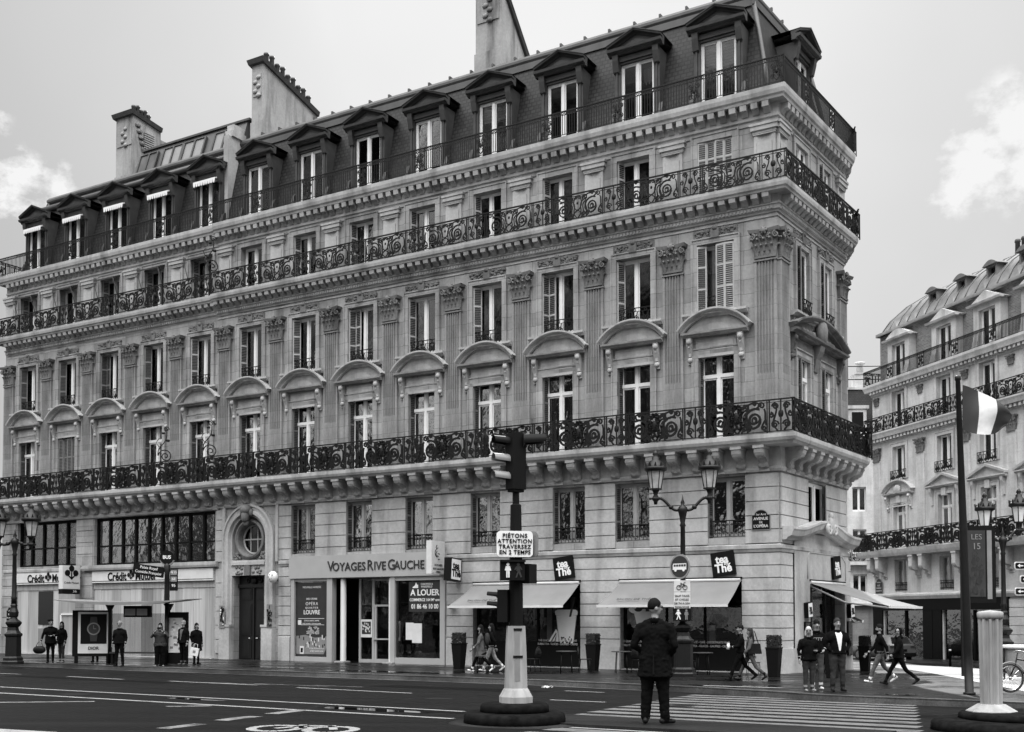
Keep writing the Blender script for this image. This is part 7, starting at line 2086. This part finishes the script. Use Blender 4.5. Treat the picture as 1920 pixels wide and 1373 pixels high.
# mannequins with dresses in the far shop window
for x, l, m in ((-8.35, 'pale long dress on a stand in the far shop window left of the flagpole', 'cloth_light'), (-10.6, 'white short dress on a stand in the far shop window right of the flagpole', 'cloth_white')):
    W = FR_ @ TR(x, -.9, -1.15); d_ = thing('dress_form', l, 'dress', W, 'dresses on stands in the far shop window'); mb = MB(); mb.lathe([(.03, 0), (.03, 1.5)], 8); mb.lathe([(.2, 0), (.2, .04)], 12); obj('stand', mb, 'black', d_, W)
    mb = MB(); mb.lathe([(.38 if 'long' in l else .26, .25 if 'long' in l else .8), (.26, .95), (.15, 1.15), (.19, 1.4), (.2, 1.5), (.08, 1.58), (.04, 1.62)], 14, sq=.6); obj('dress', mb, m, d_, W)
mb = MB(); rr_ = random.Random(1)
for i in range(16):
    q = Vector((rr_.uniform(-.13, .13), rr_.uniform(-.07, .07), .004)); mb.poly([q + Vector((rr_.uniform(-.07, .07), rr_.uniform(-.05, .05), rr_.uniform(0, .07))) for _ in range(4)])
li = tag(obj('crumpled_paper', mb, 'white', None, Matrix.Translation((1.0, 30.9, gz(1, 30.9))) @ Matrix.Diagonal((1, 1, 1, 1))), 'white scrap of crumpled paper in the gutter right of the traffic island', 'litter')
# ------------------------------------------------------------------ people
from mathutils import noise as mnoise
from mathutils.bvhtree import BVHTree


def person(label, x, y, yaw, h, pose='stand', top='cloth_black', legs='cloth_dark', shoe='leather', hair='short', hairm='hair_dark', skin='skin', coat=.95, armL=None, armR=None, head=(0, 0), lift=.15, slim=1.0, shirt=None, glasses=False, beard=None, vox=.02, step=.34, legw=1.0, group=None, stance=.10, toe=(8, -8), lookdown=0, pockets=''):
    z0 = gz(x, y) + lift; k = h / 1.78
    W = Matrix.Translation((x, y, z0)) @ Matrix.Rotation(yaw, 4, 'Z') @ Matrix.Scale(k, 4)
    prims = []; mats = [top, legs, shoe, skin, 'black', shirt or top]
    def add(tagi, fn):
        mb = MB(); fn(mb); prims.append((tagi, mb))
    s = slim
    # legs: forward kinematics from the hips
    hipz = .93; jo = {}
    for sg, nm in ((-1, 'L'), (1, 'R')):
        if pose == 'walk':
            f, kn = (step, .08) if sg < 0 else (-step * .85, .45)
        elif pose == 'walk2':
            f, kn = (step, .08) if sg > 0 else (-step * .85, .45)
        else: f, kn = .0, .02
        hip = Vector((sg * .09, 0, hipz)); xs = sg * (stance - .09)
        knee = hip + Vector((xs * .5, math.sin(f) * .43, -math.cos(f) * .43)); ank = knee + Vector((xs * .5, math.sin(f - kn) * .42, -math.cos(f - kn) * .42))
        jo[nm] = (hip, knee, ank, f - kn)
    low = min(jo['L'][2].z, jo['R'][2].z); dz = .085 - low
    for nm, ti in (('L', 0), ('R', 1)):
        hip, knee, ank, a = [v + Vector((0, 0, dz)) if isinstance(v, Vector) else v for v in jo[nm]]
        add(1, lambda m: m.caps(hip, knee, .098 * s * legw, .066 * legw, 10)); add(1, lambda m: m.caps(knee, ank + Vector((0, 0, .01)), .064 * legw, .052 * max(1, legw), 10))
        back = a < -.2
        ta = R(toe[ti]); d = Vector((-math.sin(ta), math.cos(ta), 0))
        if back: d = (d + Vector((0, 0, -.75))).normalized()
        elif a > .2: d = (d + Vector((0, 0, .22))).normalized()
        add(2, lambda m: m.caps(ank + Vector((0, 0, -.035)) - d * .05, ank + Vector((0, 0, -.045)) + d * .15, .046, .036, 8)); add(2, lambda m: m.caps(ank + Vector((0, 0, -.01)), ank + Vector((0, 0, -.035)), .042, .045, 8))
    up = Vector((0, 0, dz))
    P = lambda a, b, c: Vector((a, b, c)) + up
    add(0 if coat < .9 else 1, lambda m: m.caps(P(-.06 * s, 0, .95), P(.06 * s, 0, .95), .125 * s, .125 * s, 12, sy=.9))
    add(0, lambda m: m.caps(P(0, .0, 1.02), P(0, 0, 1.22), .155 * s, .165 * s, 14, sy=.78))
    add(0, lambda m: m.caps(P(-.085 * s, 0, 1.30), P(.085 * s, 0, 1.30), .135 * s, .135 * s, 12, sy=.88))
    add(0, lambda m: m.caps(P(-.15 * s, -.01, 1.385), P(.15 * s, -.01, 1.385), .075, .075, 10))
    for sg in (-1, 1): add(0, lambda m: m.caps(P(sg * .03, -.01, 1.47), P(sg * .185 * s, -.01, 1.39), .055, .062, 9))
    if coat < 1.0:
        add(0, lambda m: m.loft([[(r_ * math.cos(2 * PI * i / 20) * s, r_ * .76 * math.sin(2 * PI * i / 20) * s, z + dz) for i in range(20)] for z, r_ in ((1.28, .165), (1.1, .18), (.95, .195), (coat, .205 + .11 * (.95 - coat)))]))
    arms = {}
    for sg, nm, spec in ((-1, 'L', armL), (1, 'R', armR)):
        sh = P(sg * .195 * s, -.01, 1.385)
        if pose.startswith('walk') and spec is None:
            q = (-.18 if (sg < 0) == (pose == 'walk') else .18); spec = ((sg * .26, q * .6 - .03, 1.13), (sg * .25, q * 1.4 + .06, .90))
        if spec is None: spec = ((sg * .265, -.03, 1.13), (sg * .27, .05, .87))
        el, ha = P(*spec[0]), P(*spec[1]); arms[nm] = ha
        add(0, lambda m: m.caps(sh, el, .068, .056, 9)); d = (ha - el).normalized(); wr = ha - d * .02
        add(0, lambda m: m.caps(el, wr - d * .03, .052, .042, 9)); 
        if nm not in pockets: add(3, lambda m: m.caps(wr - d * .02, ha + d * .05, .03, .034, 8))
        arms[nm + 'd'] = d
    Hd = Matrix.Translation(P(0, .0, 1.52)) @ Matrix.Rotation(head[0], 4, 'Z') @ Matrix.Rotation(-lookdown, 4, 'X') @ Matrix.Translation(-P(0, 0, 1.52))
    def addh(t_, fn): 
        mb = MB(); mb.T = Hd; fn(mb); prims.append((t_, mb))
    add(3, lambda m: m.caps(P(0, -.005, 1.46), P(0, .015, 1.58), .055, .052, 10))
    addh(3, lambda m: m.ball(P(0, .0, 1.675), (.077, .095, .105), 14, 10)); addh(3, lambda m: m.ball(P(0, .03, 1.615), (.058, .062, .065), 12, 8))
    addh(3, lambda m: m.caps(P(0, .088, 1.675), P(0, .108, 1.64), .012, .018, 7))
    for sg in (-1, 1): addh(3, lambda m: m.ball(P(sg * .08, -.005, 1.65), (.014, .024, .036), 7, 5)); addh(3, lambda m: m.ball(P(sg * .035, .075, 1.635), (.024, .02, .024), 7, 5))
    al = MB(); tags = []; kd_pts = []
    for t_, mb in prims:
        off = len(al.v); al.v += mb.v; al.f += [[i + off for i in f] for f in mb.f]; al.m += mb.m; al.sm += mb.sm
        for f in mb.f:
            c = sum((mb.v[i] for i in f), Vector()) / len(f); kd_pts.append((c, t_)); kd_pts.append(((c + mb.v[f[0]]) / 2, t_))
        for v in mb.v: kd_pts.append((v, t_))
    me0 = al.mesh('tmp', []); tmp = bpy.data.objects.new('tmp', me0); COL.objects.link(tmp)
    md = tmp.modifiers.new('r', 'REMESH'); md.mode = 'VOXEL'; md.voxel_size = vox; md.use_smooth_shade = True
    md2 = tmp.modifiers.new('s', 'SMOOTH'); md2.factor = .5; md2.iterations = 3
    dg = bpy.context.evaluated_depsgraph_get(); me = bpy.data.meshes.new_from_object(tmp.evaluated_get(dg)); bpy.data.objects.remove(tmp); bpy.data.meshes.remove(me0)
    kt = kdtree.KDTree(len(kd_pts))
    for i, (p, t_) in enumerate(kd_pts): kt.insert(p, i)
    kt.balance()
    nrm = [v.normal.copy() for v in me.vertices]; vt = []
    for i, v in enumerate(me.vertices):
        t_ = kd_pts[kt.find(v.co)[1]][1]; vt.append(t_)
        if t_ in (0, 1, 5):
            a = .016 if t_ == 0 else .012
            v.co += nrm[i] * a * (mnoise.noise(Vector((v.co.x * 9 + x, v.co.y * 9, v.co.z * (5 if t_ == 0 else 12)))) + .5 * mnoise.noise(v.co * 24))
    for k_ in mats: me.materials.append(MAT[k_])
    fmi = []
    for p in me.polygons:
        ts = [vt[i] for i in p.vertices]; fmi.append(max(set(ts), key=ts.count))
    me.polygons.foreach_set('material_index', fmi); me.polygons.foreach_set('use_smooth', [True] * len(me.polygons))
    # fingers, eyes and mouth grow out of the same mesh
    ex = MB()
    for nm in ('L', 'R'):
        if nm in pockets: continue
        d = arms[nm + 'd']; ha = arms[nm]; sd = d.cross(Vector((0, 1, 0)) if abs(d.y) < .8 else Vector((1, 0, 0))).normalized(); fw = sd.cross(d).normalized()
        for i, L_ in enumerate((.062, .07, .066, .052)):
            b0 = ha + d * .05 + fw * (.027 - .018 * i); b1 = b0 + d * L_ * .6 + sd * .006; ex.caps(b0 - d * .02, b1, .0095, .009, 6, 3); ex.caps(b1, b1 + d * L_ * .5 + sd * (.022 if nm == 'L' else -.022), .009, .007, 6, 3)
        b0 = ha + fw * .03; ex.caps(b0 - d * .01, b0 + d * .04 + fw * .025, .012, .0095, 6, 3)
    ex.T = Hd
    for sg in (-1, 1):
        ex.ball(P(sg * .032, .083, 1.672), (.014, .010, .008), 7, 5, 4); ex.box(sg * .033 - .02, sg * .033 + .02, .078, .094, 1.692 + dz, 1.698 + dz, 4)
    ex.box(-.024, .024, .078, .0925, 1.603 + dz, 1.609 + dz, 4)
    bm = bmesh.new(); bm.from_mesh(me); me2 = ex.mesh('x', []); n0 = len(bm.faces); bm.from_mesh(me2); bm.to_mesh(me); bm.free(); bpy.data.meshes.remove(me2)
    o = tag(link('person', me, None, W), label, 'person', group)
    if shirt:                                                       # shirt front showing in the open jacket, laid on the chest
        bv = BVHTree.FromPolygons([v.co.copy() for v in me.vertices], [list(p.vertices) for p in me.polygons]); mb = MB(); rings = []
        for i in range(13):
            t = i / 12; z = 1.0 + .47 * t + dz; hw = .016 + .075 * t ** .9
            if t > .85: hw *= 1 - (t - .85) * 2
            ring = []
            for q in (-1, -.6, -.2, .2, .6, 1):
                hit = bv.ray_cast(Vector((q * hw, 1, z)), Vector((0, -1, 0)))[0]; ring.append((q * hw, (hit.y if hit else .1) + .008, z))
            rings.append(ring[::-1])
        mb.loft(rings, 0, False, True, closed=False); obj('shirt', mb, shirt, o, W)
    # hair
    if hair != 'none':
        mb = MB(); mb.T = Hd
        if hair in ('short', 'thin', 'long', 'bun', 'bob', 'fringe'):
            zc = 1.69; rings = []
            for j in range(8):
                a = PI / 2 - (PI / 2 + .55) * j / 7
                ring = []
                for i in range(18):
                    q = 2 * PI * i / 18; front = max(0, math.sin(q)); back_ = max(0, -math.sin(q)); cut = zc - .055 + front * (.095 if hair != 'fringe' else .055) - back_ * (.08 if hair not in ('bob', 'long') else .05)
                    zz = max(zc + .108 * math.sin(a) + .008, cut); rr_ = math.cos(a) if zz > cut + .001 else math.cos(math.asin(max(-1, min(1, (cut - zc - .008) / .108))))
                    ring.append(P(.084 * rr_ * math.cos(q), -.008 + .101 * rr_ * math.sin(q), zz + .004 * math.sin(q * 7 + j)))
                rings.append(ring)
            mb.loft(rings, 0, True, True)
        if hair == 'long':
            mb.caps(P(0, -.06, 1.66), P(0, -.10, 1.36), .085, .075, 10, sy=.7)
            for sg in (-1, 1): mb.caps(P(sg * .065, -.01, 1.66), P(sg * .08, .01, 1.42), .032, .03, 8)
        if hair == 'bob':
            for sg in (-1, 1): mb.caps(P(sg * .07, -.015, 1.67), P(sg * .078, -.01, 1.56), .03, .034, 8)
            mb.caps(P(0, -.07, 1.66), P(0, -.075, 1.56), .07, .06, 10, sy=.7)
        if hair == 'beret': mb.ball(P(.015, -.01, 1.765), (.125, .125, .04), 14, 8); mb.ball(P(0, -.02, 1.70), (.086, .10, .06), 12, 7)
        if hair == 'hood':
            mb.ball(P(0, -.03, 1.67), (.10, .115, .13), 14, 9); mb.caps(P(-.05, -.03, 1.5), P(.05, -.03, 1.5), .08, .08, 10)
        hm = mb.mesh('hair' if hair not in ('beret', 'hood') else hair, [hairm]); link(hm.name.split('.')[0], hm, o, W)
    if beard:
        mb = MB(); mb.T = Hd; mb.ball(P(0, .045, 1.597), (.056, .058, .05), 10, 7); obj('beard', mb, beard, o, W)
    if glasses:
        mb = MB(); mb.T = Hd
        for sg in (-1, 1):
            mb.tube([P(sg * .034 + .024 * math.cos(a), .102, 1.672 + .018 * math.sin(a)) for a in [2 * PI * i / 12 for i in range(12)]], .0035, 5, closed=True); mb.tube([P(sg * .058, .10, 1.678), P(sg * .084, .0, 1.678)], .0035, 5)
        mb.tube([P(-.01, .104, 1.675), P(.01, .104, 1.675)], .0035, 5); obj('glasses', mb, 'black', o, W)
    collar = MB(); collar.lathe([(.085, 1.44 + dz), (.088, 1.50 + dz), (.080, 1.515 + dz), (.072, 1.46 + dz)], 14)
    obj('collar', collar, top, o, W)
    return o, {n: W @ arms[n] for n in ('L', 'R')}, W


WA = PI / 2                                                        # facing left
fm, fh, fW = person('man in long black coat seen from behind in the crosswalk, looking right', 2.16, 16.95, R(-14), 1.87, top='cloth_black', legs='cloth_black', coat=.67, head=(R(-62), 0), lift=.055, slim=1.10, glasses=True, vox=.012, legw=1.35, stance=.14, toe=(6, -48), pockets='LR', armL=((-.30, -.05, 1.13), (-.17, .13, 1.0)), armR=((.30, -.07, 1.13), (.20, .12, .96)))
cm = MB(); cm.prism([(-.012, .72), (.012, .72), (.006, 1.0), (-.006, 1.0)], 'y', -.2, -.185); obj('coat_vent', cm, 'cloth_dark', fm, fW)
# three people at the kerb on the right
person('smiling man in open dark jacket and pale shirt standing at the right kerb', 7.92, 27.3, R(185), 1.77, top='cloth_black', legs='cloth_charcoal', coat=.93, slim=1.15, shirt='cloth_white', hairm='hair_brown', hair='short', legw=1.15, stance=.13, pockets='LR', armL=((-.31, -.02, 1.15), (-.20, .08, .98)), armR=((.31, -.02, 1.15), (.2, .08, .98)))
tb, tbh, tbW = person('boy with dark fringe and lettered sweatshirt between a woman and a man', 7.66, 28.2, R(176), 1.74, top='cloth_black', legs='cloth_grey', shoe='cloth_white', hair='fringe', slim=.95, legw=1.05, armL=((-.25, -.02, 1.13), (-.14, .16, 1.0)), armR=((.25, -.02, 1.13), (.14, .16, .98)))
lettering([('CITY', .11, 0, 1.30, 1, .003)], tb, tbW @ Matrix.Translation((0, .145, 0)) @ FT, 'cloth_light')
person('short pale haired woman with glasses at the right kerb', 7.22, 27.3, R(190), 1.56, top='cloth_black', legs='cloth_charcoal', shoe='cloth_light', hair='bob', hairm='hair_pale', slim=1.12, coat=.86, glasses=True, legw=1.1, head=(R(-20), 0), armL=((-.27, -.02, 1.13), (-.12, .18, 1.12)), armR=((.29, -.02, 1.13), (.3, .04, .88)))
# walkers beyond them
person('bearded man with bright sleeve print walking left past the entrance', 10.55, 32.2, R(84), 1.73, 'walk', 'cloth_black', 'cloth_grey', 'cloth_white', 'short', 'hair_dark', beard='hair_dark', step=.42)
person('woman with hood in black clothes striding left beside the bearded man', 10.72, 31.1, R(80), 1.66, 'walk2', 'cloth_black', 'cloth_black', 'leather', 'hood', 'cloth_black', head=(R(55), 0), glasses=True, step=.5, coat=.88)
# walkers with a cup
wk, wkh, wkW = person('man in black walking left with a paper cup', 6.72, 33.0, R(88), 1.70, 'walk', 'cloth_black', 'cloth_black', 'cloth_dark', 'short', step=.45, armL=((-.22, .1, 1.14), (-.14, .34, 1.10)), armR=((.25, -.1, 1.12), (.24, -.02, .88)))
cu = thing('paper_cup', 'white paper cup held out by the walking man in black', 'cup', Matrix.Translation(wkh['L'] + Vector((-.05, 0, -.04)))); mb = MB(); mb.lathe([(.032, -.02), (.042, .14)], 12); obj('cup', mb, 'white', cu); mb = MB(); mb.lathe([(.045, .14), (.046, .155), (.04, .17)], 12); obj('lid', mb, 'off_white', cu)
ww, wwh, wwW = person('long haired woman in a pale top walking left behind the man with the cup', 7.02, 33.1, R(86), 1.62, 'walk2', 'cloth_grey', 'cloth_grey', 'cloth_dark', 'long', 'hair_brown', step=.48, slim=.9)
sb = thing('shoulder_bag', 'black shoulder bag on the long haired walking woman', 'bag', Matrix.Translation((7.12, 32.95, gz(7.1, 33) + .95))); mb = MB(); mb.loft([[(sx * .2, sy * .08, z) for sx, sy in ((-1, -1), (1, -1), (1, 1), (-1, 1))] for z, q in ((0, 1), (.02, 1))] + [[(sx * .16, sy * .06, .3) for sx, sy in ((-1, -1), (1, -1), (1, 1), (-1, 1))]]); obj('bag_body', mb, 'leather', sb); mb = MB(); mb.tube([(-.12, 0, .28), (-.1, -.05, .62), (.0, -.02, .66), (.12, 0, .28)], .015, 5); obj('strap', mb, 'leather', sb)
# pair left of the column
wp, wph, wpW = person('woman in grey coat with backpack walking left of the traffic light column', -1.08, 38.5, R(92), 1.66, 'walk2', 'cloth_grey', 'cloth_black', 'cloth_white', 'long', 'hair_dark', coat=.62, step=.42, head=(R(5), 0))
rk = thing('backpack', 'dark backpack on the woman in the grey coat', 'backpack', wpW @ Matrix.Translation((0, -.24, 1.2))); mb = MB(); mb.ball((0, 0, 0), (.16, .11, .25), 12, 8); obj('pack', mb, 'cloth_charcoal', rk); mb = MB(); mb.ball((0, -.09, -.08), (.11, .05, .12), 10, 6); obj('pocket', mb, 'cloth_dark', rk)
for sg in (-1, 1): mb = MB(); mb.tube([(sg * .1, .06, .22), (sg * .12, .2, .28), (sg * .13, .36, .1), (sg * .13, .2, -.2)], .018, 5); obj('strap', mb, 'cloth_dark', rk)
person('companion in pale trousers walking beside the woman in the grey coat', -.72, 39.0, R(88), 1.70, 'walk', 'cloth_black', 'cloth_light', 'cloth_white', 'long', 'hair_dark', step=.38, slim=.92)
# bus stop group
person('man in a black jacket waiting in front of the advertising panel', -14.45, 41.3, R(172), 1.66, top='cloth_black', legs='cloth_black', hair='thin', hairm='hair_grey', glasses=True, coat=.9, slim=1.08, legw=1.1, stance=.14)
mc, mch, mcW = person('man in dark coat and flat cap holding a bag before the bank', -18.35, 44.6, R(196), 1.72, top='cloth_black', legs='cloth_black', hair='beret', hairm='cloth_black', coat=.80, head=(R(25), 0), slim=1.1, armR=((.30, -.02, 1.14), (.36, .06, .88)), armL=((-.28, .06, 1.15), (-.06, .22, 1.12)))
hb = thing('handbag', 'dark soft bag hanging from the hand of the man in the flat cap', 'bag', Matrix.Translation(mch['R'] + Vector((-.06, 0, -.42)))); mb = MB(); mb.ball((0, 0, .1), (.26, .13, .17), 12, 7); obj('bag_body', mb, 'leather', hb); mb = MB(); mb.tube([(-.14, 0, .22), (-.05, 0, .40), (.06, 0, .42), (.16, 0, .22)], .014, 5); obj('strap', mb, 'grey_dark', hb)
person('dark haired woman in black leaning close to the man in the flat cap', -18.05, 44.95, R(150), 1.64, top='cloth_black', legs='cloth_charcoal', shoe='cloth_light', hair='long', hairm='hair_dark', coat=.84, head=(R(40), 0), slim=1.05)
person('person behind the advertising panel with only the lower legs showing', -17.05, 45.9, R(180), 1.62, top='cloth_dark', legs='cloth_black')
wo, woh, woW = person('woman in padded jacket raising a phone to take a picture', -13.02, 41.5, R(186), 1.60, top='cloth_charcoal', legs='cloth_black', shoe='cloth_light', hair='long', hairm='hair_dark', coat=.86, slim=1.2, legw=1.5, stance=.14, armL=((-.33, .08, 1.22), (-.14, .26, 1.44)), armR=((.33, .08, 1.22), (.14, .28, 1.44)))
ph = thing('phone', 'black phone held up by the woman in the padded jacket', 'phone', woW @ Matrix.Translation((-.02, .34, 1.58))); mb = MB(); mb.box(-.075, .075, -.005, .005, -.04, .04); obj('case', mb, 'black', ph)
person('grey haired man in dark jacket beside the bus shelter map', -12.72, 43.4, R(150), 1.72, top='cloth_black', legs='cloth_black', shoe='cloth_grey', hair='short', hairm='hair_grey', coat=.88, shirt='cloth_grey', head=(R(10), 0), slim=1.08)
sp_, sph, spW = person('dark haired person in long black coat holding a white bag', -12.35, 43.9, R(-130), 1.62, top='cloth_black', legs='cloth_black', hair='bob', coat=.6, slim=1.1, armR=((.28, 0, 1.14), (.22, .08, .86)))
wb = thing('shopping_bag', 'white paper shopping bag carried beside the grey haired man', 'bag', Matrix.Translation((-12.3, 43.35, gz(-12.3, 43.4) + .53)) @ Matrix.Rotation(R(12), 4, 'Y')); mb = MB(); mb.box(-.16, .16, -.05, .05, 0, .30); obj('bag_body', mb, 'cloth_white', wb); mb = MB(); mb.tube([(-.08, 0, .3), (-.06, 0, .45), (.06, 0, .45), (.08, 0, .3)], .008, 5); obj('handle', mb, 'white', wb); mb = MB(); mb.box(-.05, .05, -.056, -.05, .1, .2); obj('print', mb, 'grey_mid', wb)
